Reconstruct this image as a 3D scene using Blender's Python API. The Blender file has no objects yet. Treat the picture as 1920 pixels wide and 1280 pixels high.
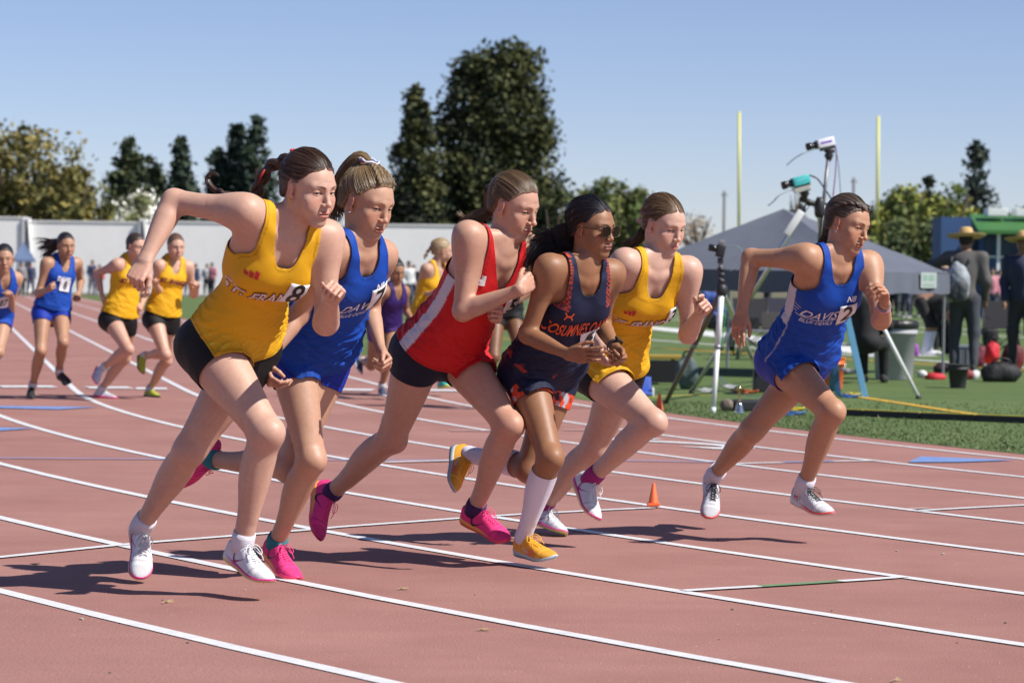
import bpy, bmesh, math, random
import numpy as np
from mathutils import Vector, Matrix
from mathutils.bvhtree import BVHTree
import openvdb
random.seed(7); np.random.seed(7)
SC = bpy.context.scene
COL = SC.collection

# ------------------------------------------------------------------ camera
F_PX, HOR, ROLL, CAM_H = 5120.0, 522.6, 0.0134, 1.122      # focal length in 1920-wide pixels, horizon row, camera height
W_PX, H_PX = 1920.0, 1280.0
cd = bpy.data.cameras.new('camera'); cam = bpy.data.objects.new('camera', cd); COL.objects.link(cam)
cd.sensor_width = 36.0; cd.lens = F_PX / W_PX * 36.0; cd.clip_start = 0.1; cd.clip_end = 3000
pitch = math.atan((H_PX/2 - HOR) / F_PX)
Rm = Matrix.Rotation(math.pi/2 - pitch, 4, 'X') @ Matrix.Rotation(math.atan(ROLL), 4, 'Z')
cam.matrix_world = Matrix.Translation((0, 0, CAM_H)) @ Rm
cd.dof.use_dof = True; cd.dof.focus_distance = 10.3; cd.dof.aperture_fstop = 6.0
SC.camera = cam
CAMP = np.array([0, 0, CAM_H]); RM = np.array(Rm.to_3x3())
def ray(px, py):
    d = RM @ np.array([(px - W_PX/2) / F_PX, -(py - H_PX/2) / F_PX, -1.0]); return d / np.linalg.norm(d)
def at(px, py, Y):
    """point at depth Y seen at photo position px, py"""
    d = ray(px, py); return CAMP + d * (Y / d[1])
def gnd(px, py, z=0.0):
    d = ray(px, py); return CAMP + d * ((z - CAM_H) / d[2])
# ------------------------------------------------------------------ world and sun
SUN_TRAVEL = Vector((-0.92, 0.385, -1.07)).normalized()     # shadows fall left and a little away
sun_elev = math.asin(-SUN_TRAVEL.z); sun_az = math.atan2(-SUN_TRAVEL.x, -SUN_TRAVEL.y)
w = bpy.data.worlds.new('World'); SC.world = w; w.use_nodes = True
nt = w.node_tree; bgn = nt.nodes['Background']
sky = nt.nodes.new('ShaderNodeTexSky'); sky.sky_type = 'NISHITA'; sky.sun_disc = False
sky.sun_elevation = sun_elev; sky.sun_rotation = sun_az; sky.air_density = 1.0; sky.dust_density = 0.2; sky.ozone_density = 3.0; sky.air_density = 0.7
tint = nt.nodes.new('ShaderNodeVectorMath'); tint.operation = 'MULTIPLY'; tint.inputs[1].default_value = (1.04, 0.94, 1.02)
nt.links.new(sky.outputs[0], tint.inputs[0]); nt.links.new(tint.outputs[0], bgn.inputs[0]); bgn.inputs[1].default_value = 0.084
sl = bpy.data.lights.new('sun', 'SUN'); sl.energy = 4.7; sl.angle = math.radians(0.5); sl.color = (1.0, 0.95, 0.88)
so = bpy.data.objects.new('sun', sl); COL.objects.link(so); so.rotation_euler = SUN_TRAVEL.to_track_quat('-Z', 'Y').to_euler(); so.location = (5, -3, 12)
SC.view_settings.view_transform = 'Standard'; SC.view_settings.look = 'None'; SC.view_settings.gamma = 1.0; SC.view_settings.use_curve_mapping = False
SC.view_settings.exposure = 0.48
SC.render.engine = 'CYCLES'; SC.cycles.use_denoising = True; SC.cycles.max_bounces = 6; SC.cycles.transparent_max_bounces = 8

# ------------------------------------------------------------------ materials
MATS = {}
def mat(name, col=(.5,.5,.5), rough=.6, metal=0.0, noise=0.0, nscale=20.0, bump=0.0, bscale=60.0, attr=False, spec=0.5, sss=0.0, sheen=0.0, alpha=1.0, coat=0.0, col2=None):
    if name in MATS: return MATS[name]
    m = bpy.data.materials.new(name); m.use_nodes = True; n = m.node_tree.nodes; l = m.node_tree.links
    b = n['Principled BSDF']; b.inputs['Roughness'].default_value = rough; b.inputs['Metallic'].default_value = metal
    b.inputs['Specular IOR Level'].default_value = spec; b.inputs['Coat Weight'].default_value = coat
    if sss: b.inputs['Subsurface Weight'].default_value = sss; b.inputs['Subsurface Radius'].default_value = (1, .35, .2); b.inputs['Subsurface Scale'].default_value = .012
    if sheen: b.inputs['Sheen Weight'].default_value = sheen
    if alpha < 1: b.inputs['Alpha'].default_value = alpha
    src = None
    if attr:
        a = n.new('ShaderNodeAttribute'); a.attribute_name = 'Col'; src = a.outputs['Color']
    else:
        b.inputs['Base Color'].default_value = (*col, 1)
    tc = n.new('ShaderNodeTexCoord')
    if noise or col2 is not None:
        t = n.new('ShaderNodeTexNoise'); t.inputs['Scale'].default_value = nscale; t.inputs['Detail'].default_value = 6; t.inputs['Roughness'].default_value = .65
        l.new(tc.outputs['Object'], t.inputs['Vector'])
        if col2 is not None:
            r = n.new('ShaderNodeValToRGB'); r.color_ramp.elements[0].position = .38; r.color_ramp.elements[1].position = .62
            r.color_ramp.elements[0].color = (*col, 1); r.color_ramp.elements[1].color = (*col2, 1)
            l.new(t.outputs['Fac'], r.inputs['Fac']); l.new(r.outputs[0], b.inputs['Base Color'])
        else:
            mr = n.new('ShaderNodeMapRange'); mr.inputs['From Min'].default_value = .25; mr.inputs['From Max'].default_value = .75
            mr.inputs['To Min'].default_value = 1 - noise; mr.inputs['To Max'].default_value = 1 + noise
            l.new(t.outputs['Fac'], mr.inputs['Value'])
            mx = n.new('ShaderNodeVectorMath'); mx.operation = 'SCALE'
            if src is None: mx.inputs[0].default_value = col
            else: l.new(src, mx.inputs[0])
            l.new(mr.outputs[0], mx.inputs['Scale']); l.new(mx.outputs[0], b.inputs['Base Color'])
    elif src is not None: l.new(src, b.inputs['Base Color'])
    if bump:
        t2 = n.new('ShaderNodeTexNoise'); t2.inputs['Scale'].default_value = bscale; t2.inputs['Detail'].default_value = 4
        l.new(tc.outputs['Object'], t2.inputs['Vector'])
        bp = n.new('ShaderNodeBump'); bp.inputs['Strength'].default_value = bump; bp.inputs['Distance'].default_value = .01
        l.new(t2.outputs['Fac'], bp.inputs['Height']); l.new(bp.outputs[0], b.inputs['Normal'])
    MATS[name] = m; return m

# ------------------------------------------------------------------ object helpers
def put(name, me, m=None, parent=None, smooth=True):
    o = bpy.data.objects.new(name, me); COL.objects.link(o)
    if m is not None and not me.materials: me.materials.append(m)
    if smooth: me.polygons.foreach_set('use_smooth', [True]*len(me.polygons))
    if parent is not None:
        o.parent = parent
        if any(abs(c) > 1e-9 for c in parent.location): o.matrix_parent_inverse = Matrix.Translation(-parent.location)
    return o
def tag(o, label=None, cat=None, group=None, kind=None):
    if label: o['label'] = label
    if cat: o['category'] = cat
    if group: o['group'] = group
    if kind: o['kind'] = kind
    return o
def empty(name, loc, label=None, cat=None, group=None):
    o = bpy.data.objects.new(name, None); COL.objects.link(o); o.location = loc; o.empty_display_size = .1
    return tag(o, label, cat, group)
def mesh(V, F, name='mesh', cols=None):
    me = bpy.data.meshes.new(name); V = np.asarray(V, np.float32)
    F = np.asarray(F) if not isinstance(F, list) else F
    if isinstance(F, np.ndarray):
        n, k = F.shape
        me.vertices.add(len(V)); me.vertices.foreach_set('co', V.ravel())
        me.loops.add(n*k); me.loops.foreach_set('vertex_index', F.astype(np.int32).ravel())
        me.polygons.add(n); me.polygons.foreach_set('loop_start', np.arange(0, n*k, k, dtype=np.int32)); me.polygons.foreach_set('loop_total', np.full(n, k, np.int32))
        me.update(calc_edges=True)
    else: me.from_pydata([tuple(v) for v in V], [], F); me.update()
    if cols is not None: setcol(me, cols)
    return me
def setcol(me, cols, name='Col'):
    c = np.ones((len(cols), 4), np.float32); c[:, :3] = np.asarray(cols)[:, :3]
    a = me.color_attributes.get(name) or me.color_attributes.new(name, 'FLOAT_COLOR', 'POINT'); a.data.foreach_set('color', c.ravel())
def copy_tree(o, parent=None):
    c = o.copy(); COL.objects.link(c); c.parent = parent
    for ch in list(o.children): copy_tree(ch, c)
    return c
class MB:
    """collects shapes into one mesh"""
    def __init__(s): s.V = []; s.F = []
    def add(s, V, F):
        b = len(s.V); s.V += [tuple(v) for v in V]; s.F += [tuple(i + b for i in f) for f in F]; return s
    def box(s, c, size, R=None, bev=0.0):
        hx, hy, hz = [x/2 for x in size]; bm = bmesh.new(); bmesh.ops.create_cube(bm, size=1)
        for v in bm.verts: v.co = Vector((v.co.x*2*hx, v.co.y*2*hy, v.co.z*2*hz))
        if bev: bmesh.ops.bevel(bm, geom=bm.edges[:], offset=bev, segments=2, affect='EDGES', profile=.6)
        M = (R if R is not None else Matrix.Identity(3)); c = Vector(c)
        bm.verts.index_update()
        s.add([M @ v.co + c for v in bm.verts], [[v.index for v in f.verts] for f in bm.faces]); bm.free(); return s
    def tube(s, pts, r, n=8, cap=True, flat=None):
        pts = [Vector(p) for p in pts]; m = len(pts); rs = r if hasattr(r, '__len__') else [r]*m
        t0 = (pts[1]-pts[0]).normalized(); a = t0.orthogonal().normalized() if flat is None else Vector(flat)
        V = []; F = []
        for i, p in enumerate(pts):
            t = (pts[min(i+1, m-1)] - pts[max(i-1, 0)]).normalized(); a = (a - t*a.dot(t)).normalized(); b = t.cross(a)
            for k in range(n):
                th = 2*math.pi*k/n; V.append(p + (a*math.cos(th) + b*math.sin(th))*rs[i])
        for i in range(m-1):
            for k in range(n): F.append((i*n+k, i*n+(k+1) % n, (i+1)*n+(k+1) % n, (i+1)*n+k))
        if cap: F.append(tuple(range(n))[::-1]); F.append(tuple((m-1)*n+k for k in range(n)))
        return s.add(V, F)
    def lathe(s, c, prof, n=24, R=None):
        """prof: list of (radius, z)"""
        V = []; F = []; c = Vector(c); M = R if R is not None else Matrix.Identity(3)
        for r, z in prof:
            for k in range(n): V.append(M @ Vector((r*math.cos(2*math.pi*k/n), r*math.sin(2*math.pi*k/n), z)) + c)
        for i in range(len(prof)-1):
            for k in range(n): F.append((i*n+k, i*n+(k+1) % n, (i+1)*n+(k+1) % n, (i+1)*n+k))
        F.append(tuple(range(n))[::-1]); F.append(tuple((len(prof)-1)*n+k for k in range(n)))
        return s.add(V, F)
    def build(s, name, m, parent=None, smooth=False):
        me = bpy.data.meshes.new(name); me.from_pydata(s.V, [], s.F); me.update(); return put(name, me, m, parent, smooth)

# ------------------------------------------------------------------ implicit surfaces
def nrm(v): v = np.asarray(v, float); return v / (np.linalg.norm(v) + 1e-12)
class Field:
    def __init__(s, lo, hi, vox):
        s.vox = vox; s.lo = np.asarray(lo, float); s.n = np.ceil((np.asarray(hi) - s.lo) / vox).astype(int) + 1
        s.D = np.full(s.n, .05, np.float32)
        s.ax = [(s.lo[i] + np.arange(s.n[i]) * vox).astype(np.float32) for i in range(3)]
    def _sl(s, lo, hi, m):
        a = np.clip(np.floor((lo - m - s.lo) / s.vox).astype(int), 0, s.n); b = np.clip(np.ceil((hi + m - s.lo) / s.vox).astype(int) + 1, 0, s.n)
        return a, b
    def put(s, prim, extra=0.0):
        op, k, lo, hi, fn = prim
        a, b = s._sl(lo, hi, k + .012 + max(extra, 0))
        if np.any(b - a < 1): return
        sl = tuple(slice(a[i], b[i]) for i in range(3))
        x = s.ax[0][sl[0]][:, None, None]; y = s.ax[1][sl[1]][None, :, None]; z = s.ax[2][sl[2]][None, None, :]
        d = fn(x, y, z); A = s.D[sl]
        if op > 0:
            d = d - extra
            h = np.maximum(k - np.abs(A - d), 0) / k; s.D[sl] = np.minimum(A, d) - h*h*k*.25
        else:
            d = -d; h = np.maximum(k - np.abs(A - d), 0) / k; s.D[sl] = np.maximum(A, d) + h*h*k*.25
    def mesh(s, iso=0.0):
        g = openvdb.FloatGrid(.012); g.copyFromArray(np.clip(s.D, -.012, .012).astype(np.float32))
        P, T, Q = (lambda r: (r[0], r[1], r[2]) if len(r) == 3 else (r[0], np.zeros((0, 3), int), r[1]))(g.convertToPolygons(iso, 0.0) if False else g.convertToQuads(iso))
        return P * s.vox + s.lo, np.asarray(Q)
def ellip(c, r, R=None, k=.02, op=1):
    c = np.asarray(c, np.float32); r = np.asarray(r, np.float32) * np.ones(3, np.float32); R = np.eye(3) if R is None else np.asarray(R)
    e = np.sqrt(((R * r[None, :])**2).sum(1)); Ri = R.T.astype(np.float32)     # R columns = local axes
    def fn(x, y, z):
        x = x - c[0]; y = y - c[1]; z = z - c[2]
        a = [Ri[i, 0]*x + Ri[i, 1]*y + Ri[i, 2]*z for i in range(3)]
        k0 = np.sqrt((a[0]/r[0])**2 + (a[1]/r[1])**2 + (a[2]/r[2])**2); k1 = np.sqrt((a[0]/r[0]**2)**2 + (a[1]/r[1]**2)**2 + (a[2]/r[2]**2)**2)
        return k0 * (k0 - 1) / (k1 + 1e-6)
    return (op, k, c - e, c + e, fn)
def cone(a, b, ra, rb, k=.02, op=1):
    a = np.asarray(a, np.float32); b = np.asarray(b, np.float32); ab = b - a; L2 = float(ab @ ab) + 1e-9; m = max(ra, rb)
    def fn(x, y, z):
        x = x - a[0]; y = y - a[1]; z = z - a[2]
        t = np.clip((x*ab[0] + y*ab[1] + z*ab[2]) / L2, 0, 1)
        return np.sqrt((x - t*ab[0])**2 + (y - t*ab[1])**2 + (z - t*ab[2])**2) - (ra + (rb - ra)*t)
    return (op, k, np.minimum(a, b) - m, np.maximum(a, b) + m, fn)
def smooth_interp(t, ts, vs):
    ts = np.asarray(ts, np.float32); vs = np.asarray(vs, np.float32)
    g = np.linspace(ts[0], ts[-1], 64); v = np.interp(g, ts, vs); w_ = np.array([1, 2, 3, 2, 1.]) / 9
    v = np.convolve(np.pad(v, 2, 'edge'), w_, 'valid'); return np.interp(t, g, v).astype(np.float32)
def limb(a, b, fa, prof, fb=None, k=.02, op=1, bow=0.0, cap=.5):
    """tapered limb from a to b; fa/fb = front direction at each end; prof rows: t, side, front, back"""
    a = np.asarray(a, np.float32); b = np.asarray(b, np.float32); ax = b - a; L = float(np.linalg.norm(ax)); ax = ax / L
    fa = np.asarray(fa); fb = fa if fb is None else np.asarray(fb)
    fa = nrm(fa - ax*(fa @ ax)).astype(np.float32); fb = nrm(fb - ax*(fb @ ax)).astype(np.float32)
    P = np.asarray(prof, np.float32); t0, t1 = P[0, 0], P[-1, 0]; m = P[:, 1:].max() * 1.05
    e0 = a + ax*t0*L; e1 = a + ax*t1*L
    def fn(x, y, z):
        x = x - a[0]; y = y - a[1]; z = z - a[2]
        s_ = (x*ax[0] + y*ax[1] + z*ax[2]) / L; t = np.clip(s_, t0, t1); exc = (s_ - t) * L
        rx = smooth_interp(t, P[:, 0], P[:, 1]); rf = smooth_interp(t, P[:, 0], P[:, 2]); rb = smooth_interp(t, P[:, 0], P[:, 3])
        u = np.clip(t, 0, 1); f0 = fa[0] + (fb[0]-fa[0])*u; f1 = fa[1] + (fb[1]-fa[1])*u; f2 = fa[2] + (fb[2]-fa[2])*u
        fl = np.sqrt(f0*f0 + f1*f1 + f2*f2); f0 = f0/fl; f1 = f1/fl; f2 = f2/fl
        l0 = ax[1]*f2 - ax[2]*f1; l1 = ax[2]*f0 - ax[0]*f2; l2 = ax[0]*f1 - ax[1]*f0
        v = x*f0 + y*f1 + z*f2 - bow*np.sin(np.pi*u); q = x*l0 + y*l1 + z*l2
        sg = 1/(1+np.exp(-v/.006)); ry = rb + (rf - rb)*sg
        rz = np.minimum(rx, ry)*cap*2*0.8
        k0 = np.sqrt((q/rx)**2 + (v/ry)**2 + (exc/rz)**2); k1 = np.sqrt((q/rx**2)**2 + (v/ry**2)**2 + (exc/rz**2)**2)
        return k0 * (k0 - 1) / (k1 + 1e-5)
    return (op, k, np.minimum(e0, e1) - m, np.maximum(e0, e1) + m, fn)
def clip_mesh(V, Q, g):
    """keep g<0 part; quads in, triangles out, cut exactly along g=0"""
    T = np.concatenate([Q[:, [0, 1, 2]], Q[:, [0, 2, 3]]]) if Q.shape[1] == 4 else Q
    ins = g < 0; c = ins[T].sum(1); keep = T[c == 3]; out = [keep]; Vn = [V]; nv = len(V)
    def cut(i, j):
        t = g[i] / (g[i] - g[j] + 1e-12); return V[i] + (V[j] - V[i]) * t[:, None]
    T1 = T[c == 1]; T2 = T[c == 2]
    src = [np.arange(len(V))]
    if len(T1):
        r = np.argmax(ins[T1], 1); a = T1[np.arange(len(T1)), r]; b = T1[np.arange(len(T1)), (r+1) % 3]; d = T1[np.arange(len(T1)), (r+2) % 3]
        p = cut(a, b); q = cut(a, d); ip = nv + np.arange(len(a)); iq = ip + len(a); nv += 2*len(a); Vn += [p, q]; out.append(np.stack([a, ip, iq], 1))
    if len(T2):
        r = np.argmin(ins[T2], 1); a = T2[np.arange(len(T2)), r]; b = T2[np.arange(len(T2)), (r+1) % 3]; d = T2[np.arange(len(T2)), (r+2) % 3]
        p = cut(b, a); q = cut(d, a); ip = nv + np.arange(len(a)); iq = ip + len(a); nv += 2*len(a); Vn += [p, q]
        out.append(np.stack([ip, b, d], 1)); out.append(np.stack([ip, d, iq], 1))
    V = np.concatenate(Vn); T = np.concatenate(out)
    key = np.round(V * 1e5).astype(np.int64); _, first, inv = np.unique(key, axis=0, return_index=True, return_inverse=True); inv = inv.ravel()
    T = inv[T]; V = V[first]; T = T[(T[:, 0] != T[:, 1]) & (T[:, 1] != T[:, 2]) & (T[:, 0] != T[:, 2])]
    used = np.unique(T); rm = np.full(len(V), -1); rm[used] = np.arange(len(used)); return V[used], rm[T]
def vnoise(P, sc, seed=0):
    """smooth value noise at points, about -1..1"""
    rs = np.random.RandomState(seed); tab = rs.uniform(-1, 1, 4096).astype(np.float32)
    p = P * sc; i = np.floor(p).astype(int); f = p - i; f = f*f*(3-2*f); r = 0
    for dx in (0, 1):
        for dy in (0, 1):
            for dz in (0, 1):
                h = ((i[:, 0]+dx)*73856093 ^ (i[:, 1]+dy)*19349663 ^ (i[:, 2]+dz)*83492791) & 4095
                r = r + tab[h] * (f[:, 0] if dx else 1-f[:, 0]) * (f[:, 1] if dy else 1-f[:, 1]) * (f[:, 2] if dz else 1-f[:, 2])
    return r
def normals(V, F):
    N = np.zeros_like(V)
    for k in range(1, F.shape[1]-1):
        n = np.cross(V[F[:, k]] - V[F[:, 0]], V[F[:, k+1]] - V[F[:, 0]])
        for c in (0, k, k+1): np.add.at(N, F[:, c], n)
    return N / (np.linalg.norm(N, axis=1, keepdims=True) + 1e-12)
def ik(P, px, py, L, sgn):
    """point at distance L from P on the sight line through px, py (sgn +1 the far one)"""
    d = ray(px, py); oc = CAMP - P; b = d @ oc; c = oc @ oc - L*L; D = b*b - c
    if D < 0:
        q = CAMP - d*b; return P + (q - P)*min(1.0, 1.12*L/np.linalg.norm(q - P)) if np.linalg.norm(q-P) > 1.12*L else q
    return CAMP + d*(-b + sgn*math.sqrt(D))

# ------------------------------------------------------------------ people
def R3(x, y, z):
    z = nrm(z); y = np.asarray(y, float); y = nrm(y - z*(y @ z)); return np.stack([np.cross(y, z), y, z], 1)
def head_frame(yaw, pit, roll):
    """columns: right, face, up. yaw 0 looks at -Y, positive turns towards +X; pitch positive looks down"""
    y, p, r = map(math.radians, (yaw, pit, roll))
    f = np.array([math.sin(y)*math.cos(p), -math.cos(y)*math.cos(p), -math.sin(p)])
    x = nrm(np.cross(f, [0, 0, 1])); u = np.cross(x, f); x2 = x*math.cos(r) + u*math.sin(r); u2 = -x*math.sin(r) + u*math.cos(r)
    return np.stack([x2, f, u2], 1)
def head_prims(c, R, s, fp):
    """fp: small face shape settings"""
    T = lambda p: c + R @ (np.array(p, float)*s)
    E_ = lambda p, r, k=.02, op=1, Rl=None: ellip(T(p), np.array(r)*s, R if Rl is None else R @ Rl, k*s, op)
    C_ = lambda a, b, ra, rb, k=.012, op=1: cone(T(a), T(b), ra*s, rb*s, k*s, op)
    jw = fp.get('jaw', 1.0); nl = fp.get('nose', 1.0); ck = fp.get('cheek', 1.0); P = []
    P += [E_((0, -.020, .030), (.073, .092, .083)), E_((0, .018, .004), (.0655, .068, .078), .03), E_((0, .010, -.050), (.051*jw, .058, .052), .035)]
    P += [E_((0, .066, -.099), (.019*jw, .014, .014), .022)]
    for q in (-1, 1):
        P += [C_((q*.048*jw, -.008, -.052), (q*.014, .060, -.098), .013, .012, .03), E_((q*.040, .052, -.026), (.022*ck, .018, .016), .02),
              E_((q*.031, .050, -.052), (.027*ck, .026, .027), .024), C_((q*.013, .077, .0175), (q*.042, .063, .019), .0080, .0072, .018)]
    P += [E_((0, .066, -.068), (.029, .021, .025), .016)]
    for q in (-1, 1): P += [E_((q*.0310, .0930, .0005), (.0190, .0180, .0140), .012, -1)]
    P += [C_((0, .0775, .012), (0, .0985*nl, -.031), .0068, .0088, .012), E_((0, .1005*nl, -.0345), (.0105, .0105, .0092), .006)]
    for q in (-1, 1): P += [E_((q*.0115, .0905, -.0378), (.0075, .0095, .0068), .005), E_((q*.0058, .0965, -.0445), (.0036, .005, .0032), .003, -1)]
    P += [E_((0, .0875, -.0635), (.0235, .0085, .0052), .004), E_((0, .0865, -.0745), (.0200, .0090, .0066), .004), E_((0, .0985, -.0690), (.021, .0085, .0013), .002, -1)]
    for q in (-1, 1):
        P += [E_((q*.0312, .0645, .0003), (.0152, .0150, .0142), .004), E_((q*.0312, .0790, -.0022), (.0128, .0122, .0037), .0018, -1)]
        tilt = np.array(Matrix.Rotation(math.radians(q*-18), 3, 'Z') @ Matrix.Rotation(math.radians(-12), 3, 'X'))
        P += [E_((q*.0775, -.006, -.010), (.0065, .0160, .0290), .006, 1, tilt), E_((q*.0855, -.003, -.006), (.0055, .0095, .0175), .003, -1, tilt), E_((q*.0755, .003, -.031), (.005, .007, .009), .005, 1)]
    return P
def face_colors(V, N, c, R, s, base, fp):
    L = ((V - c) @ R) / s; x, y, z = np.abs(L[:, 0]), L[:, 1], L[:, 2]
    colr = np.tile(np.asarray(base, float), (len(V), 1)); f = lambda q: np.clip(q, 0, 1)[:, None]
    def mix(m, c2):
        nonlocal colr; colr = colr*(1-m) + np.asarray(c2)*m
    b = np.asarray(base); inside = (np.abs(L[:, 2]) < .13) & (np.abs(L[:, 0]) < .1) & (np.abs(L[:, 1]) < .13)
    front = f((y - .02)/.03) * inside[:, None]
    rosy = np.exp(-(((x-.040)/.020)**2 + ((z+.032)/.018)**2)); mix(f(rosy*.42)*front, b*[1.12, .72, .68])
    mix(f(np.exp(-((x/.012)**2 + ((z+.035)/.013)**2))*.35)*f((y-.08)/.01)*inside[:, None], b*[1.1, .75, .7])
    ear = f((x-.070)/.006)*f((.03-np.abs(y+.01))/.01)*f((.035-np.abs(z+.01))/.01); mix(ear*.4*inside[:, None], b*[1.1, .66, .6])
    lipc = fp.get('lip', b*[.84, .46, .46]); up = 1-((x/.0225)**2 + ((z+.0640)/.0062)**2); lo = 1-((x/.0195)**2 + ((z+.0748)/.0070)**2)
    mix(f(np.maximum(up, lo)*4)*.8*f((y-.072)/.006)*inside[:, None], lipc)
    mix(f((.0016-np.abs(z+.0692))/.0010)*f((.0215-x)/.003)*f((y-.07)/.006)*.8*inside[:, None], b*[.28, .14, .12])  # crease between the lips, its shade put into the skin colour
    bz = .0172 + .0045*np.sin(np.clip((x-.012)/.034, 0, 1)*2.4) + fp.get('browz', 0); bw = .0036*np.clip(1.15-(x-.012)/.045, .3, 1)
    mix(f((bw - np.abs(z-bz))/.0012)*f((x-.010)/.004)*f((.049-x)/.006)*f((y-.045)/.01)*fp.get('browa', .8)*inside[:, None], fp.get('brow', (.10, .06, .04)))
    # lashes along the lid edge
    q = ((x-.0314)/.0150)**2 + ((z+.0030)/.0052)**2; edge = np.exp(-((q-.95)/.35)**2)*(z > -.0030); mix(f(edge*1.2)*f((y-.066)/.004)*.85*inside[:, None], (.03, .018, .014))
    edge = np.exp(-((q-.95)/.3)**2)*(z <= -.0030); mix(f(edge*.35)*f((y-.066)/.004)*inside[:, None], b*.35)
    return colr
def islands(V, T, minfrac=.05):
    lab = np.arange(len(V)); E = np.concatenate([T[:, [0, 1]], T[:, [1, 2]], T[:, [2, 0]]])
    for _ in range(400):
        old = lab.copy(); m = np.minimum(lab[E[:, 0]], lab[E[:, 1]]); np.minimum.at(lab, E[:, 0], m); np.minimum.at(lab, E[:, 1], m); lab = lab[lab]
        if np.array_equal(old, lab): break
    c = np.bincount(lab[T[:, 0]], minlength=len(V)); T = T[c[lab[T[:, 0]]] > minfrac*len(T)]; u = np.unique(T); r = np.full(len(V), -1); r[u] = np.arange(len(u)); return V[u], r[T]
def rotv(v, ax, ang): return np.array(Matrix.Rotation(ang, 3, Vector(ax)) @ Vector(v))
def hand_prims(Wp, d, th, right, s, curl, spread=.06, thumb=(.75, .45, .3, .35), el=1.0):
    """curl: four (a1,a2,a3) degree triples index..little. returns prims, centre"""
    d = nrm(d); th = nrm(th - d*(np.dot(th, d))); n = np.cross(th, d) if right else np.cross(d, th); P = []
    P.append(limb(Wp, Wp + d*.082*s, n, [(-.12, .024*s, .016*s, .016*s), (.25, .029*s, .014*s, .014*s), (.65, .037*s, .0135*s, .0125*s), (1., .036*s, .011*s, .010*s)], k=.014*s))
    P.append(ellip(Wp + d*.032*s + th*.020*s + n*.010*s, (.026*s, .014*s, .014*s), R3(d, th, n), .014*s)); P.append(ellip(Wp + d*.040*s - th*.024*s + n*.008*s, (.028*s, .010*s, .011*s), R3(d, th, n), .012*s))
    off = [.0270, .0090, -.0090, -.0255]; fw = [.083, .087, .083, .076]; ln = [(.041, .025, .021), (.045, .029, .022), (.042, .027, .021), (.033, .020, .019)]; rr = [.0084, .0086, .0082, .0073]
    for i in range(4):
        p = Wp + d*fw[i]*s + th*off[i]*s; a = 0.0; dd = rotv(d, n, 0) ; dd = nrm(d + th*(off[i]/.027)*spread)
        p0 = p - d*.02*s; P.append(cone(p0, p, .0085*s, rr[i]*s*1.06, .007*s))
        for j in range(3):
            a += math.radians(curl[i][j]); e = nrm(dd*math.cos(a) + n*math.sin(a)); q = p + e*ln[i][j]*s*el
            P.append(cone(p, q, rr[i]*s*(1.0-.06*j), rr[i]*s*(.95-.10*j), .0035*s)); p = q
    t0 = Wp + d*.022*s + th*.020*s + n*.006*s; e = nrm(d*thumb[0] + th*thumb[1] + n*thumb[2]); t1 = t0 + e*.040*s
    e2 = nrm(e + d*thumb[3]*.8 - th*thumb[3]*.6 + n*.15); t2 = t1 + e2*.031*s; e3 = nrm(e2 + d*thumb[3]*.3 - th*thumb[3]*.8 + n*.1); t3 = t2 + e3*.025*s
    P += [cone(t0, t1, .0135*s, .0105*s, .010*s), cone(t1, t2, .0100*s, .0092*s, .004*s), cone(t2, t3, .0092*s, .0072*s, .004*s)]
    return P, Wp + d*.07*s
FIST = [(75, 95, 50), (78, 98, 50), (80, 98, 50), (82, 98, 50)]
LOOSE = [(35, 45, 25), (42, 52, 30), (50, 58, 32), (55, 60, 35)]
OPEN = [(8, 14, 8), (12, 18, 10), (16, 22, 12), (22, 26, 14)]
def field_mesh(prims, lo, hi, vox, extra=0.0):
    F = Field(lo, hi, vox)
    for p in prims: F.put(p, extra)
    return F.mesh()
def bounds(prims, pad=.03):
    return np.min([p[2] for p in prims if p[0] > 0], 0) - pad, np.max([p[3] for p in prims if p[0] > 0], 0) + pad
def keep_faces(V, Q, m):
    Q = Q[m]; u = np.unique(Q); r = np.full(len(V), -1); r[u] = np.arange(len(u)); return V[u], r[Q]
def folds(V, N, u, t, L, seed, amp, wl=.034, slant=.9, side=1):
    n1 = vnoise(V, 11, seed+3); n2 = vnoise(V, 6, seed+5); ph = (t*L + u*slant*side*.5)/wl + n1*.9; r = np.maximum(0, np.cos(ph*2*np.pi))**3
    return V + N*(amp*(r - .05)*np.clip(.15 + n2*1.6 + np.abs(u)*3.5, 0, 1.2))[:, None]
def drape(V, N, seed, amp, tdir, sc=26.0):
    """cloth folds: noise stretched along direction tdir"""
    t = nrm(tdir); P = V - np.outer(V @ t, t)*.72
    n1 = vnoise(P, sc, seed); n2 = vnoise(P + n1[:, None]*.02, sc*2.1, seed+1)
    r = 1 - np.abs(n1)*2.0; return V + N*(amp*(.55*r + .45*n2 + .35))[:, None]

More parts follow.
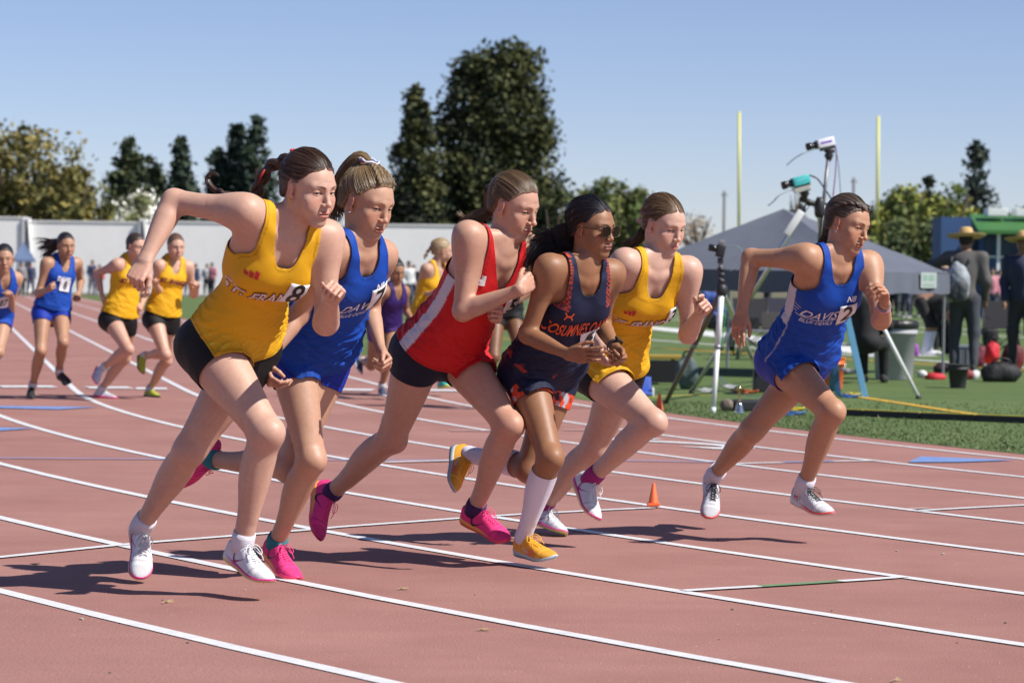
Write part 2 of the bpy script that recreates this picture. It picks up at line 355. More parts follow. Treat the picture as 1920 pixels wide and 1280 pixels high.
def strand_mesh(paths, radii, n=3):
    V = []; F = []; A = []
    for ps, r, val in zip(paths, radii, np.random.RandomState(3).uniform(.0, 1, len(paths))):
        ps = np.asarray(ps); m = len(ps); t = np.gradient(ps, axis=0); t /= np.linalg.norm(t, axis=1, keepdims=True)+1e-9
        a = np.cross(t, [.31, .12, .94]); a /= np.linalg.norm(a, axis=1, keepdims=True)+1e-9; b = np.cross(t, a); base = sum(len(v) for v in V)
        th = np.arange(n)*2*np.pi/n; rr = r*np.minimum(1, np.minimum(np.linspace(.6, 4, m), np.linspace(3, .15, m)))
        ring = ps[:, None, :] + (a[:, None, :]*np.cos(th)[None, :, None] + b[:, None, :]*np.sin(th)[None, :, None])*rr[:, None, None]
        V.append(ring.reshape(-1, 3)); i, k = np.meshgrid(np.arange(m-1), np.arange(n), indexing='ij'); i = i.ravel(); k = k.ravel()
        F.append(np.stack([i*n+k, i*n+(k+1) % n, (i+1)*n+(k+1) % n, (i+1)*n+k], 1) + base); A.append(np.full(m*n, val))
    return np.concatenate(V), np.concatenate(F), np.concatenate(A)
def catmull(pts, n):
    P = np.asarray(pts, float); P = np.concatenate([[2*P[0]-P[1]], P, [2*P[-1]-P[-2]]]); m = len(P)-3; out = []
    for u in np.linspace(0, m-1e-6, n):
        i = int(u); f = u-i; a, b, c, d = P[i:i+4]; out.append(.5*((2*b) + (-a+c)*f + (2*a-5*b+4*c-d)*f*f + (-a+3*b-3*c+d)*f**3))
    return np.array(out)
def bundle(guide, width, count, seed, wave=.0, flat=.6, fray=.25, nseg=14):
    """hair strands following a guide line, width(t) half thickness"""
    rs = np.random.RandomState(seed); G = catmull(guide, nseg); t = np.gradient(G, axis=0); t /= np.linalg.norm(t, axis=1, keepdims=True)
    a = np.cross(t, [0.2, 1, .1]); a /= np.linalg.norm(a, axis=1, keepdims=True); b = np.cross(t, a); u = np.linspace(0, 1, nseg); out = []
    for i in range(count):
        r = math.sqrt(rs.uniform()); ph = rs.uniform(0, 2*math.pi); e = rs.uniform(.72, 1.0) if fray else 1; ww = np.array([width(x) for x in u])
        fr = 1 + fray*rs.uniform(-1, 1.6)*u**2; p2 = rs.uniform(0, 6.28)
        off = a*(ww*r*math.cos(ph)*fr)[:, None] + b*(ww*r*math.sin(ph)*flat*fr)[:, None] + a*(wave*np.sin(u*9+p2)*u)[:, None] + b*(wave*np.cos(u*7+p2)*u)[:, None]
        q = G + off; n = max(4, int(nseg*e)); out.append(q[:n])
    return out
def hair_mat(name, c, c2):
    if name in MATS: return MATS[name]
    m = bpy.data.materials.new(name); m.use_nodes = True; n = m.node_tree.nodes; l = m.node_tree.links; b = n['Principled BSDF']
    a = n.new('ShaderNodeAttribute'); a.attribute_name = 'comb'
    t = n.new('ShaderNodeTexNoise'); t.inputs['Scale'].default_value = 1.0; t.inputs['Detail'].default_value = 5; t.inputs['Roughness'].default_value = .7
    l.new(a.outputs['Vector'], t.inputs['Vector']); r = n.new('ShaderNodeValToRGB'); r.color_ramp.elements[0].position = .34; r.color_ramp.elements[1].position = .66
    r.color_ramp.elements[0].color = (*c, 1); r.color_ramp.elements[1].color = (*c2, 1); l.new(t.outputs['Fac'], r.inputs['Fac']); ed = n.new('ShaderNodeAttribute'); ed.attribute_name = 'edge'; sk = n.new('ShaderNodeAttribute'); sk.attribute_name = 'Col'
    er = n.new('ShaderNodeMath'); er.operation = 'MULTIPLY_ADD'; er.inputs[1].default_value = 2.2; l.new(t.outputs['Fac'], er.inputs[0]); er.inputs[2].default_value = -.55; em = n.new('ShaderNodeMath'); em.operation = 'MULTIPLY'; em.use_clamp = True; l.new(er.outputs[0], em.inputs[0]); l.new(ed.outputs['Fac'], em.inputs[1])
    mi = n.new('ShaderNodeMix'); mi.data_type = 'RGBA'; l.new(em.outputs[0], mi.inputs['Factor']); l.new(r.outputs[0], mi.inputs['A']); l.new(sk.outputs['Color'], mi.inputs['B']); l.new(mi.outputs['Result'], b.inputs['Base Color'])
    bp = n.new('ShaderNodeBump'); bp.inputs['Strength'].default_value = .9; bp.inputs['Distance'].default_value = .004; l.new(t.outputs['Fac'], bp.inputs['Height']); l.new(bp.outputs[0], b.inputs['Normal'])
    b.inputs['Roughness'].default_value = .36; b.inputs['Specular IOR Level'].default_value = .5; MATS[name] = m; return m
def set_comb(me, V3):
    a = me.attributes.new('comb', 'FLOAT_VECTOR', 'POINT'); a.data.foreach_set('vector', np.asarray(V3, np.float32).ravel())
HL_Y = [-.13, -.105, -.08, -.05, -.034, -.026, -.012, .004, .018, .034, .052, .070, .084, .12]
HL_Z = [-.056, -.054, -.050, -.042, -.018, .010, .024, .016, .016, .038, .060, .073, .078, .080]
def build_hair(root, c, R, s, hs, hmat, seed, far=False):
    T = lambda p: c + R @ (np.array(p, float)*s); E_ = lambda p, r, k=.02, op=1: ellip(T(p), np.array(r)*s, R, k*s, op)
    thick = hs.get('thick', .007); anc = np.array(hs.get('anchor', (0, -.11, .03)))
    P = [E_((0, -.026, .033), (.0735+thick*.45, .089+thick, .083+thick*.9)), E_((0, .016, .010), (.0665+thick*.1, .0685+thick*.15, .078+thick*.35), .03), E_((0, -.032, -.035), (.060+thick*.6, .060+thick, .05), .03)]
    P += [E_(p, r, .02) for p, r in hs.get('bumps', [])]
    lo, hi = bounds(P, .02); vox = (.0035 if not far else .007)*1.0
    F = Field(lo, hi, vox)
    for p in P: F.put(p)
    X, Y, Z = np.meshgrid(*F.ax, indexing='ij'); L = np.stack([X - c[0], Y - c[1], Z - c[2]], -1) @ R / s
    zl = np.interp(L[..., 1], HL_Y, np.array(HL_Z) + hs.get('line', 0)); peak = hs.get('peak', 0.0)
    zl = zl + peak*np.clip(1-np.abs(L[..., 0])/.03, 0, 1)*(L[..., 1] > .04) + .0015*np.sin(L[..., 0]*160)*(L[..., 1] > .02)
    g = (zl - L[..., 2])*s*.8; k = .012; A = F.D
    if hs.get('part') is not None:
        px = hs['part']; g2 = .0042*s - np.sqrt((L[..., 0]-px)**2*1.0)*s; dep = np.where(L[..., 1] > -.06, g2*.9, -1); A = np.maximum(A, np.minimum(dep, A + .006))
    h = np.maximum(k - np.abs(A - g), 0)/k; F.D = (np.maximum(A, g) + h*h*k*.25).astype(np.float32)
    V, Q = F.mesh(); N = normals(V, Q)
    P0 = np.array(hs.get('from', (0, .095, -.01))); P1 = anc*1.0; ax = nrm(P1 - P0); e1 = nrm(np.cross(ax, [1, 0, .001])); e2 = np.cross(ax, e1); Lc = np.linalg.norm(P1 - P0)
    Lv = ((V - c) @ R)/s - P0; ca, cb = Lv @ e1, Lv @ e2; rad = np.sqrt(ca**2+cb**2)+1e-6; al = (Lv @ ax)/Lc
    comb = np.stack([ca/rad*26, cb/rad*26, al*1.6], 1)
    groove = vnoise(np.stack([ca/rad*1.0, cb/rad*1.0, al*.05], 1)*1.0, 22, seed); fade = np.clip(rad*30, 0, 1)
    V = V + N*(groove*fade*.0011*s)[:, None]
    Le = ((V - c) @ R)/s; ez = Le[:, 2] - np.interp(Le[:, 1], HL_Y, np.array(HL_Z) + hs.get('line', 0)); ew = np.clip(1.05 - ez/np.where(Le[:, 1] > .0, .012, .006), 0, 1)
    me = mesh(V, Q, cols=np.tile(np.array(hs.get('skin', (.4, .25, .2)))*.9, (len(V), 1))); set_comb(me, comb); ea = me.attributes.new('edge', 'FLOAT', 'POINT'); ea.data.foreach_set('value', ew.astype(np.float32)); ho = put('hair', me, hmat, root)
    if 'label' in hs: ho['label'] = hs['label']
    bv = BVHTree.FromPolygons([tuple(v) for v in V], [tuple(q) for q in Q]); rs = np.random.RandomState(seed)
    cen = np.array([0, -.015, .02]); paths = []; rad_ = []
    nst = hs.get('over', 420) if not far else 0
    for i in range(nst):
        phi = rs.uniform(0, 2*math.pi); ev = e1*math.cos(phi) + e2*math.sin(phi); pts = []; fly = rs.uniform(0, 1)**6*.005; tw = rs.uniform(-.10, .10); t0 = rs.uniform(-.1, .05)
        for t in np.linspace(t0, 1.0, 18):
            o = P0 + ax*Lc*t; ev2 = e1*math.cos(phi + tw*t) + e2*math.sin(phi + tw*t); dw = R @ ev2; hit = bv.ray_cast(Vector(T(o) + dw*.3), Vector(-dw), .3)
            if hit[0] is None: continue
            hp = np.array(hit[0]); hl = ((hp - c) @ R)/s
            if hl[2] < np.interp(hl[1], HL_Y, HL_Z) + hs.get('line', 0) - .001: 
                if pts: break
                continue
            if (hl - o) @ ev2 < -.004: continue
            pts.append(hp + dw*(.0005 + fly*math.sin(math.pi*min(1, max(0, t))))*s)
        if len(pts) > 3: paths.append(pts); rad_.append(rs.uniform(.0005, .0011)*s)
    for g_, wfn, cnt, kw in hs.get('tails', []):
        G = [T(p) if not isinstance(p, tuple) or len(p) == 3 else p for p in g_]; ps = bundle(G, lambda x, w=wfn: w(x)*s, cnt if not far else cnt//3, seed+5, **kw)
        paths += ps; rad_ += [rs.uniform(.0012, .0024)*s*(1 if not far else 1.8) for _ in ps]
    for i in range(hs.get('fly', 150) if not far else 0):                   # loose flyaway hairs
        d = rs.normal(size=3); d[2] = abs(d[2])*.8; d[1] = -abs(d[1]) - .3; d = nrm(d); o = T(cen + d*.10); dw = R @ d; tt = nrm(np.cross(dw, rs.normal(size=3)))
        paths.append([o - dw*.012 + tt*u*.045*s*rs.uniform(.3, 1) + dw*math.sin(u*2.6)*.012*s for u in np.linspace(0, 1, 6)]); rad_.append(.00035)
    if paths:
        V, Q, A = strand_mesh(paths, rad_); me = mesh(V, Q); set_comb(me, np.stack([A*37, A*11, A*0], 1)); put('hair_strands', me, hmat, ho)['kind'] = 'stuff'
    return ho
def braid(root, name, G, r, hmat, n=60, seed=1):
    """three woven strands round a guide line"""
    C_ = catmull(G, n); t = np.gradient(C_, axis=0); t /= np.linalg.norm(t, axis=1, keepdims=True); a = np.cross(t, [.1, .2, 1]); a /= np.linalg.norm(a, axis=1, keepdims=True); b = np.cross(t, a)
    L = np.concatenate([[0], np.cumsum(np.linalg.norm(np.diff(C_, axis=0), axis=1))]); m = MB(); comb = []
    for k in range(3):
        ph = L/(r*3.6)*2*math.pi/2 + k*2*math.pi/3; P = C_ + a*(np.sin(ph)*r*.62)[:, None] + b*(np.sin(2*ph)*r*.34)[:, None]
        rr = r*.56*np.interp(np.linspace(0, 1, n), [0, .1, .85, 1], [.8, 1, .75, .45]); m.tube([tuple(p) for p in P], list(rr), 8)
        for i in range(n):
            for q in range(8): comb.append((math.cos(q*.785)*3, math.sin(q*.785)*3, k*5 + i*.05))
    o = m.build(name, hmat, root, True); set_comb(o.data, comb); return o

# ---- shoes: loft in local space, y towards the toe, z up, ankle at (0,-.062,.088)
SH_Y = np.array([-.128, -.124, -.108, -.085, -.055, -.02, .02, .055, .085, .108, .124, .134, .138])
SH_W = np.array([.012, .022, .030, .032, .0315, .031, .035, .041, .0425, .037, .027, .015, .006])
SH_T = np.array([.050, .074, .082, .080, .084, .086, .068, .056, .047, .039, .033, .028, .024])
SH_X = np.array([0, 0, 0, 0, .001, .003, .004, .003, 0, -.004, -.007, -.009, -.010])     # toe leans to the inside
def shoe_zb(y, toe=.014): return np.interp(y, [-.128, -.11, -.06, 0, .06, .11, .138], [.012, .004, .001, .002, .002, .006, toe])
def loft(y, w, zt, zb, xo, nseg=16, pw=.8, pz=.72, inner=1):
    V = []; 
    for i in range(len(y)):
        for k in range(nseg+1):
            th = math.pi*k/nseg; cx, sx = math.cos(th), math.sin(th)
            V.append((xo[i]*inner + w[i]*np.sign(cx)*abs(cx)**pw, y[i], zb[i] + (zt[i]-zb[i])*abs(sx)**pz))
    n = nseg+1; F = []
    for i in range(len(y)-1):
        for k in range(nseg): F.append((i*n+k, i*n+k+1, (i+1)*n+k+1, (i+1)*n+k))
        F.append((i*n+nseg, i*n, (i+1)*n, (i+1)*n+nseg))
    F.append(tuple(range(n))[::-1]); F.append(tuple((len(y)-1)*n+k for k in range(n))); return np.array(V), F
def swoosh2d(n=10):
    top = [(0, .0), (.35, -.12), (1.0, .42)]; a = catmull([(-.02, .36), (.0, .02), (.22, -.12), (1.0, .40)], n); b = catmull([(-.02, .36), (-.12, .02), (.10, -.30), (.42, -.10), (1.0, .40)], n); return list(a) + list(b[::-1][1:-1])
def make_shoe(root, ank, R, s, st, inner, far=False, label=None):
    """st: dict upper, sole, sole2, lace, logo kind+colour. inner=+1 when the inside of the foot is towards -x"""
    yy = np.linspace(SH_Y[0], SH_Y[-1], 54 if not far else 13); f = lambda A: np.interp(yy, SH_Y, A); off = np.array([0, -.062, .088])
    TW = lambda V: (np.asarray(V) - off) @ R.T * s + ank
    zb = shoe_zb(yy)
    V, F = loft(yy, f(SH_W), f(SH_T), zb + .006, f(SH_X), nseg=16 if far else 36, inner=inner); cols = np.tile(st['upper'], (len(V), 1)); 
    if 'upper2' in st:
        m = st['umask'](V); cols = cols*(1-m[:, None]) + np.array(st['upper2'])*m[:, None]
    pn = vnoise(V, 170, 3); cols = cols*(1 + .05*pn[:, None])
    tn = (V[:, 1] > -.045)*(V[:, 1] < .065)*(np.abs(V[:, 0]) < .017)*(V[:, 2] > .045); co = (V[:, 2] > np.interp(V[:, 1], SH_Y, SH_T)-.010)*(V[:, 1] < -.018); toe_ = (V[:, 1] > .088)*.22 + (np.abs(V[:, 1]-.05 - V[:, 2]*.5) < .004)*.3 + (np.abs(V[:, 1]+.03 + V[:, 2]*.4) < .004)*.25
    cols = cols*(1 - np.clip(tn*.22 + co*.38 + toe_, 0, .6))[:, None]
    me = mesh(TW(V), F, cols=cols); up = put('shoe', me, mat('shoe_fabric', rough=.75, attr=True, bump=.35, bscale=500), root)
    if label: up['label'] = label
    th = np.interp(yy, [-.128, -.06, .02, .138], [.031, .027, .020, .014]); V2, F2 = loft(yy, f(SH_W)+.0035, zb+th, zb, f(SH_X), 12, .55, .35, inner)
    a = np.clip((V2[:, 1]-st.get('soley', -.2))/.06, 0, 1)[:, None]; c2 = np.array(st['sole'])*(1-a) + np.array(st.get('sole2', st['sole']))*a
    bot = np.clip((shoe_zb(V2[:, 1])+.005-V2[:, 2])/.003, 0, 1)[:, None]; c2 = c2*(1-bot) + np.array(st.get('plate', st['sole']))*bot
    put('sole', mesh(TW(V2), F2, cols=c2), mat('shoe_sole', rough=.4, attr=True), up)
    if far: return up
    m = MB(); rr = .0016
    def top(y, x): 
        w_ = np.interp(y, SH_Y, SH_W); t_ = np.interp(y, SH_Y, SH_T); z0 = float(shoe_zb(y))+.006; c_ = min(.98, abs(x)/w_)**(1/.8); return z0 + (t_-z0)*max(0, 1-c_**2)**(.72/2)
    ys = np.linspace(-.012, .058, 7); xo = lambda y: np.interp(y, SH_Y, SH_X)*inner
    for i in range(6):
        for q in (-1, 1):
            pts = [(xo(ys[i])+q*.014*(1-2*u), ys[i]+(ys[i+1]-ys[i])*u, top(ys[i]+(ys[i+1]-ys[i])*u, .014*(1-2*u))+.0025) for u in np.linspace(0, 1, 5)]; m.tube(TW(pts), rr*s, 5)
    z0 = top(-.014, 0)+.004
    for q in (-1, 1):
        m.tube(TW(catmull([(0, -.014, z0), (q*.018, -.004, z0+.012), (q*.034, .012, z0-.004), (q*.026, .020, z0-.016), (q*.006, -.004, z0+.002)], 14)), rr*s, 5)
        m.tube(TW(catmull([(0, -.014, z0), (q*.014, .006, z0+.004), (q*.024, .030, z0-.014), (q*.030, .040, z0-.030)], 10)), rr*s, 5)
    m.build('laces', mat('lace_%d_%d_%d' % tuple(int(c*99) for c in st['lace']), st['lace'], .8), up, True)
    if st.get('spikes', True):
        m = MB()
        for (x, y) in [(-.02, .10), (.02, .10), (-.03, .075), (.03, .075), (-.012, .12), (.012, .12), (-.022, .05), (.022, .05)]:
            z = float(shoe_zb(y)); m.tube(TW([(x, y, z+.002), (x, y, z-.0065)]), [.0022*s, .0008*s], 5)
        m.build('spikes', mat('spike_steel', (.35, .35, .36), .3, 1.0), up)['kind'] = 'stuff'
    bv = BVHTree.FromPolygons([tuple(v) for v in TW(V)], F)
    if st.get('logo'):
        kind, lc = st['logo']
        for q in (-1, 1):
            ctr = TW([(q*.06, -.030 if kind != 'word' else -.015, .044)])[0]; nn = R @ np.array([q, 0, 0.25]); ux = R @ np.array([0, 1., -.18]); L_ = .066*s
            if kind == 'tick': polys = [[(x*L_-.02*s, y*L_*1.05) for x, y in swoosh2d()]]
            elif kind == 'arcs': polys = [[(x*.030*s+dx*s-.005*s, y*.030*s*e) for x, y in [(-.45, .5), (-.2, .1), (.2, .1), (.45, .5), (.62, .42), (.30, -.05), (-.30, -.05), (-.62, .42)]] for dx, e in ((-.038, 1), (-.038, -1))]
            else: polys = None
            if polys: decal('logo', polys, ctr, ux, nn, bv, mat('logo_%d_%d_%d' % tuple(int(c*99) for c in lc), lc, .5), up, eps=.0012)
            else: text_decal('lettering', st['word'], .020*s, ctr, ux, nn, bv, mat('logo_%d_%d_%d' % tuple(int(c*99) for c in lc), lc, .5), up, eps=.0012)
    return up

# ---- flat print laid onto a curved surface
def decal(name, polys, ctr, ux, nn, bv, m, parent, eps=.0012, maxlen=.012, tri=None):
    nn = nrm(nn); ux = nrm(ux - nn*(ux @ nn)); uy = np.cross(nn, ux)
    bm = bmesh.new()
    if tri is None:
        for p in polys:
            vs = [bm.verts.new((x, y, 0)) for x, y in p]; bm.faces.new(vs)
        bmesh.ops.triangulate(bm, faces=bm.faces[:])
    else:
        vs = [bm.verts.new((x, y, 0)) for x, y in tri[0]]
        for f in tri[1]:
            try: bm.faces.new([vs[i] for i in f])
            except ValueError: pass
        bmesh.ops.triangulate(bm, faces=bm.faces[:])
    for _ in range(6):
        es = [e for e in bm.edges if e.calc_length() > maxlen]
        if not es: break
        bmesh.ops.subdivide_edges(bm, edges=es, cuts=1); bmesh.ops.triangulate(bm, faces=bm.faces[:])
    hitn = 0; last = 0.0; miss = []
    for v in bm.verts:
        o = ctr + ux*v.co.x + uy*v.co.y + nn*.25; h = bv.ray_cast(Vector(o), Vector(-nn), .5)
        if h[0] is None: miss.append(v); v.co = Vector(ctr + ux*v.co.x + uy*v.co.y)
        else: v.co = h[0] + Vector(nn)*eps
    bmesh.ops.delete(bm, geom=miss, context='VERTS')
    if not bm.faces: bm.free(); return None
    me = bpy.data.meshes.new(name); bm.to_mesh(me); bm.free(); return put(name, me, m, parent, True)
def text_tri(txt, size, shear=0.0, bold=0.0, sx=1.0):
    cu = bpy.data.curves.new('t', 'FONT'); cu.body = txt; cu.size = size; cu.align_x = 'CENTER'; cu.align_y = 'CENTER'; cu.shear = shear; cu.offset = bold; cu.resolution_u = 3
    o = bpy.data.objects.new('t', cu); me = bpy.data.meshes.new_from_object(o); V = [(v.co.x*sx, v.co.y) for v in me.vertices]; F = [tuple(p.vertices) for p in me.polygons]
    bpy.data.objects.remove(o); bpy.data.curves.remove(cu); bpy.data.meshes.remove(me); return V, F
def text_decal(name, txt, size, ctr, ux, nn, bv, m, parent, shear=0.0, bold=0.0, sx=1.0, eps=.0015, arc=0.0, maxlen=.010):
    V, F = text_tri(txt, size, shear, bold, sx)
    if arc: V = [(x, y - arc*x*x) for x, y in V]
    return decal(name, None, ctr, ux, nn, bv, m, parent, eps, maxlen, (V, F))

SKIN = lambda: mat('skin', rough=.50, attr=True, noise=.09, nscale=60, bump=.06, bscale=220, sss=.14, spec=.45)
def person(name_label, spec, group=None, far=False):
    """build one runner from joint positions; every joint is a real 3D point at a real limb length"""
    S = spec; H = S.get('H', 1.68); s = H/1.68; g = S.get('girth', 1.0); ga = S.get('arm', 1.0)*.95; gl = S.get('leg', 1.0)*.965
    px = S['px']; Y0 = S['Y']; hd = math.radians(S['heading']); F0 = np.array([math.sin(hd), -math.cos(hd), 0]); Rt = np.array([-math.cos(hd), -math.sin(hd), 0])
    PC = at(*px['hip'], Y0); tl = S.get('tlen', .54)*s
    NB = ik(PC, *px['neck'], tl, S.get('lean', -1))
    sgn = S.get('sgn', {}); J = {}
    up = nrm(NB - PC); rl = nrm(Rt*1.0 + np.array([0, 0, 1])*math.sin(math.radians(S.get('proll', 0)))); rl = nrm(rl - up*(rl @ up)*.8)
    J['hipR'] = PC + rl*.088*s; J['hipL'] = PC - rl*.088*s
    def st(nm, P, L, d): J[nm] = ik(P, *px[nm], L*s, sgn.get(nm, d)); return J[nm]
    shd = math.radians(S.get('shyaw', S['heading'])); Rs = np.array([-math.cos(shd), -math.sin(shd), 0])
    st('shR', NB, .162, -1); st('shL', NB, .162, 1)
    for q in 'RL':
        st('kn'+q, J['hip'+q], .415, -1); st('an'+q, J['kn'+q], .405, 1); st('toe'+q, J['an'+q], .212, -1)
        st('el'+q, J['sh'+q], .285, 1); st('wr'+q, J['el'+q], .242, -1); st('ha'+q, J['wr'+q], .085, -1)
    hc = ik(NB, *px['head'], .168*s, S.get('headsgn', -1)); HR = head_frame(*S['head']); hsz = s*S.get('hscale', 1.0)
    if S.get('debug'):
        for k in J: print('   ', k, np.round(J[k], 2), end='')
        print()
    # frames
    F1 = nrm(np.cross(up, rl)); F1 = F1 if F1 @ F0 > 0 else -F1
    ls = nrm(J['shR'] - J['shL']); F2 = nrm(np.cross(up, ls)); F2 = F2 if F2 @ F0 > -.2 else -F2
    def bendfwd(a, b, c, fb):                      # direction the joint b points to
        m = a + (c-a)*np.clip(((b-a) @ (c-a))/((c-a) @ (c-a)), 0, 1); v = b - m; return nrm(v + .03*fb) if np.linalg.norm(v) > .02 else nrm(fb)
    T_ = []; GL = []; bust = S.get('bust', 1.0)
    T_.append(limb(PC, NB, F1, [(-.14, .105*s*g, .055*s, .075*s), (0, .148*s*g, .082*s*g, .098*s*g), (.14, .150*s*g, .088*s*g, .092*s*g), (.30, .134*s*g, .088*s*g, .080*s*g), (.46, .108*s*g, .076*s*g, .070*s),
        (.6, .115*s*g, .081*s*g, .077*s), (.76, .128*s*g, .090*s, .085*s), (.88, .123*s, .077*s, .080*s), (.97, .10*s, .058*s, .064*s), (1.05, .052*s, .046*s, .048*s)], F2, k=.03*s, bow=S.get('bow', -.022)))
    def tp(t, u, v): ff = nrm(F1 + (F2-F1)*t); rr_ = nrm(np.cross(ff, up)); rr_ = rr_ if rr_ @ rl > 0 else -rr_; return PC + (NB-PC)*t + rr_*u*s + ff*v*s
    RT = R3(rl, F2, up)
    for q in (-1, 1):
        T_.append(ellip(tp(.71, q*.064, .060), (.060*s, .044*s*bust, .058*s), RT, .04*s))
        T_.append(cone(tp(.985, q*.016, .050), tp(.985, q*.016, .050)*.18 + (J['shR'] if q > 0 else J['shL'])*.82 + up*.018*s + F2*.016*s, .0095*s, .008*s, .020*s))
    T_ += [cone(tp(.93, .02, .02), J['shR'], .038*s, .031*s, .045*s), cone(tp(.93, -.02, .02), J['shL'], .038*s, .031*s, .045*s)]
    for q, si in (('R', 1), ('L', -1)):
        T_ += [cone(tp(.66, si*.095, -.02), J['sh'+q], .046*s, .029*s, .05*s), cone(tp(.84, si*.06, .05), J['sh'+q], .034*s, .030*s, .05*s)]
        T_ += [limb(tp(1.12, si*.015, -.02), J['sh'+q], F2, [(0, .030*s, .026*s, .026*s), (.6, .028*s, .030*s, .030*s), (1, .029*s, .029*s, .029*s)], k=.045*s)]
        GL.append(ellip(J['hip'+q] - F1*.045*s - up*.02*s, (.085*s*g, .080*s*g, .090*s*g), R3(rl, F1, up), .04*s)); T_.append(GL[-1])
    TH = {}; LEG = []; ARM = []; frames = {}
    for q in 'RL':
        hp, kn, an = J['hip'+q], J['kn'+q], J['an'+q]; kf = bendfwd(hp, kn, an, F0); frames['k'+q] = kf
        r = lambda *a: tuple([a[0]] + [v*s*gl for v in a[1:]])
        TH[q] = limb(hp, kn, kf, [r(-.05, .078, .078, .085), r(.12, .088, .088, .090), r(.35, .080, .086, .082), r(.6, .068, .074, .068), r(.82, .057, .061, .056), r(.95, .051, .054, .049), r(1.02, .048, .050, .044)], k=.04*s)
        LEG.append(TH[q]); LEG.append(ellip(kn + kf*.012*s, np.array([.046, .050, .050])*s*gl, R3(np.cross(kf, nrm(hp-kn)), kf, nrm(hp-an)), .02*s))
        LEG.append(ellip(kn + kf*.036*s - nrm(hp-an)*.002, np.array([.024, .020, .027])*s*gl, R3(np.cross(kf, nrm(hp-an)), kf, nrm(hp-an)), .018*s))
        r2 = lambda *a: tuple([a[0]] + [v*s*(gl*.6+.4) for v in a[1:]])
        LEG.append(limb(kn, an, kf, [r2(-.02, .047, .046, .046), r2(.08, .049, .046, .052), r2(.25, .053, .043, .063), r2(.42, .050, .041, .060), r2(.62, .041, .038, .047), r2(.8, .0335, .035, .037), r2(.94, .032, .034, .035), r2(1.04, .034, .034, .036)], k=.03*s))
        mx_ = np.cross(kf, nrm(kn-an)); LEG.append(ellip(kn + (an-kn)*.30 - kf*.024*s, np.array([.041, .036, .115])*s*(gl*.5+.5), R3(mx_, kf, nrm(kn-an)), .03*s))
        ux_ = np.cross(kf, nrm(hp-kn))
        for e_, l_, o_ in ((1, .17, .0), (-1, .13, .004)): LEG.append(ellip(kn + (hp-kn)*l_ + ux_*e_*.029*s*gl + kf*(.020-o_)*s, np.array([.021, .022, .058])*s*gl, R3(ux_, kf, nrm(hp-kn)), .022*s))
        for e_ in (1, -1): LEG.append(cone(kn + (hp-kn)*.20 + ux_*e_*.024*s - kf*.040*s*gl, kn + (an-kn)*.06 + ux_*e_*.030*s - kf*.030*s, .012*s, .009*s, .022*s))
        LEG.append(cone(kn + (an-kn)*.12 + kf*.036*s, kn + (an-kn)*.80 + kf*.026*s, .008*s, .008*s, .020*s))
        for e_ in (1, -1): LEG.append(ellip(an + ux_*e_*.025*s, np.array([.011, .013, .015])*s, None, .015*s))
        shd_, el, wr, ha = J['sh'+q], J['el'+q], J['wr'+q], J['ha'+q]; ef = -bendfwd(shd_, el, wr, -F0)     # front of the arm
        ra = lambda *a: tuple([a[0]] + [v*s*ga for v in a[1:]])
        ARM.append(ellip(shd_ + (el-shd_)*.10 + up*.004, np.array([.040, .042, .062])*s*(ga*.5+.5), R3(np.cross(ef, nrm(el-shd_)), ef, nrm(el-shd_)), .035*s))
        ARM.append(limb(shd_, el, ef, [ra(0, .039, .040, .040), ra(.22, .041, .043, .043), ra(.45, .039, .042, .042), ra(.72, .036, .038, .039), ra(.92, .038, .034, .040), ra(1.0, .038, .034, .038)], k=.06*s))
        th = np.asarray(S['thumb'][q], float); fw = nrm(wr - el); th = nrm(th - fw*(th @ fw))
        ARM.append(limb(el, wr, np.cross(fw, th)*1.0, [ra(-.02, .036, .036, .036), ra(.12, .039, .039, .039), ra(.28, .040, .039, .039), ra(.55, .034, .031, .031), ra(.8, .027, .023, .023), ra(.95, .0255, .0195, .0195), ra(1.02, .026, .019, .019)], k=.02*s))
        ARM.append(ellip(el, np.array([.035, .035, .035])*s*ga, None, .02*s))
        hp_, hcn = hand_prims(wr, ha - wr, th, q == 'R', s*S.get('hand', .93), S['curl'][q], **S.get('hkw', {}).get(q, {}))
        ARM += hp_; frames['h'+q] = (wr, nrm(ha-wr), hcn); frames['p'+q] = hp_ + [ARM[-len(hp_)-2]]
    NK = [limb(tp(1.0, 0, -.008), hc + HR @ np.array([0, -.028, -.055])*hsz, HR[:, 1], [(-.1, .054*s, .052*s, .052*s), (.3, .046*s, .046*s, .046*s), (.8, .046*s, .047*s, .044*s), (1.1, .048*s, .046*s, .045*s)], k=.03*s)]
    NK += [cone(hc + HR @ np.array([q*.052, -.03, -.04])*hsz, tp(.98, q*.018, .045), .012*s, .010*s, .022*s) for q in (-1, 1)]
    HP = head_prims(hc, HR, hsz, S.get('face', {}))
    body = T_ + LEG + ARM + NK + HP
    base = np.array(S['skin'])*[.90, .825, .775]; lo, hi = bounds(body); vox = S.get('vox', .0055) if not far else .010
    pos = [p for p in body if p[0] > 0 or (not far)]
    V, Q = field_mesh(T_ + LEG + ARM + NK + [p for p in HP if p[0] > 0], lo, hi, vox)
    root = empty('person', (PC[0], PC[1], 0), S['label'], 'person', group)
    parts = [(V, Q)]
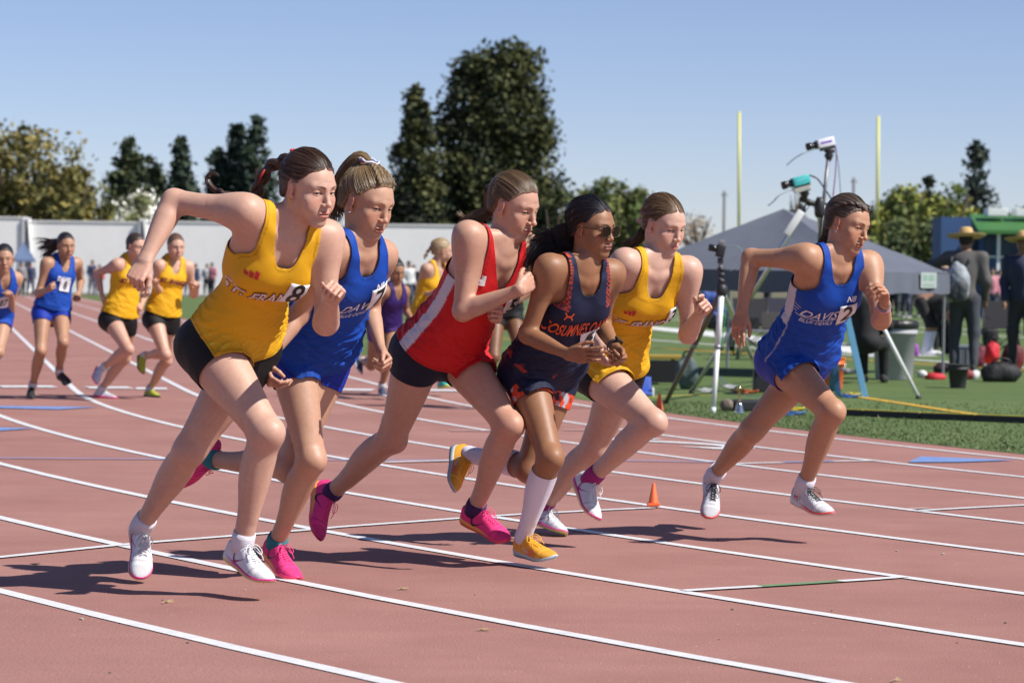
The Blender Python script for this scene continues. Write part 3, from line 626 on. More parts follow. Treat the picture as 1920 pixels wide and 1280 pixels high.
    if not far:
        def patch(ctr, pt, dr, rad, pv, prims, near=None):
            nonlocal V, Q
            cf = V[Q].mean(1); ins = ((cf - pt) @ dr > vox*.8) & (np.linalg.norm(cf - ctr, axis=1) < rad)
            if near is not None: dd = np.min([p[4](cf[:, 0], cf[:, 1], cf[:, 2]) for p in near], 0); ins &= dd < .009
            V, Q = keep_faces(V, Q, ~ins)
            P2 = [p for p in prims if np.all(p[2] - .05 < ctr + rad) and np.all(p[3] + .05 > ctr - rad)]
            v, q = field_mesh(P2, ctr - rad - .02, ctr + rad + .02, pv); cf = v[q].mean(1); ins = ((cf - pt) @ dr > -vox*.6) & (np.linalg.norm(cf - ctr, axis=1) < rad + vox*1.6)
            return keep_faces(v, q, ins)
        hu = nrm(HR[:, 2] + HR[:, 1]*.35)
        ph = patch(hc, hc - hu*.075*s + 0, hu, .135*s, .0024, body)
        V0, Q0, vx0 = V, Q, vox; V, Q = ph; vox = .0024; fc = hc + HR @ (np.array([0, .070, -.024])*hsz); pf = patch(fc, hc + HR @ (np.array([0, .050, 0])*hsz), HR[:, 1], .066*s, .0015, NK + HP); ph = (V, Q); V, Q, vox = V0, Q0, vx0
        pr = [patch(frames['h'+q][2], frames['h'+q][0], frames['h'+q][1], .135*s, .0026, ARM[:], frames['p'+q]) for q in 'RL']
        parts = [(V, Q), ph, pf] + pr
    else:
        cf = V[Q].mean(1); hu = nrm(HR[:, 2] + HR[:, 1]*.35); ins = ((cf - (hc - hu*.075*s)) @ hu > vox*.8) & (np.linalg.norm(cf - hc, axis=1) < .15); V, Q = keep_faces(V, Q, ~ins)
        v, q = field_mesh(NK + HP, hc - .16, hc + .16, .004); cf = v[q].mean(1); ins = ((cf - (hc - hu*.075*s)) @ hu > -vox*.6) & (np.linalg.norm(cf - hc, axis=1) < .156)
        parts = [(V, Q), keep_faces(v, q, ins)]
    b0 = 0; VV = []; QQ = []
    for v, q in parts: VV.append(v); QQ.append(q + b0); b0 += len(v)
    V = np.concatenate(VV); Q = np.concatenate(QQ)
    N = None; cols = face_colors(V, N, hc, HR, hsz, base, S.get('face', {}))
    # knees, elbows and knuckles a little redder, palms paler
    for q in 'RL':
        for jn, rad, a in (('kn', .055, S.get('kneered', .35)), ('el', .04, .35), ('ha', .06, .3)):
            m = np.exp(-(np.linalg.norm(V - J[jn+q], axis=1)/(rad*s))**2*1.2)*a; cols = cols*(1-m[:, None]) + base*[1.08, .72, .66]*m[:, None]
    blot = (vnoise(V, 9, 4)*.6 + vnoise(V, 24, 5)*.5 + vnoise(V, 70, 6)*.25)[:, None]*.07; cols = cols*(1 + blot*[.35, 1.1, 1.1])
    put('body', mesh(V, Q, cols=cols), SKIN(), root)
    # eyes
    for q in (-1, 1):
        c = hc + HR @ (np.array([q*.0312, .0640, .0000])*hsz); gz = nrm(HR @ nrm(np.array([S.get('gaze', (0, 0))[0]+.38, 1, S.get('gaze', (0, 0))[1]-.08])))
        x = nrm(np.cross(gz, HR[:, 2])); u = np.cross(x, gz); V3 = []; F3 = []; C3 = []; r = .0131*hsz; n1, n2 = 14, 20
        for i in range(n1+1):
            a = math.pi*i/n1 * (.5 if i < 0 else 1); 
            for k in range(n2): p = 2*math.pi*k/n2; V3.append(c + (gz*math.cos(a) + (x*math.cos(p) + u*math.sin(p))*math.sin(a))*r); C3.append((.01, .01, .01) if i <= 1 else (S.get('iris', (.08, .06, .04)) if i <= 2 else (.62, .58, .55)))
        for i in range(n1):
            for k in range(n2): F3.append((i*n2+k, i*n2+(k+1) % n2, (i+1)*n2+(k+1) % n2, (i+1)*n2+k))
        put('eye', mesh(V3, F3, cols=C3), mat('eye', rough=.22, attr=True, spec=.25), root)
    # ---------------- clothes
    L = float(np.linalg.norm(NB - PC))
    def tcoord(V):
        d = V - PC; t = (d @ up)/L; u_ = np.clip(t, 0, 1)[:, None]; ff = F1 + (F2-F1)*u_; ff /= np.linalg.norm(ff, axis=1, keepdims=True); rr_ = np.cross(ff, up)
        rr_ *= np.sign((rr_ @ rl))[:, None]; d2 = d - np.outer(t*L, up); return (d2*rr_).sum(1)/s, (d2*ff).sum(1)/s, t
    def legco(V, q):
        a, b = J['hip'+q], J['kn'+q]; ax = nrm(b-a); d = V - a; t = d @ ax; return t/np.linalg.norm(b-a), np.linalg.norm(d - np.outer(t, ax), axis=1), t
    lo2, hi2 = bounds(T_ + [TH['R'], TH['L']], .03); cv = .0055 if not far else .010
    sh = S['shorts']; V, Q = field_mesh(T_[:1] + GL + [TH['R'], TH['L']], lo2, hi2, cv, extra=sh.get('off', .0045))
    u_, v_, t_ = tcoord(V); tR, dR, _ = legco(V, 'R'); tL, dL, _ = legco(V, 'L'); tq = np.where(dR < dL, tR, tL)
    kfq = np.where((dR < dL)[:, None], frames['kR'], frames['kL']); 
    gs = np.maximum((t_ - sh.get('waist', .22))*L, (tq - sh.get('hem', .30))*.41 + 0.0)
    V2, T2 = islands(*clip_mesh(V, Q, gs)); N2 = normals(V2, T2); V2 = drape(V2, N2, S.get('seed', 1)+9, sh.get('amp', .0012), rl, 30)
    u_, v_, t_ = tcoord(V2); tR, dR, _ = legco(V2, 'R'); tL, dL, _ = legco(V2, 'L'); c = np.tile(np.array(sh['col'])*.88, (len(V2), 1)).astype(float); c *= np.where(np.abs(np.where(dR < dL, tR, tL) - sh.get('hem', .30) + .045) < .006, .6, 1)[:, None]
    if 'paint' in sh: c = sh['paint'](c, V2, u_, v_, t_, np.where(dR < dL, tR, tL), dR < dL)
    so_ = put('shorts', mesh(V2, T2, cols=c), mat('cloth_shorts', rough=.62, attr=True, bump=.25, bscale=900, spec=.3), root); sm = so_.modifiers.new('thick', 'SOLIDIFY'); sm.thickness = .0025; sm.offset = 1
    bvs = BVHTree.FromPolygons([tuple(v) for v in V2], [tuple(t) for t in T2])
    tpd = S['top']; ext = tpd.get('off', .0065); cl = T_ + [TH['R'], TH['L'], ellip(tp(.70, 0, .056), (.118*s, .046*s*bust, .065*s), RT, .05*s)]
    if tpd.get('loose'):
        lz = tpd['loose']; cl = cl + [limb(PC + (PC-NB)*.0, NB, F1, [(-.10, .150*s+lz, .095*s+lz, .100*s+lz), (.15, .150*s+lz, .100*s+lz, .100*s+lz), (.4, .132*s+lz, .098*s+lz, .092*s+lz), (.62, .132*s, .096*s, .09*s), (.7, .09*s, .05*s, .05*s)], F2, k=.03)]
    lo2, hi2 = bounds(cl, .03); V, Q = field_mesh(cl, lo2, hi2, cv, extra=ext); u_, v_, t_ = tcoord(V)
    sw = tpd.get('strap', (.062, .098)); tap = tpd.get('armpit', .80); nf = tpd.get('neckf', .86); nb = tpd.get('neckb', .97)
    def gtop(V):
        u_, v_, t_ = tcoord(V)
        hemt = tpd.get('hem', .12) + tpd.get('hemu', 0.0)*u_ + tpd.get('hemv', 0)*v_ + tpd.get('hemc', .0)*(np.abs(u_)/.15)**2
        au = np.abs(u_)
        uout = np.interp(t_, [tap-.03, tap, tap+.03, tap+.08, tap+.13, 1.15], [.30, .152, sw[1]+.030, sw[1]+.008, sw[1], sw[1]-.004])
        def scoop(t0, p): return t0 + (1.06 - t0)*np.clip(au/sw[0], 0, 1.6)**p
        w_ = 1/(1+np.exp(-(v_ - tpd.get('vsplit', -.005))/.006)); nt_ = scoop(nf, tpd.get('np', 3.0))*w_ + scoop(nb, 3.0)*(1-w_)
        tR, dR, _ = legco(V, 'R'); tL, dL, _ = legco(V, 'L'); tq = np.where(dR < dL, tR, tL)
        return np.maximum.reduce([(hemt - t_)*L, np.where(t_ < .4, (v_ - tpd.get('vcut', .150))*s, -1), np.where(t_ < .35, (tq - .42)*.41, -1), (au - uout)*s, (t_ - nt_)*L, (t_-1.25)*L])
    gt = gtop(V)
    V2, T2 = islands(*clip_mesh(V, Q, gt)); N2 = normals(V2, T2); u_, v_, t_ = tcoord(V2)
    dr = drape(V2, N2, S.get('seed', 1), tpd.get('amp', .004), rl*.8 + up*tpd.get('fold', .35), tpd.get('fsc', 24)); k_ = np.clip((1.0 - t_)/.5, .12, 1)[:, None]*np.clip(1.2-np.exp(-((t_-.68)/.16)**2)*tpd.get('flat', 1.1), .1, 1)[:, None]*np.clip((t_-tpd.get('hem', .1)+.02)/.12, .3, 1)[:, None]; V2 = V2 + (dr - V2)*k_
    fo = folds(V2, N2, u_, t_, L, S.get('seed', 1), tpd.get('fold_amp', .0065), tpd.get('wl', .036), tpd.get('slant', 1.0)) - V2; V2 = V2 + fo*np.clip((.55 - t_)/.15, 0, 1)[:, None]*np.clip((t_-tpd.get('hem', .1)+.02)/.10, .25, 1)[:, None]
    V2 = V2 + N2*(.0035*np.clip((.42 - t_)/.14, 0, 1)*tpd.get('push', 1))[:, None]
    if tpd.get('flare'): k_ = np.clip((tpd['hem']+.25-t_)/.25, 0, 1); hz = N2 - np.outer(N2 @ up, up); V2 = V2 + hz*(k_*tpd['flare']*(1+.6*np.sin(np.arctan2(u_, v_)*7+S.get('seed', 1))))[:, None]
    c = np.tile(np.array(tpd['col'])*.88, (len(V2), 1)).astype(float)
    if 'paint' in tpd: c = tpd['paint'](c, V2, u_, v_, t_, gt)
    gv = gtop(V2); c = c*np.where((gv > -.013) & (gv < -.009), .62, np.where(gv >= -.009, .90, 1))[:, None]
    to_ = put('tank_top', mesh(V2, T2, cols=c), mat('cloth_top', rough=.6, attr=True, bump=.3, bscale=900, spec=.3), root); sm = to_.modifiers.new('thick', 'SOLIDIFY'); sm.thickness = .003; sm.offset = 1
    bvt = BVHTree.FromPolygons([tuple(v) for v in V2], [tuple(t) for t in T2])
    # ---------------- socks and shoes
    for q, si in (('R', 1), ('L', -1)):
        an, toe, kn = J['an'+q], J['toe'+q], J['kn'+q]; e = nrm(toe - an); hint = nrm(kn-an)*.75 + frames['k'+q]*.6; p = nrm(hint - e*(hint @ e)); a = math.radians(19.5)
        fy = e*math.cos(a) + p*math.sin(a); fz = -e*math.sin(a) + p*math.cos(a); fx = np.cross(fy, fz); Rf = np.stack([fx, fy, fz], 1); shs = s*S.get('shoe', 1.0)*.98
        # fx points to the person's right; the right foot's inside is -x
        sp = dict(S['shoes']); make_shoe(root, an, Rf, shs, sp, 1 if q == 'R' else -1, far)
        hs_ = S.get('sockh', .055); ax = nrm(kn - an); sc_ = S['sock']
        if hs_ > .2:
            pr = [p_ for p_ in LEG if True]; F_ = Field(*[b for b in (np.minimum(an, kn)-.09, np.maximum(an, kn)+.09)], cv)
            i0 = 5 if q == 'L' and False else 0; nl_ = len(LEG)//2; half = LEG[:nl_] if q == 'R' else LEG[nl_:]
            for p_ in half[1:]: F_.put(p_, .0028)
            vv, qq = F_.mesh(); hh = (vv - an) @ ax; gg = np.maximum(hh - hs_*s, -hh - .03*s); vv, qq = clip_mesh(vv, qq, gg); me = mesh(vv, qq, cols=np.tile(sc_, (len(vv), 1)))
        else:
            m = MB(); m.tube([an - ax*.035*s, an, an + ax*hs_*s*.5, an + ax*hs_*s, an + ax*(hs_*s-.004)], [.036*s, .0415*s, .0405*s, .0392*s, .033*s], 20); me = bpy.data.meshes.new('sock'); me.from_pydata(m.V, [], m.F); setcol(me, np.tile(sc_, (len(m.V), 1)))
        put('sock', me, mat('sock_knit', rough=.85, attr=True, bump=.5, bscale=400), root)
    hm = hair_mat('hair_'+S['hair'].get('name', 'brown'), *S['hair']['col']); S['hair']['skin'] = tuple(base); ho = build_hair(root, hc, HR, hsz, S['hair'], hm, S.get('seed', 1), far)
    return dict(root=root, J=J, hc=hc, HR=HR, s=s, hs=hsz, up=up, F1=F1, F2=F2, rl=rl, tp=tp, bvt=bvt, bvs=bvs, top=to_, shorts=so_, hair=ho, hm=hm, frames=frames, L=L, PC=PC, NB=NB)

WHITE = (.78, .78, .78)
GOLD = (.80, .42, .008)
def lin(r, g, b): return tuple(((c/255+.055)/1.055)**2.4 if c > 10 else c/255/12.92 for c in (r, g, b))
def top_yellow(c, V, u, v, t, g):
    m = np.clip((.34 - t)/.2, 0, 1); st = (np.abs((t*22 + u*18 + vnoise(V, 40, 2)*.35) % 1 - .5) < .06)*m*.8
    return c*(1-st[:, None]) + np.array((.70, .54, .05))*st[:, None]
def tail_w(a, b, c): return lambda x: np.interp(x, [0, .15, .6, 1], [a, b, c, c*.3])
A = dict(label='runner in yellow tank top and black shorts wearing number 8, dark braid flying behind', H=1.70, Y=9.65, heading=31, px=dict(hip=(432, 655), neck=(535, 432), head=(580, 352),
    shR=(462, 398), elR=(326, 378), wrR=(272, 488), haR=(251, 526), shL=(612, 444), elL=(611, 606), wrL=(622, 560), haL=(634, 535),
    knR=(500, 812), anR=(455, 1015), toeR=(507, 1092), knL=(356, 842), anL=(268, 982), toeL=(266, 1088)),
    sgn=dict(elR=1, wrR=-1, haR=-1, elL=-1, wrL=-1, haL=-1, knR=-1, anR=1, toeR=-1, knL=1, anL=1, toeL=-1), lean=-1, shyaw=45,
    head=(48, 14, -2), hscale=1.04, skin=(.58, .385, .30), arm=1.12, leg=1.14, girth=1.06, bust=1.0, thumb=dict(R=(.6, -.5, -.6), L=(-.3, -.6, .5)), curl=dict(R=FIST, L=FIST),
    shorts=dict(col=(.008, .008, .009), waist=.26, hem=.26), top=dict(col=GOLD, off=.0045, hem=.06, hemc=.08, neckf=.835, np=3.4, strap=(.062, .112), armpit=.79, amp=.004, vcut=.13, wl=.030, fold_amp=.009, slant=1.6, paint=top_yellow),
    shoes=dict(upper=(.72, .72, .74), sole=(.70, .70, .70), sole2=(.62, .01, .22), soley=-.10, plate=(.65, .72, .2), lace=(.75, .75, .75), logo=('tick', (.28, .01, .13))), sock=(.70, .68, .74), sockh=.036,
    hair=dict(name='dark_brown', part=0.0, **{'from': (0, .085, .068)}, col=((.020, .010, .007), (.085, .045, .028)), anchor=(-.0, -.085, .078), thick=.010, label='dark brown hair parted and pulled tight'),
    iris=(.05, .04, .03), gaze=(.12, -.05), face=dict(cheek=1.12, jaw=1.05, browa=.9, brow=(.06, .03, .02)), seed=11)

NAVY = (.010, .016, .048); ROYAL = (.003, .062, .40); RED = (.62, .010, .014)
PINK = (.85, .035, .22); PINKSH = dict(upper=PINK, sole=(.85, .35, .05), sole2=(.80, .03, .15), soley=.0, plate=(.8, .1, .1), lace=(.85, .06, .25), logo=('tick', (.01, .01, .012)))
WHSH = dict(upper=(.72, .72, .74), sole=(.66, .05, .28), sole2=(.62, .01, .22), soley=-.10, plate=(.65, .72, .2), lace=(.75, .75, .75), logo=('tick', (.40, .01, .16)))
def piping(c, u, v, t, side_col, lo=.0, hi=.80, cen=0.0, w=.018):
    m = (np.abs(v - cen) < w)*(np.abs(u) > .08)*(t < hi)*(t > lo); return np.where(m[:, None], np.array(side_col), c)
def top_blue(c, V, u, v, t, g): 
    c = piping(c, u, v, t, (.55, .56, .62), .42, .84, -.012, .030); return piping(c, u, v, t, (.35, .36, .45), .02, .42, .018, .003)
def top_red(c, V, u, v, t, g): return piping(c, u, v, t, (.62, .60, .64), -.2, .80, .0, .022)
def top_navy(c, V, u, v, t, g):
    n = vnoise(np.stack([u*60 + t*20, t*14 - u*8, v*3], 1), 1.0, 8); m = (n > .55)*np.clip((.22 - t)/.1, 0, 1); m2 = (np.abs(u) > .085)*(t > .8)*(np.sin(t*420) > .2)
    k = np.clip(m + m2*.9, 0, 1)[:, None]; return c*(1-k) + np.array((.60, .07, .02))*k
def short_navy(c, V, u, v, t, tq, isR):
    band = (tq > .185)
    n = vnoise(V, 55, 5); q = np.where((n > .30)[:, None], np.array((.42, .44, .5)), np.where((n < -.5)[:, None], np.array(NAVY), np.array((.68, .07, .02)))); return np.where(band[:, None], q, c)
B = dict(label='blonde runner in royal blue with high ponytail, wearing number 7 behind number 8', H=1.66, Y=10.15, heading=36, px=dict(hip=(583, 662), neck=(672, 462), head=(690, 378),
    shR=(618, 470), elR=(560, 590), wrR=(494, 684), haR=(508, 718), shL=(716, 478), elL=(694, 580), wrL=(715, 658), haL=(731, 685),
    knR=(584, 862), anR=(520, 1013), toeR=(556, 1087), knL=(540, 882), anL=(402, 861), toeL=(345, 912)),
    sgn=dict(elR=1, wrR=-1, haR=-1, elL=1, wrL=-1, haL=-1, knR=-1, anR=1, toeR=-1, knL=-1, anL=1, toeL=1), lean=-1, shyaw=42,
    head=(50, 20, 2), hscale=1.08, skin=(.50, .31, .22), arm=.96, leg=1.0, thumb=dict(R=(.3, -.6, .4), L=(.2, -.8, .3)), curl=dict(R=LOOSE, L=[(60, 70, 30), (66, 75, 35), (70, 78, 38), (72, 80, 38)]),
    shorts=dict(col=(.006, .030, .36), waist=.24, hem=.28), top=dict(col=ROYAL, hem=.0, hemc=.04, neckf=.87, np=3.2, strap=(.060, .106), armpit=.79, amp=.009, loose=.006, paint=top_blue, thigh=.22),
    shoes=PINKSH, sock=(.02, .18, .22), sockh=.020,
    hair=dict(name='blonde', col=((.10, .060, .028), (.36, .245, .125)), anchor=(0, -.055, .115), thick=.009, over=520, label='blonde hair pulled up in a high ponytail'),
    iris=(.05, .09, .13), gaze=(.05, .0), face=dict(brow=(.24, .14, .08), browa=.6, cheek=.98, jaw=.94, nose=.985), seed=23)
C = dict(label='runner in red tank top with white side stripe and navy shorts, pink spikes', H=1.70, Y=10.75, heading=38, px=dict(hip=(820, 662), neck=(936, 474), head=(968, 378),
    shR=(878, 442), elR=(868, 584), wrR=(974, 543), haR=(1000, 523), shL=(982, 462), elL=(912, 560), wrL=(925, 592), haL=(940, 588),
    knR=(735, 822), anR=(624, 922), toeR=(596, 1012), knL=(955, 798), anL=(892, 950), toeL=(957, 1014)),
    sgn=dict(elR=1, wrR=-1, haR=1, elL=1, wrL=-1, haL=-1, knR=1, anR=1, toeR=-1, knL=-1, anL=1, toeL=-1), lean=-1, shyaw=52,
    head=(55, 20, -2), hscale=1.02, skin=(.54, .335, .25), arm=.98, leg=1.04, thumb=dict(R=(.1, -.4, .9), L=(.2, -.7, .6)), curl=dict(R=FIST, L=FIST),
    shorts=dict(col=(.006, .010, .030), waist=.30, hem=.23), top=dict(col=RED, hem=.02, hemc=.03, neckf=.80, np=1.5, strap=(.066, .104), armpit=.76, amp=.009, loose=.003, paint=top_red, thigh=.2),
    shoes=PINKSH, sock=(.05, .01, .09), sockh=.022, kneered=.6,
    hair=dict(name='light_brown', col=((.055, .032, .018), (.22, .14, .075)), anchor=(0, -.115, .035), thick=.009, over=520, label='light brown hair in a low ponytail'),
    iris=(.06, .08, .08), gaze=(.05, -.1), face=dict(brow=(.22, .13, .08), browa=.7, jaw=.90, nose=1.03), seed=31)
D = dict(label='runner in navy and orange with number 4, sunglasses, white knee socks and yellow shoes', H=1.60, Y=10.75, heading=38, px=dict(hip=(1018, 700), neck=(1093, 512), head=(1112, 422),
    shR=(1030, 502), elR=(990, 628), wrR=(1066, 664), haR=(1098, 666), shL=(1146, 512), elL=(1128, 608), wrL=(1154, 654), haL=(1166, 680),
    knR=(1032, 858), anR=(982, 1004), toeR=(1038, 1046), knL=(990, 880), anL=(882, 852), toeL=(850, 922)),
    sgn=dict(elR=1, wrR=-1, haR=-1, elL=1, wrL=-1, haL=-1, knR=-1, anR=1, toeR=-1, knL=-1, anL=1, toeL=-1), lean=-1, shyaw=45,
    head=(52, 8, -3), skin=(.30, .155, .082), arm=.96, leg=.98, thumb=dict(R=(.2, -.5, .8), L=(.4, -.6, .2)), curl=dict(R=OPEN, L=[(60, 70, 30), (66, 75, 35), (70, 78, 38), (72, 80, 38)]),
    shorts=dict(col=NAVY, waist=.30, hem=.33, paint=short_navy), top=dict(col=(.008, .013, .046), hem=.02, hemc=.03, neckf=.91, np=3.2, strap=(.058, .104), armpit=.77, amp=.009, loose=.004, paint=top_navy, thigh=.2),
    shoes=dict(upper=(.85, .40, .03), upper2=(.75, .16, .06), umask=lambda V: np.clip((.05 - V[:, 2])/.01, 0, 1)*np.clip((V[:, 1]+.02)/.02, 0, 1)*np.clip((.07-V[:, 1])/.02, 0, 1)*.8, sole=(.42, .50, .53), plate=(.2, .25, .3), lace=(.85, .45, .02), logo=('word', (.7, .72, .75)), word='HOKA'), sock=(.72, .70, .80), sockh=.33,
    hair=dict(name='black', col=((.004, .004, .006), (.020, .018, .024)), anchor=(0, -.105, -.035), thick=.012, over=560, part=.012, **{'from': (.012, .082, .070)}, label='long black hair flying behind in a low ponytail'),
    iris=(.03, .02, .015), face=dict(brow=(.02, .012, .01), browa=.85, lip=(.22, .075, .065), nose=.97, cheek=1.06), seed=47)
E_ = dict(label='yellow-shirted runner with pink hair ribbon between the navy number 4 and blue number 2', H=1.68, Y=11.6, heading=33, px=dict(hip=(1140, 692), neck=(1222, 502), head=(1246, 420),
    shR=(1172, 492), elR=(1108, 560), wrR=(1120, 640), haR=(1124, 672), shL=(1290, 506), elL=(1290, 628), wrL=(1313, 585), haL=(1326, 566),
    knR=(1224, 792), anR=(1110, 895), toeR=(1118, 974), knL=(1112, 840), anL=(1018, 950), toeL=(1064, 1000)),
    sgn=dict(elR=1, wrR=-1, haR=-1, elL=1, wrL=-1, haL=-1, knR=-1, anR=1, toeR=-1, knL=1, anL=1, toeL=-1), lean=-1, shyaw=40,
    head=(42, 20, -2), skin=(.60, .41, .33), arm=.98, leg=1.08, thumb=dict(R=(.3, -.6, .4), L=(-.5, -.3, .8)), curl=dict(R=LOOSE, L=[(22, 25, 15), (80, 90, 40), (84, 92, 40), (84, 92, 40)]),
    shorts=dict(col=(.008, .008, .009), waist=.24, hem=.24), top=dict(col=GOLD, hem=.02, hemc=.06, neckf=.84, np=3.2, strap=(.062, .108), armpit=.79, amp=.006, fold_amp=.008, wl=.03, paint=top_yellow),
    shoes=WHSH, sock=(.36, .02, .18), sockh=.045,
    hair=dict(name='golden_brown', col=((.06, .034, .017), (.19, .115, .058)), anchor=(0, -.105, -.02), thick=.008, over=520, part=.004, **{'from': (.004, .085, .068)}, label='golden brown hair parted in the middle'),
    iris=(.06, .06, .05), gaze=(.0, -.15), face=dict(brow=(.28, .17, .10), browa=.65, cheek=1.08, nose=.97), seed=59)
F_ = dict(label='rightmost runner in blue tank top wearing number 2, braided dark hair, arm swung far back', H=1.70, Y=12.0, heading=34, px=dict(hip=(1496, 676), neck=(1567, 492), head=(1591, 420),
    shR=(1512, 484), elR=(1408, 484), wrR=(1391, 584), haR=(1384, 616), shL=(1628, 496), elL=(1652, 600), wrL=(1659, 566), haL=(1657, 540),
    knR=(1560, 772), anR=(1507, 912), toeR=(1558, 964), knL=(1410, 806), anL=(1338, 892), toeL=(1332, 974)),
    sgn=dict(elR=1, wrR=-1, haR=-1, elL=-1, wrL=-1, haL=-1, knR=-1, anR=1, toeR=-1, knL=1, anL=1, toeL=-1), lean=-1, shyaw=46,
    head=(48, 16, 6), skin=(.47, .275, .175), arm=1.06, leg=1.04, thumb=dict(R=(.8, -.3, .1), L=(-.3, .2, .5)), curl=dict(R=[(10, 20, 12), (14, 24, 14), (30, 34, 20), (36, 40, 20)], L=[(40, 50, 25), (46, 52, 28), (50, 55, 28), (54, 58, 30)]),
    shorts=dict(col=(.022, .055, .42), waist=.26, hem=.22), top=dict(col=ROYAL, hem=.02, hemc=.03, neckf=.90, np=3.2, strap=(.060, .106), armpit=.78, amp=.009, loose=.004, paint=top_blue, thigh=.24, flare=.006),
    shoes=dict(upper=(.66, .67, .72), upper2=(.20, .21, .25), umask=lambda V: ((np.sin(V[:, 1]*420)*np.sin(V[:, 2]*420) > .35)*(V[:, 1] < .06)).astype(float), sole=(.66, .67, .70), sole2=(.75, .05, .03), soley=-.05, plate=(.6, .6, .6), lace=(.008, .008, .008), logo=('arcs', (.55, .02, .02))), sock=(.66, .64, .72), sockh=.055,
    hair=dict(name='ash_brown', col=((.018, .012, .010), (.13, .090, .065)), anchor=(0, -.105, -.01), thick=.010, over=520, label='dark braided hair pulled into a low ponytail'),
    iris=(.03, .02, .015), gaze=(.1, 0), face=dict(brow=(.05, .03, .02), browa=.9, jaw=1.05, nose=1.02), seed=61)
RUN = {}
for k_, sp_ in dict(A=A, B=B, C=C, D=D, E=E_, F=F_).items():
    RUN[k_] = person(k_, sp_, 'front group of runners at the start')

# ------------------------------------------------------------------ hair tails, numbers, lettering and small things worn
def world_tail(r, pts, width, count, seed, name='ponytail', fray=.3, flat=.6, wave=0.0, rad=(.0012, .0022), nseg=18, parent=None):
    paths = bundle(pts, width, count, seed, wave, flat, fray, nseg); rs = np.random.RandomState(seed)
    V, Q, A = strand_mesh(paths, [rs.uniform(*rad) for _ in paths]); me = mesh(V, Q); set_comb(me, np.stack([A*37, A*11, A*0], 1)); o = put(name, me, r['hm'], parent or r['hair']); o['kind'] = 'stuff'; return o
def hat_(r, p): return r['hc'] + r['HR'] @ (np.array(p, float)*r['hs'])
def depth(r): return float(r['hc'][1])
def bib(r, txt, ctr, size, w, h, ux, nn):
    bv = r['bvt']; pw = mat('bib_paper', (.74, .74, .75), .55); x, y = w/2, h/2
    b = decal('number_bib', [[(-x, -y), (x, -y), (x, y), (-x, y)]], ctr, ux, nn, bv, pw, r['root'], eps=.0105, maxlen=.02)
    if b is not None:
        sm = b.modifiers.new('t', 'SOLIDIFY'); sm.thickness = .0012; sm.offset = -1
        text_decal('digit', txt, size, ctr, ux, nn, bv, mat('print_black', (.012, .012, .013), .5), b, bold=.0018, sx=.86, eps=.0122)
def print_on(r, name, txt, ctr, size, ux, nn, m, **kw): return text_decal(name, txt, size, ctr, ux, nn, r['bvt'], m, r['top'], eps=kw.pop('eps', .0080), **kw)
def frame_at(r, t, u, v=.0, yaw=0.0):
    """centre, right-hand axis and outward axis on the front of the top"""
    ff = nrm(r['F1'] + (r['F2']-r['F1'])*t); lat = -np.cross(ff, r['up']); lat = lat if lat @ r['rl'] < 0 else -lat; a = math.radians(yaw)
    nn = nrm(ff*math.cos(a) - lat*math.sin(a)); ux = nrm(lat*math.cos(a) + ff*math.sin(a)); return r['tp'](t, u, v), ux, nn
M_RED = mat('print_red', (.50, .015, .02), .5); M_WHT = mat('print_white', (.72, .72, .74), .5); M_ORG = mat('print_orange', (.72, .09, .015), .5)
M_MAR = mat('print_maroon', (.13, .008, .03), .5); M_NVY = mat('print_navy', (.03, .02, .10), .5); M_BLK = mat('print_black', (.012, .012, .013), .5)
def bars(r, ctr, ux, nn, s, m):
    P = [[(-1.0+i*.72, -.5+.0), (-.5+i*.72, -.5), (-.5+i*.72 - .0, -.5+.45+i*.27), (-1.0+i*.72-.12, -.5+.55+i*.27)] for i in range(3)]
    decal('logo', [[(x*s, y*s) for x, y in p] for p in P], ctr, ux, nn, r['bvt'], m, r['top'], eps=.0080)
def stfrancis(r, t=.655, u=.015, size=.062, yaw=8, tilt=-.10):
    c, ux, nn = frame_at(r, t, u, 0, yaw); uy = np.cross(nn, ux); ux = nrm(ux + uy*tilt)
    print_on(r, 'lettering_outline', 'ST. FRANCIS', c, size, ux, nn, M_MAR, bold=.055*size, sx=.66, shear=.12, arc=.2, eps=.0078)
    print_on(r, 'lettering', 'ST. FRANCIS', c, size, ux, nn, mat('print_pale', (.66, .60, .62), .5), bold=.015*size, sx=.66, shear=.12, arc=.2, eps=.0090)
r = RUN['A']; Yh = depth(r)
stfrancis(r, .60, .004, .080, 6, .16); c, ux, nn = frame_at(r, .775, .080, 0, 14); bars(r, c, ux, nn, .026, M_RED)
c, ux, nn = frame_at(r, .67, -.070, 0, 0); uy = np.cross(nn, ux); bib(r, '8', c, .130, .080, .100, nrm(ux - uy*.12), nn)
G = [hat_(r, (0, -.098, .082)), at(508, 312, Yh+.09), at(490, 338, Yh+.10), at(478, 366, Yh+.12), at(455, 377, Yh+.15), at(430, 368, Yh+.18), at(408, 360, Yh+.20)]
braid(r['hair'], 'braid', G, .0235, r['hm'], 70)
world_tail(r, [G[-1], at(396, 350, Yh+.21), at(389, 336, Yh+.22), at(396, 325, Yh+.22), at(408, 328, Yh+.22), at(411, 334, Yh+.22)], lambda x: np.interp(x, [0, .3, 1], [.010, .010, .002]), 90, 3, 'braid_end', fray=.1)
m = MB(); 
for i in range(10): a = i*.63; c0 = hat_(r, (math.cos(a)*.016, -.098+.008*math.sin(3*a), .088+math.sin(a)*.012)); m.lathe(c0, [(.001, -.008), (.007, -.004), (.008, .002), (.001, .008)], 8)
m.build('hair_tie', mat('red_scrunchie', (.60, .01, .01), .6, noise=.3, nscale=90), r['hair'], True)
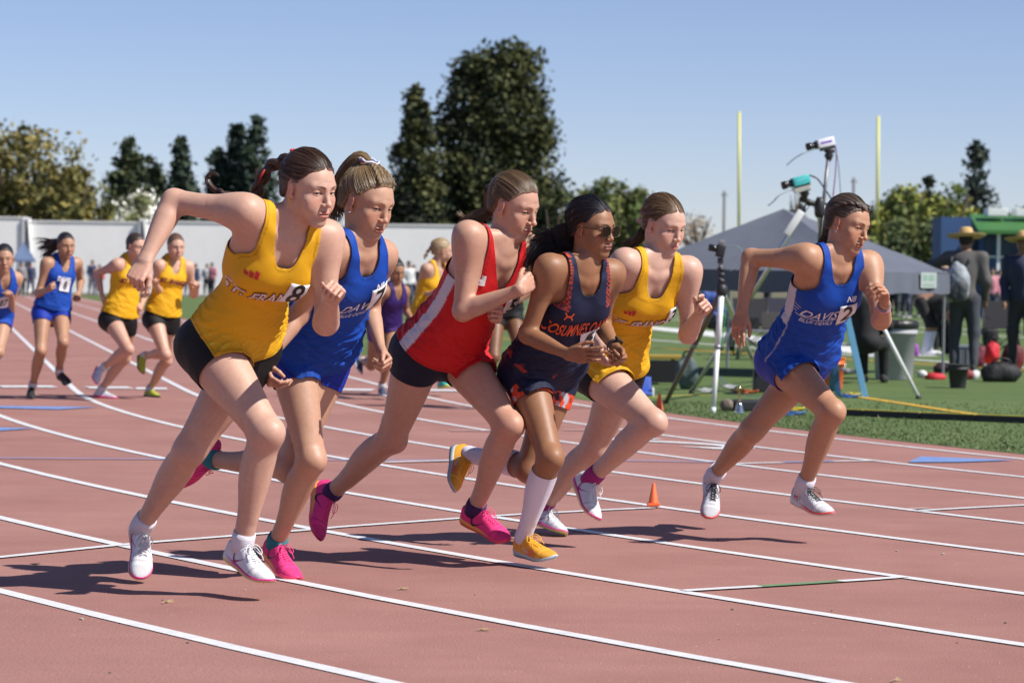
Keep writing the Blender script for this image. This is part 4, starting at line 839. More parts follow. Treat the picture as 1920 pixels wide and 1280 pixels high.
m = MB(); m.tube([at(497, 318, Yh+.07), at(489, 330, Yh+.07), at(485, 344, Yh+.075)], [.004, .005, .002], 6); m.build('ribbon', mat('dark_red_ribbon', (.30, .01, .01), .6), r['hair'], True)
def earring(r, m_, q=1, hoop=.004, z=-.042):
    m = MB(); c = hat_(r, (q*.081, .004, z)); m.tube([c + r['HR'] @ np.array([0, math.cos(a)*hoop, math.sin(a)*hoop]) for a in np.linspace(0, 2*math.pi, 12)], .0013, 5, cap=False); m.build('earring', m_, r['root'], True)
GLD = mat('gold', (.75, .48, .12), .25, 1.0); SLV = mat('silver', (.75, .75, .77), .25, 1.0)
earring(r, GLD, 1, .0055)
r = RUN['B']; Yh = depth(r); earring(r, SLV, 1, .0025)
c, ux, nn = frame_at(r, .64, -.01, 0, 5); uy = np.cross(nn, ux)
print_on(r, 'lettering', 'DAVIS', c, .064, nrm(ux+uy*.06), nn, M_WHT, shear=.3, sx=.95); print_on(r, 'lettering', 'BLUE DEVILS', c - uy*.042, .024, nrm(ux+uy*.06), nn, M_WHT, shear=.3, sx=.95)
c, ux, nn = frame_at(r, .80, -.062, 0, -2); print_on(r, 'logo', 'NB', c, .032, ux, nn, M_WHT, shear=.2, bold=.001)
c, ux, nn = frame_at(r, .70, -.072, 0, -4); uy = np.cross(nn, ux); bib(r, '7', c, .120, .085, .105, nrm(ux + uy*.14), nn)
world_tail(r, [hat_(r, (0, -.045, .118)), hat_(r, (.0, -.080, .118)), hat_(r, (.0, -.112, .085)), hat_(r, (0, -.128, .03)), hat_(r, (0, -.135, -.04)), hat_(r, (.01, -.120, -.10)), hat_(r, (.01, -.10, -.135))], lambda x: np.interp(x, [0, .2, .7, 1], [.018, .036, .036, .02]), 420, 5, wave=.012, fray=.5, flat=.9)
for q in (-.022, 0, .022): braid(r['hair'], 'braid', [hat_(r, (q*1.6, .062, .082)), hat_(r, (q*1.3, .030, .107)), hat_(r, (q*.9, -.005, .122)), hat_(r, (q*.4, -.042, .128))], .0085, r['hm'], 30)
for cc, a0 in (((.55, .05, .25), 0), ((.05, .12, .55), 1), ((.6, .6, .65), 2)):
    m = MB(); m.tube([hat_(r, (math.cos(a)*(.030+.003*a0), -.048+math.sin(a)*(.026+.002*a0), .124-.10*math.cos(a)*.0+.003*math.sin(5*a+a0)+a0*.003)) for a in np.linspace(0, 2*math.pi, 24)], .004, 6, cap=False); m.build('hair_tie', mat('tie_%d' % a0, cc, .5), r['hair'], True)
r = RUN['C']; earring(r, GLD, 1, .006); Yh = depth(r)
world_tail(r, [hat_(r, (0, -.100, .030)), hat_(r, (.0, -.130, .018)), at(916, 396, Yh+.10), at(884, 412, Yh+.14), at(866, 424, Yh+.16), at(848, 440, Yh+.18)], lambda x: np.interp(x, [0, .12, .5, 1], [.026, .018, .024, .012]), 260, 7, fray=.6, flat=.8)
world_tail(r, [at(872, 408, Yh+.15), at(864, 404, Yh+.16), at(855, 396, Yh+.16)], lambda x: .010, 30, 8, 'loose_tuft', fray=1.2)
c, ux, nn = frame_at(r, .67, .012, 0, 5); uy = np.cross(nn, ux); print_on(r, 'lettering', 'PLEASANT GROVE', c, .044, nrm(ux-uy*.05), nn, M_NVY, bold=.0012, sx=.62, shear=.05)
c, ux, nn = frame_at(r, .70, -.070, 0, -6); uy = np.cross(nn, ux); bib(r, '5', c, .100, .080, .095, nrm(ux + uy*.1), nn)
c, ux, nn = frame_at(r, .88, .082, 0, 12); decal('logo', [[(-.016, -.022), (.016, -.012), (.014, .022), (-.016, .020)]], c, ux, nn, r['bvt'], M_WHT, r['top'], eps=.0080)
r = RUN['D']; Yh = depth(r)
world_tail(r, [hat_(r, (0, -.095, -.030)), hat_(r, (.01, -.125, -.050)), at(1048, 460, Yh+.08), at(1022, 470, Yh+.08), at(1003, 490, Yh+.06), at(992, 520, Yh+.05)], lambda x: np.interp(x, [0, .1, .5, 1], [.045, .040, .060, .050]), 1100, 9, fray=.9, flat=.7, wave=.016, rad=(.0006, .0012), nseg=26)
world_tail(r, [at(1034, 468, Yh+.10), at(1012, 466, Yh+.10), at(998, 462, Yh+.08), at(988, 470, Yh+.08)], lambda x: np.interp(x, [0, 1], [.02, .012]), 60, 10, 'loose_tuft', fray=.9)
c, ux, nn = frame_at(r, .635, .004, 0, 6); uy = np.cross(nn, ux)
print_on(r, 'lettering', 'COSUMNES OAKS', c, .095, nrm(ux+uy*.06), nn, M_ORG, bold=.0012, sx=.36)
c, ux, nn = frame_at(r, .775, .055, 0, 15); decal('logo', [[(x*.016, y*.016*e) for x, y in [(-.9, 1), (-.4, .15), (.4, .15), (.9, 1), (1.2, .8), (.6, -.2), (-.6, -.2), (-1.2, .8)]] for e in (1, -1)], c, ux, nn, r['bvt'], M_ORG, r['top'], eps=.0080)
c, ux, nn = frame_at(r, .51, -.062, 0, 0); uy = np.cross(nn, ux); bib(r, '4', c, .120, .085, .105, nrm(ux + uy*.28), nn)
# sunglasses
fr_m = mat('tortoise_frame', (.02, .013, .01), .25, col2=(.06, .04, .025), nscale=120); ln = mat('brown_lens', (.012, .006, .004), .16, spec=.22)
g = empty('sunglasses', tuple(hat_(r, (0, .09, .0))), 'brown tinted sunglasses worn by the runner in the navy tank top', 'sunglasses')
m = MB()
for q in (-1, 1):
    lens = MB(); ring = [hat_(r, (q*.0335 + .0265*abs(math.cos(a))**.7*np.sign(math.cos(a)), .1005 - .004*abs(math.cos(a)) - abs(q*.0335+.0265*math.cos(a))*.09, -.006 + .0215*abs(math.sin(a))**.8*np.sign(math.sin(a)) + (.002 if math.sin(a) > 0 else 0))) for a in np.linspace(0, 2*math.pi, 25)[:-1]]
    m.tube(ring + ring[:1], .0020, 6, cap=False); lens.add([tuple(p) for p in ring] + [tuple(np.mean(ring, 0) + r['HR'][:, 1]*.002)], [(i, (i+1) % 24, 24) for i in range(24)]); lens.build('lens', ln, g, True)
    m2 = MB(); m2.tube([hat_(r, (q*.056, .092, .006)), hat_(r, (q*.070, .075, .006)), hat_(r, (q*.079, .030, .004)), hat_(r, (q*.083, -.008, .004)), hat_(r, (q*.083, -.022, -.012))], .0022, 6); m2.build('temple', fr_m, g, True)
m.tube([hat_(r, (-.009, .1005, .000)), hat_(r, (0, .103, .002)), hat_(r, (.009, .1005, .000))], .0018, 6); m.build('frame', fr_m, g, True)
def wristband(r, q, off, rad, name, mm, label, cat, wide=.012, face=None):
    wr, d, _ = r['frames']['h'+q]; c = wr - d*0 + (r['J']['el'+q]-wr)*off; ax = nrm(r['J']['el'+q]-wr); m = MB(); a0 = nrm(np.cross(ax, [.3, .5, .8])); b0 = np.cross(ax, a0)
    V = []; F = []
    for k in range(28):
        th = 2*math.pi*k/28; dr = a0*math.cos(th)+b0*math.sin(th)
        for (rr, z) in ((rad, -wide/2), (rad+.0025, -wide/2), (rad+.0025, wide/2), (rad, wide/2)): V.append(c + dr*rr + ax*z)
    for k in range(28):
        for j in range(4): F.append((k*4+j, k*4+(j+1) % 4, ((k+1) % 28)*4+(j+1) % 4, ((k+1) % 28)*4+j))
    m.add(V, F); o = m.build(name, mm, None, False); tag(o, label, cat)
    if face is not None:
        f = nrm(np.array(face) - ax*(np.array(face) @ ax)); m = MB(); m.box(c + f*(rad+.006), (.030, .034, .010), Matrix([np.cross(f, ax), ax, f]).transposed(), .003); ca = m.build('watch_case', mat('watch_black', (.01, .01, .011), .25), o)
    return o
wristband(r, 'L', .10, .026, 'sports_watch', mat('watch_strap', (.02, .02, .022), .6), 'black sports watch on the wrist of the runner in navy', 'watch', .014, (.6, -.6, .5))
r = RUN['E']; Yh = depth(r)
stfrancis(r, .60, .004, .072, 6, .12); c, ux, nn = frame_at(r, .725, .068, 0, 16); bars(r, c, ux, nn, .024, M_RED)
c, ux, nn = frame_at(r, .70, -.088, 0, -12); bib(r, '3', c, .09, .065, .085, ux, nn)
world_tail(r, [hat_(r, (0, -.095, -.018)), at(1206, 436, Yh+.06), at(1197, 448, Yh+.08), at(1186, 456, Yh+.10), at(1174, 459, Yh+.11), at(1160, 460, Yh+.12)], lambda x: np.interp(x, [0, .2, 1], [.022, .022, .014]), 180, 12, fray=.7, wave=.008)
m = MB()
for q in (-1, 1): m.tube([tuple(p) for p in catmull([hat_(r, (.02, -.100, -.005)), hat_(r, (.03+q*.006, -.112+q*.010, .020)), hat_(r, (.03, -.118, .004)), hat_(r, (.02, -.100, -.005)), hat_(r, (.035, -.120-q*.008, -.035))], 14)], .0028, 5)
m.build('ribbon', mat('pink_ribbon', (.70, .25, .42), .6), r['hair'], True)
r = RUN['F']; Yh = depth(r); earring(r, SLV, 1, .005)
c, ux, nn = frame_at(r, .635, .040, 0, 16); uy = np.cross(nn, ux); ux2 = nrm(ux+uy*.08)
print_on(r, 'lettering', 'DAVIS', c, .066, ux2, nn, M_WHT, shear=.3, sx=.9); print_on(r, 'lettering', 'BLUE DEVILS', c - uy*.044, .026, ux2, nn, M_WHT, shear=.3, sx=1.0)
decal('stripe', [[(-.09, -.0235), (.09, -.0235), (.09, -.0265), (-.09, -.0265)]] + [[(-.115-i*.008, .022-i*.014), (-.080-i*.004, .018-i*.014), (-.080-i*.004, .0155-i*.014), (-.113-i*.008, .0195-i*.014)] for i in range(3)], c, ux2, nn, r['bvt'], M_WHT, r['top'], eps=.0080)
c, ux, nn = frame_at(r, .80, -.056, 0, 0); print_on(r, 'logo', 'NB', c, .034, ux, nn, M_WHT, shear=.2, bold=.001)
c, ux, nn = frame_at(r, .655, -.056, 0, 0); uy = np.cross(nn, ux); bib(r, '2', c, .125, .085, .110, nrm(ux + uy*.18), nn)
world_tail(r, [hat_(r, (0, -.100, -.012)), at(1552, 440, Yh+.06), at(1545, 452, Yh+.08), at(1538, 462, Yh+.09), at(1534, 466, Yh+.10)], lambda x: np.interp(x, [0, .3, 1], [.024, .024, .012]), 160, 14, fray=.5)
for q in (-1, 1): braid(r['hair'], 'braid', [hat_(r, (q*.012, .064, .080)), hat_(r, (q*.045, .030, .092)), hat_(r, (q*.068, -.010, .078)), hat_(r, (q*.070, -.050, .045)), hat_(r, (q*.045, -.088, .012)), hat_(r, (q*.01, -.105, -.01))], .0125, r['hm'], 46)
wristband(r, 'L', .16, .0265, 'bracelet', mat('bracelet_blue', (.03, .08, .16), .7, col2=(.35, .5, .6), nscale=140), 'blue beaded bracelet on the raised wrist of the runner number 2', 'bracelet', .010)
wristband(r, 'L', .24, .028, 'bracelet', mat('bracelet_pink', (.65, .12, .30), .7, col2=(.8, .5, .6), nscale=140), 'pink woven bracelet below the blue one on the raised wrist', 'bracelet', .010)

# ------------------------------------------------------------------ ground, track and field
TC = np.array([34.735, 34.056]); TR0 = 35.454; LW = 1.0643; TN = np.array([-.97966, -.20065]); TT = np.array([-.20065, .97966]); TA0 = math.atan2(TN[1], TN[0])
def trk(off, s):
    """point on the track: off metres outside the inner lane line, s metres along (negative: straight beyond the bend)"""
    r = TR0 + off
    if s < 0: p = TC + TN*r - TT*s; return (p[0], p[1])
    a = TA0 + s/TR0; return (TC[0] + r*math.cos(a), TC[1] + r*math.sin(a))
def ribbon(name, pts, w, z, m, parent=None, kind=None):
    P = np.array([(p[0], p[1]) for p in pts]); t = np.gradient(P, axis=0); t /= np.linalg.norm(t, axis=1, keepdims=True); n = np.stack([-t[:, 1], t[:, 0]], 1)
    V = [(*(p + q*w/2), z) for p, q in zip(P, n)] + [(*(p - q*w/2), z) for p, q in zip(P, n)]; k = len(P)
    o = put(name, mesh(V, [(i+k, i+1+k, i+1, i) for i in range(k-1)]), m, parent, False)
    if kind: o['kind'] = kind
    return o
def strip(name, o0, o1, ss, z, m, n=1, parent=None):
    V = []; F = []; k = n+1
    for s in ss:
        for j in range(k): V.append((*trk(o0 + (o1-o0)*j/n, s), z))
    for i in range(len(ss)-1):
        for j in range(n): F.append((i*k+j, i*k+j+1, (i+1)*k+j+1, (i+1)*k+j))
    return put(name, mesh(V, F), m, parent, False)
def ground_mat(name, stops, scale, fine, bump, rough=.85, wear=None, dist=.01, stripes=0):
    m = bpy.data.materials.new(name); m.use_nodes = True; n = m.node_tree.nodes; l = m.node_tree.links; b = n['Principled BSDF']; tc = n.new('ShaderNodeTexCoord')
    a = n.new('ShaderNodeTexNoise'); a.inputs['Scale'].default_value = scale; a.inputs['Detail'].default_value = 8; a.inputs['Roughness'].default_value = .7; l.new(tc.outputs['Object'], a.inputs['Vector'])
    r = n.new('ShaderNodeValToRGB'); r.color_ramp.elements[0].position = .3; r.color_ramp.elements[1].position = .7; r.color_ramp.elements[0].color = (*stops[0], 1); r.color_ramp.elements[1].color = (*stops[1], 1); l.new(a.outputs['Fac'], r.inputs['Fac'])
    f = n.new('ShaderNodeTexNoise'); f.inputs['Scale'].default_value = fine; f.inputs['Detail'].default_value = 3; l.new(tc.outputs['Object'], f.inputs['Vector'])
    mr = n.new('ShaderNodeMapRange'); mr.inputs['From Min'].default_value = .3; mr.inputs['From Max'].default_value = .7; mr.inputs['To Min'].default_value = .80; mr.inputs['To Max'].default_value = 1.2; l.new(f.outputs['Fac'], mr.inputs['Value'])
    mx = n.new('ShaderNodeVectorMath'); mx.operation = 'SCALE'; l.new(r.outputs[0], mx.inputs[0]); l.new(mr.outputs[0], mx.inputs['Scale']); out = mx.outputs[0]
    if wear:   # sparse pale grit and dark scuffs
        v = n.new('ShaderNodeTexVoronoi'); v.inputs['Scale'].default_value = 26; l.new(tc.outputs['Object'], v.inputs['Vector']); c = n.new('ShaderNodeMath'); c.operation = 'LESS_THAN'; c.inputs[1].default_value = .075; l.new(v.outputs['Distance'], c.inputs[0])
        n3 = n.new('ShaderNodeTexNoise'); n3.inputs['Scale'].default_value = 6; l.new(tc.outputs['Object'], n3.inputs['Vector']); g = n.new('ShaderNodeMath'); g.operation = 'GREATER_THAN'; g.inputs[1].default_value = .54; l.new(n3.outputs['Fac'], g.inputs[0])
        mu = n.new('ShaderNodeMath'); mu.operation = 'MULTIPLY'; l.new(c.outputs[0], mu.inputs[0]); l.new(g.outputs[0], mu.inputs[1]); mi = n.new('ShaderNodeMix'); mi.data_type = 'RGBA'; l.new(mu.outputs[0], mi.inputs['Factor']); l.new(out, mi.inputs['A']); mi.inputs['B'].default_value = (*wear, 1); out = mi.outputs['Result']
        s4 = n.new('ShaderNodeTexNoise'); s4.inputs['Scale'].default_value = 1.0; s4.inputs['Detail'].default_value = 5; mp = n.new('ShaderNodeMapping'); mp.inputs['Scale'].default_value = (.9, 4.5, 1); mp.inputs['Rotation'].default_value = (0, 0, 1.0); l.new(tc.outputs['Object'], mp.inputs['Vector']); l.new(mp.outputs[0], s4.inputs['Vector'])
        m4 = n.new('ShaderNodeMapRange'); m4.inputs['From Min'].default_value = .35; m4.inputs['From Max'].default_value = .7; m4.inputs['To Min'].default_value = .96; m4.inputs['To Max'].default_value = 1.04; l.new(s4.outputs['Fac'], m4.inputs['Value'])
        x4 = n.new('ShaderNodeVectorMath'); x4.operation = 'SCALE'; l.new(out, x4.inputs[0]); l.new(m4.outputs[0], x4.inputs['Scale']); out = x4.outputs[0]
    l.new(out, b.inputs['Base Color']); bp = n.new('ShaderNodeBump'); bp.inputs['Strength'].default_value = bump; bp.inputs['Distance'].default_value = dist; l.new(f.outputs['Fac'], bp.inputs['Height']); l.new(bp.outputs[0], b.inputs['Normal'])
    b.inputs['Roughness'].default_value = rough; b.inputs['Specular IOR Level'].default_value = .25; MATS[name] = m; return m
TRK = ground_mat('track_rubber', ((.268, .125, .105), (.350, .180, .152)) , .8, 130, .55, wear=(.55, .45, .36), dist=.004)
TRK2 = ground_mat('track_apron_rubber', ((.285, .139, .118), (.335, .172, .148)), .8, 110, .6, wear=(.5, .42, .34), dist=.004)
GRS = ground_mat('turf', ((.082, .128, .038), (.122, .175, .058)), .35, 60, .7, dist=.03)
DRT = ground_mat('dry_ground', ((.16, .13, .09), (.10, .12, .05)), .05, 8, .5, dist=.03)
put('ground', mesh([(-900, -60, -.03), (900, -60, -.03), (900, 1500, -.03), (-900, 1500, -.03)], [(0, 1, 2, 3)]), DRT, None, False)['kind'] = 'structure'
SS = list(np.linspace(-110, 0, 45)) + list(np.linspace(1, 78, 110))
track = strip('track', -.33, LW*8 + .0, SS, 0.0, TRK, 12); track['kind'] = 'structure'
ap = strip('track_apron', LW*8, LW*8 + 14, SS, 0.001, TRK2, 6); ap['kind'] = 'structure'
LINE = mat('line_paint', (.66, .66, .67), .6, noise=.16, nscale=14, bump=.4, bscale=260); BLUE = mat('blue_paint', (.16, .25, .50), .7, noise=.2, nscale=9); GREEN = mat('green_paint', (.14, .24, .12), .7, noise=.2, nscale=12)
for k in range(9):
    o = strip('lane_line', k*LW - .031, k*LW + .031, SS, .004, LINE, 1, track)
def mark(name, pts, w, m, z=.006, par=None): return ribbon(name, [gnd(*p) for p in pts], w, z, m, par or track)
mark('start_line', [(-60, 1052), (0, 1046), (107, 1035), (213, 1024), (283, 1018), (437, 1006), (573, 995), (640, 989), (750, 981), (860, 973), (967, 966), (1117, 958), (1225, 953)], .052, LINE)
mark('cross_line', [(1281, 1109), (1350, 1105), (1424, 1100.7)], .05, LINE); mark('cross_line', [(1424, 1100.7), (1500, 1096), (1575, 1091)], .05, GREEN); mark('cross_line', [(1575, 1091), (1640, 1087), (1697, 1082.7)], .05, LINE)
mark('cross_line', [(1722, 958.5), (1820, 953), (1940, 947)], .05, LINE); mark('cross_line', [(1703, 954.5), (1742, 953.5)], .05, mat('worn_paint', (.46, .33, .30), .7, noise=.3, nscale=30))
mark('cross_line', [(1380, 870), (1467, 868)], .06, LINE); mark('cross_line', [(1563, 865.7), (1647, 864)], .06, LINE)
mark('blue_line', [(-20, 860), (300, 862), (700, 864), (1200, 865), (1380, 868.5)], .045, BLUE, .008); mark('blue_line', [(1467, 867.5), (1563, 865.7)], .06, BLUE)
mark('cross_line', [(723, 868), (847, 865)], .06, LINE, .009)
for pts in ([(0, 725.5), (103, 725.5)], [(163, 727.5), (245, 727.5)], [(255, 729), (313, 729.5)], [(640, 731), (700, 732)], [(790, 732), (862, 733)]): mark('dash_line', [pts[0], ((pts[0][0]+pts[1][0])/2, (pts[0][1]+pts[1][1])/2), pts[1]], .42, LINE, .008)
WP = mat('faint_paint', (.46, .30, .28), .7, noise=.3, nscale=20)
for pts in ([(-20, 742), (160, 743)], [(-20, 675), (200, 676)], [(840, 766), (893, 766.5)], [(843, 808), (930, 808.5)], [(1057, 807), (1103, 807)], [(620, 746), (780, 748)]): mark('faint_line', [pts[0], ((pts[0][0]+pts[1][0])/2, (pts[0][1]+pts[1][1])/2), pts[1]], .09, WP, .007)
def gpoly(name, pts, m, z=.007, par=None): V = [(*gnd(*p)[:2], z) for p in pts]; return put(name, mesh(V, [tuple(range(len(V)))[::-1]]), m, par or track, False)
gpoly('blue_arrow', [(1702, 868), (1727, 857), (1905, 864), (1800, 867.5)], BLUE); gpoly('blue_arrow', [(-40, 761.5), (185, 764), (110, 768.5), (-40, 765)], BLUE); gpoly('blue_arrow', [(-60, 801), (65, 804), (-60, 813)], BLUE)
V, F = text_tri('2', 1.0, 0, .02); c = gnd(1262, 831)[:2]; dr = nrm(np.array(trk(1.5, 18)) - np.array(trk(1.5, 17))); ux = np.array([dr[1], -dr[0]])*-1
put('lane_number', mesh([(*(c + ux*x*1.0 - dr*y*-1.9), .006) for x, y in V], F), LINE, track, False)
# turf field inside the bend
ring = [trk(-.33, s) for s in np.linspace(-110, 78, 140)]; field = put('turf_field', mesh([(x, y, .003) for x, y in ring] + [(90, 0, .003), (140, 60, .003), (140, 150, .003)], [tuple(range(len(ring)+3))]), GRS, None, False); field['kind'] = 'structure'
FW = mat('field_white', (.60, .61, .58), .8, noise=.2, nscale=4); FY = mat('field_yellow', (.62, .36, .03), .8, noise=.25, nscale=6)
fm = lambda n, p, w_, m, z: ribbon(n, [gnd(*q) for q in p], w_, z, m, field)
fm('field_line', [(1610, 745), (1690, 757), (1780, 771), (1940, 793)], .10, FY, .009); fm('field_line', [(1180, 612), (1215, 615), (1270, 619), (1340, 627), (1500, 645), (1700, 668)], 1.1, FW, .009)
for y0, sl, w_, m in ((572, .030, .35, FW), (583, .035, .3, FW), (590, .045, .3, FW), (635, .075, .18, FW), (565, .02, .4, FW), (560, .018, .5, FY), (650, .06, .16, FY), (596, .05, .25, FW)):
    fm('field_line', [(x, y0 + sl*(x-1180)) for x in (700, 900, 1180, 1400, 1650, 1930)], w_, m, .010)
# short grass blades along the edge of the turf
def blades(n, seed, dens):
    rs = np.random.RandomState(seed); V = []; C3 = []
    s = rs.uniform(2, 40, n); o = -.34 - rs.exponential(dens, n)
    th = rs.uniform(0, 6.28, n); h = rs.uniform(.008, .018, n)*(1+rs.uniform(0, 1, n)**6); a = TA0 + s/TR0; r = TR0 + o; x = TC[0] + r*np.cos(a); y = TC[1] + r*np.sin(a)
    wv = .006; P = np.zeros((n, 3, 3)); P[:, 0] = np.stack([x - wv*np.cos(th), y - wv*np.sin(th), 0*x+.003], 1); P[:, 1] = np.stack([x + wv*np.cos(th), y + wv*np.sin(th), 0*x+.003], 1); P[:, 2] = np.stack([x + rs.normal(0, .012, n), y + rs.normal(0, .012, n), h], 1)
    g = rs.uniform(.8, 1.2, n); dry = rs.uniform(0, 1, n) > .93; base = np.where(dry[:, None], [[.22, .18, .08]], [[.078, .118, .038]])*g[:, None]
    me = mesh(P.reshape(-1, 3), np.arange(3*n).reshape(n, 3), cols=np.repeat(base, 3, 0)); o = put('grass', me, mat('grass_blades', rough=.7, attr=True), None, False); tag(o, 'short green turf blades along the inner edge of the track', 'grass', kind='stuff')
blades(60000, 3, 1.6)
# low black rubber edging with a yellow stripe on its top
def edging():
    A_ = [gnd(x, y) for x, y in ((1570, 779), (1620, 781), (1727, 786), (1830, 790), (1950, 795))]; root = empty('runway_edging', tuple(A_[0]), 'low black rubber edging with a yellow top stripe lying on the turf at right', 'edging')
    for i in range(len(A_)-1):
        a, b = Vector(A_[i]), Vector(A_[i+1]); d = (b-a); L_ = d.length; d.normalize(); R_ = Matrix([d, Vector((-d.y, d.x, 0)), (0, 0, 1)]).transposed()
        MB().box((a+b)/2 + Vector((0, 0, .028)), (L_-.01, .07, .056), R_, .006).build('rubber_block', mat('black_rubber', (.022, .022, .026), .7), root); MB().box((a+b)/2 + Vector((0, 0, .059)), (L_-.01, .05, .006), R_).build('yellow_stripe', mat('yellow_strip', (.55, .45, .03), .6), root)
edging()
# bits of grit on the rubber near the camera
rs = np.random.RandomState(5); pm = mat('pebble', (.10, .085, .07), .8); pm2 = mat('pebble_pale', (.42, .38, .32), .8)
for i, (x, y, r_) in enumerate([(153, 1162, 9), (352, 1206, 7), (360, 1043, 4), (198, 1056, 5), (206, 1262, 6), (305, 1125, 4), (460, 1106, 4), (419, 1116, 3), (1373, 1143, 6), (1768, 1039, 5), (1560, 1145, 4), (1885, 1168, 5), (1100, 1073, 4), (890, 1115, 3), (1346, 1012, 4), (1681, 1033, 5), (1205, 1010, 4), (1795, 1205, 4), (620, 1230, 3), (1348, 1199, 3)]):
    p = gnd(x, y); r_ = r_/F_PX*p[1]*.55; bm = bmesh.new(); bmesh.ops.create_icosphere(bm, subdivisions=1, radius=r_)
    for v in bm.verts: v.co = v.co*(1+rs.uniform(-.3, .3)); v.co.z *= .6
    me = bpy.data.meshes.new('pebble'); bm.to_mesh(me); bm.free(); o = put('pebble', me, pm if i % 3 else pm2, None, False); o.location = (p[0], p[1], r_*.45); tag(o, 'tiny piece of grit lying on the red track surface', 'pebble', 'grit on the track')
for x, y, a in ((315, 1130, .3), (905, 1183, 2.8), (755, 1106, 2.9), (1680, 1277, .2), (66, 1060, -.5)):
    p = gnd(x, y); m = MB()
    for j in range(4): m.tube([Vector(p) + Vector((math.cos(a+j*.25)*t*.022, math.sin(a+j*.25)*t*.05, .003+.002*j)) for t in (-1, -.3, .4, 1)], [.0006, .0012, .0012, .0004], 4)
    tag(m.build('dry_grass_stem', mat('straw_dry', (.38, .30, .16), .8), None), 'dry stem of grass blown onto the red track', 'dry grass', 'dry stems on the track')
def cone_thing(px, py, h, label, dep=None, base=True):
    p = gnd(px, py); r = empty('traffic_cone', (p[0], p[1], 0), label, 'cone', 'orange cones'); om = mat('cone_orange', (.78, .13, .03), .5, noise=.08, nscale=12)
    if base: MB().box((p[0], p[1], .012+.006), (h*.62, h*.62, .016), None, .006).build('base', om, r)
    MB().lathe((p[0], p[1], .024 if base else .006), [(h*.26, 0), (h*.24, .004), (h*.07, h*.94), (h*.05, h*.97), (h*.03, h*.975)], 24).build('cone_body', om, r, True)
cone_thing(1225, 952, .102, 'small orange cone standing on the lane line in the middle of the track')
cone_thing(1236, 770, .15, 'rounded orange cone on the grass edge beside the silver tripod', base=False); cone_thing(941, 700, .15, 'orange cone seen between the red and the navy runner', base=False)

# ------------------------------------------------------------------ far setting: wall, trees, posts, building, tents
def Pz(px, Y, z): """point at depth Y, height z, under photo column px"""; d = ray(px, 522 + .0134*(px-960)); return np.array([d[0]/d[1]*Y, Y, z])
def hz(px, py, Y): return float(at(px, py, Y)[2])
def sky_wall():
    Y = 153; root = empty('stadium_wall', (0, Y, 0), 'long cream panelled wall behind the left side of the stadium', 'wall'); wm = mat('wall_cream', (.84, .835, .82), .85, noise=.06, nscale=.6, bump=.2, bscale=3); pm = mat('wall_pillar', (.86, .855, .84), .85, noise=.05, nscale=1)
    xs = [-560, -340, -120, 50, 268, 480, 700, 930]; zt = [4.15]*len(xs)
    for i in range(len(xs)-1):
        a, b = Pz(xs[i], Y, 0)[0], Pz(xs[i+1], Y, 0)[0]; zt_ = 4.15 - .06*(i % 2) - .12*(i > 2)
        MB().box(((a+b)/2, Y + .12*(i % 2), zt_/2), (b-a-.04, .3, zt_)).build('panel', wm, root); MB().box(((a+b)/2, Y + .12*(i % 2), zt_+.03), (b-a-.02, .42, .07)).build('coping', pm, root)
        MB().box((b, Y-.1, 2.08), (.38, .4, 4.16)).build('pillar', pm, root)
sky_wall()
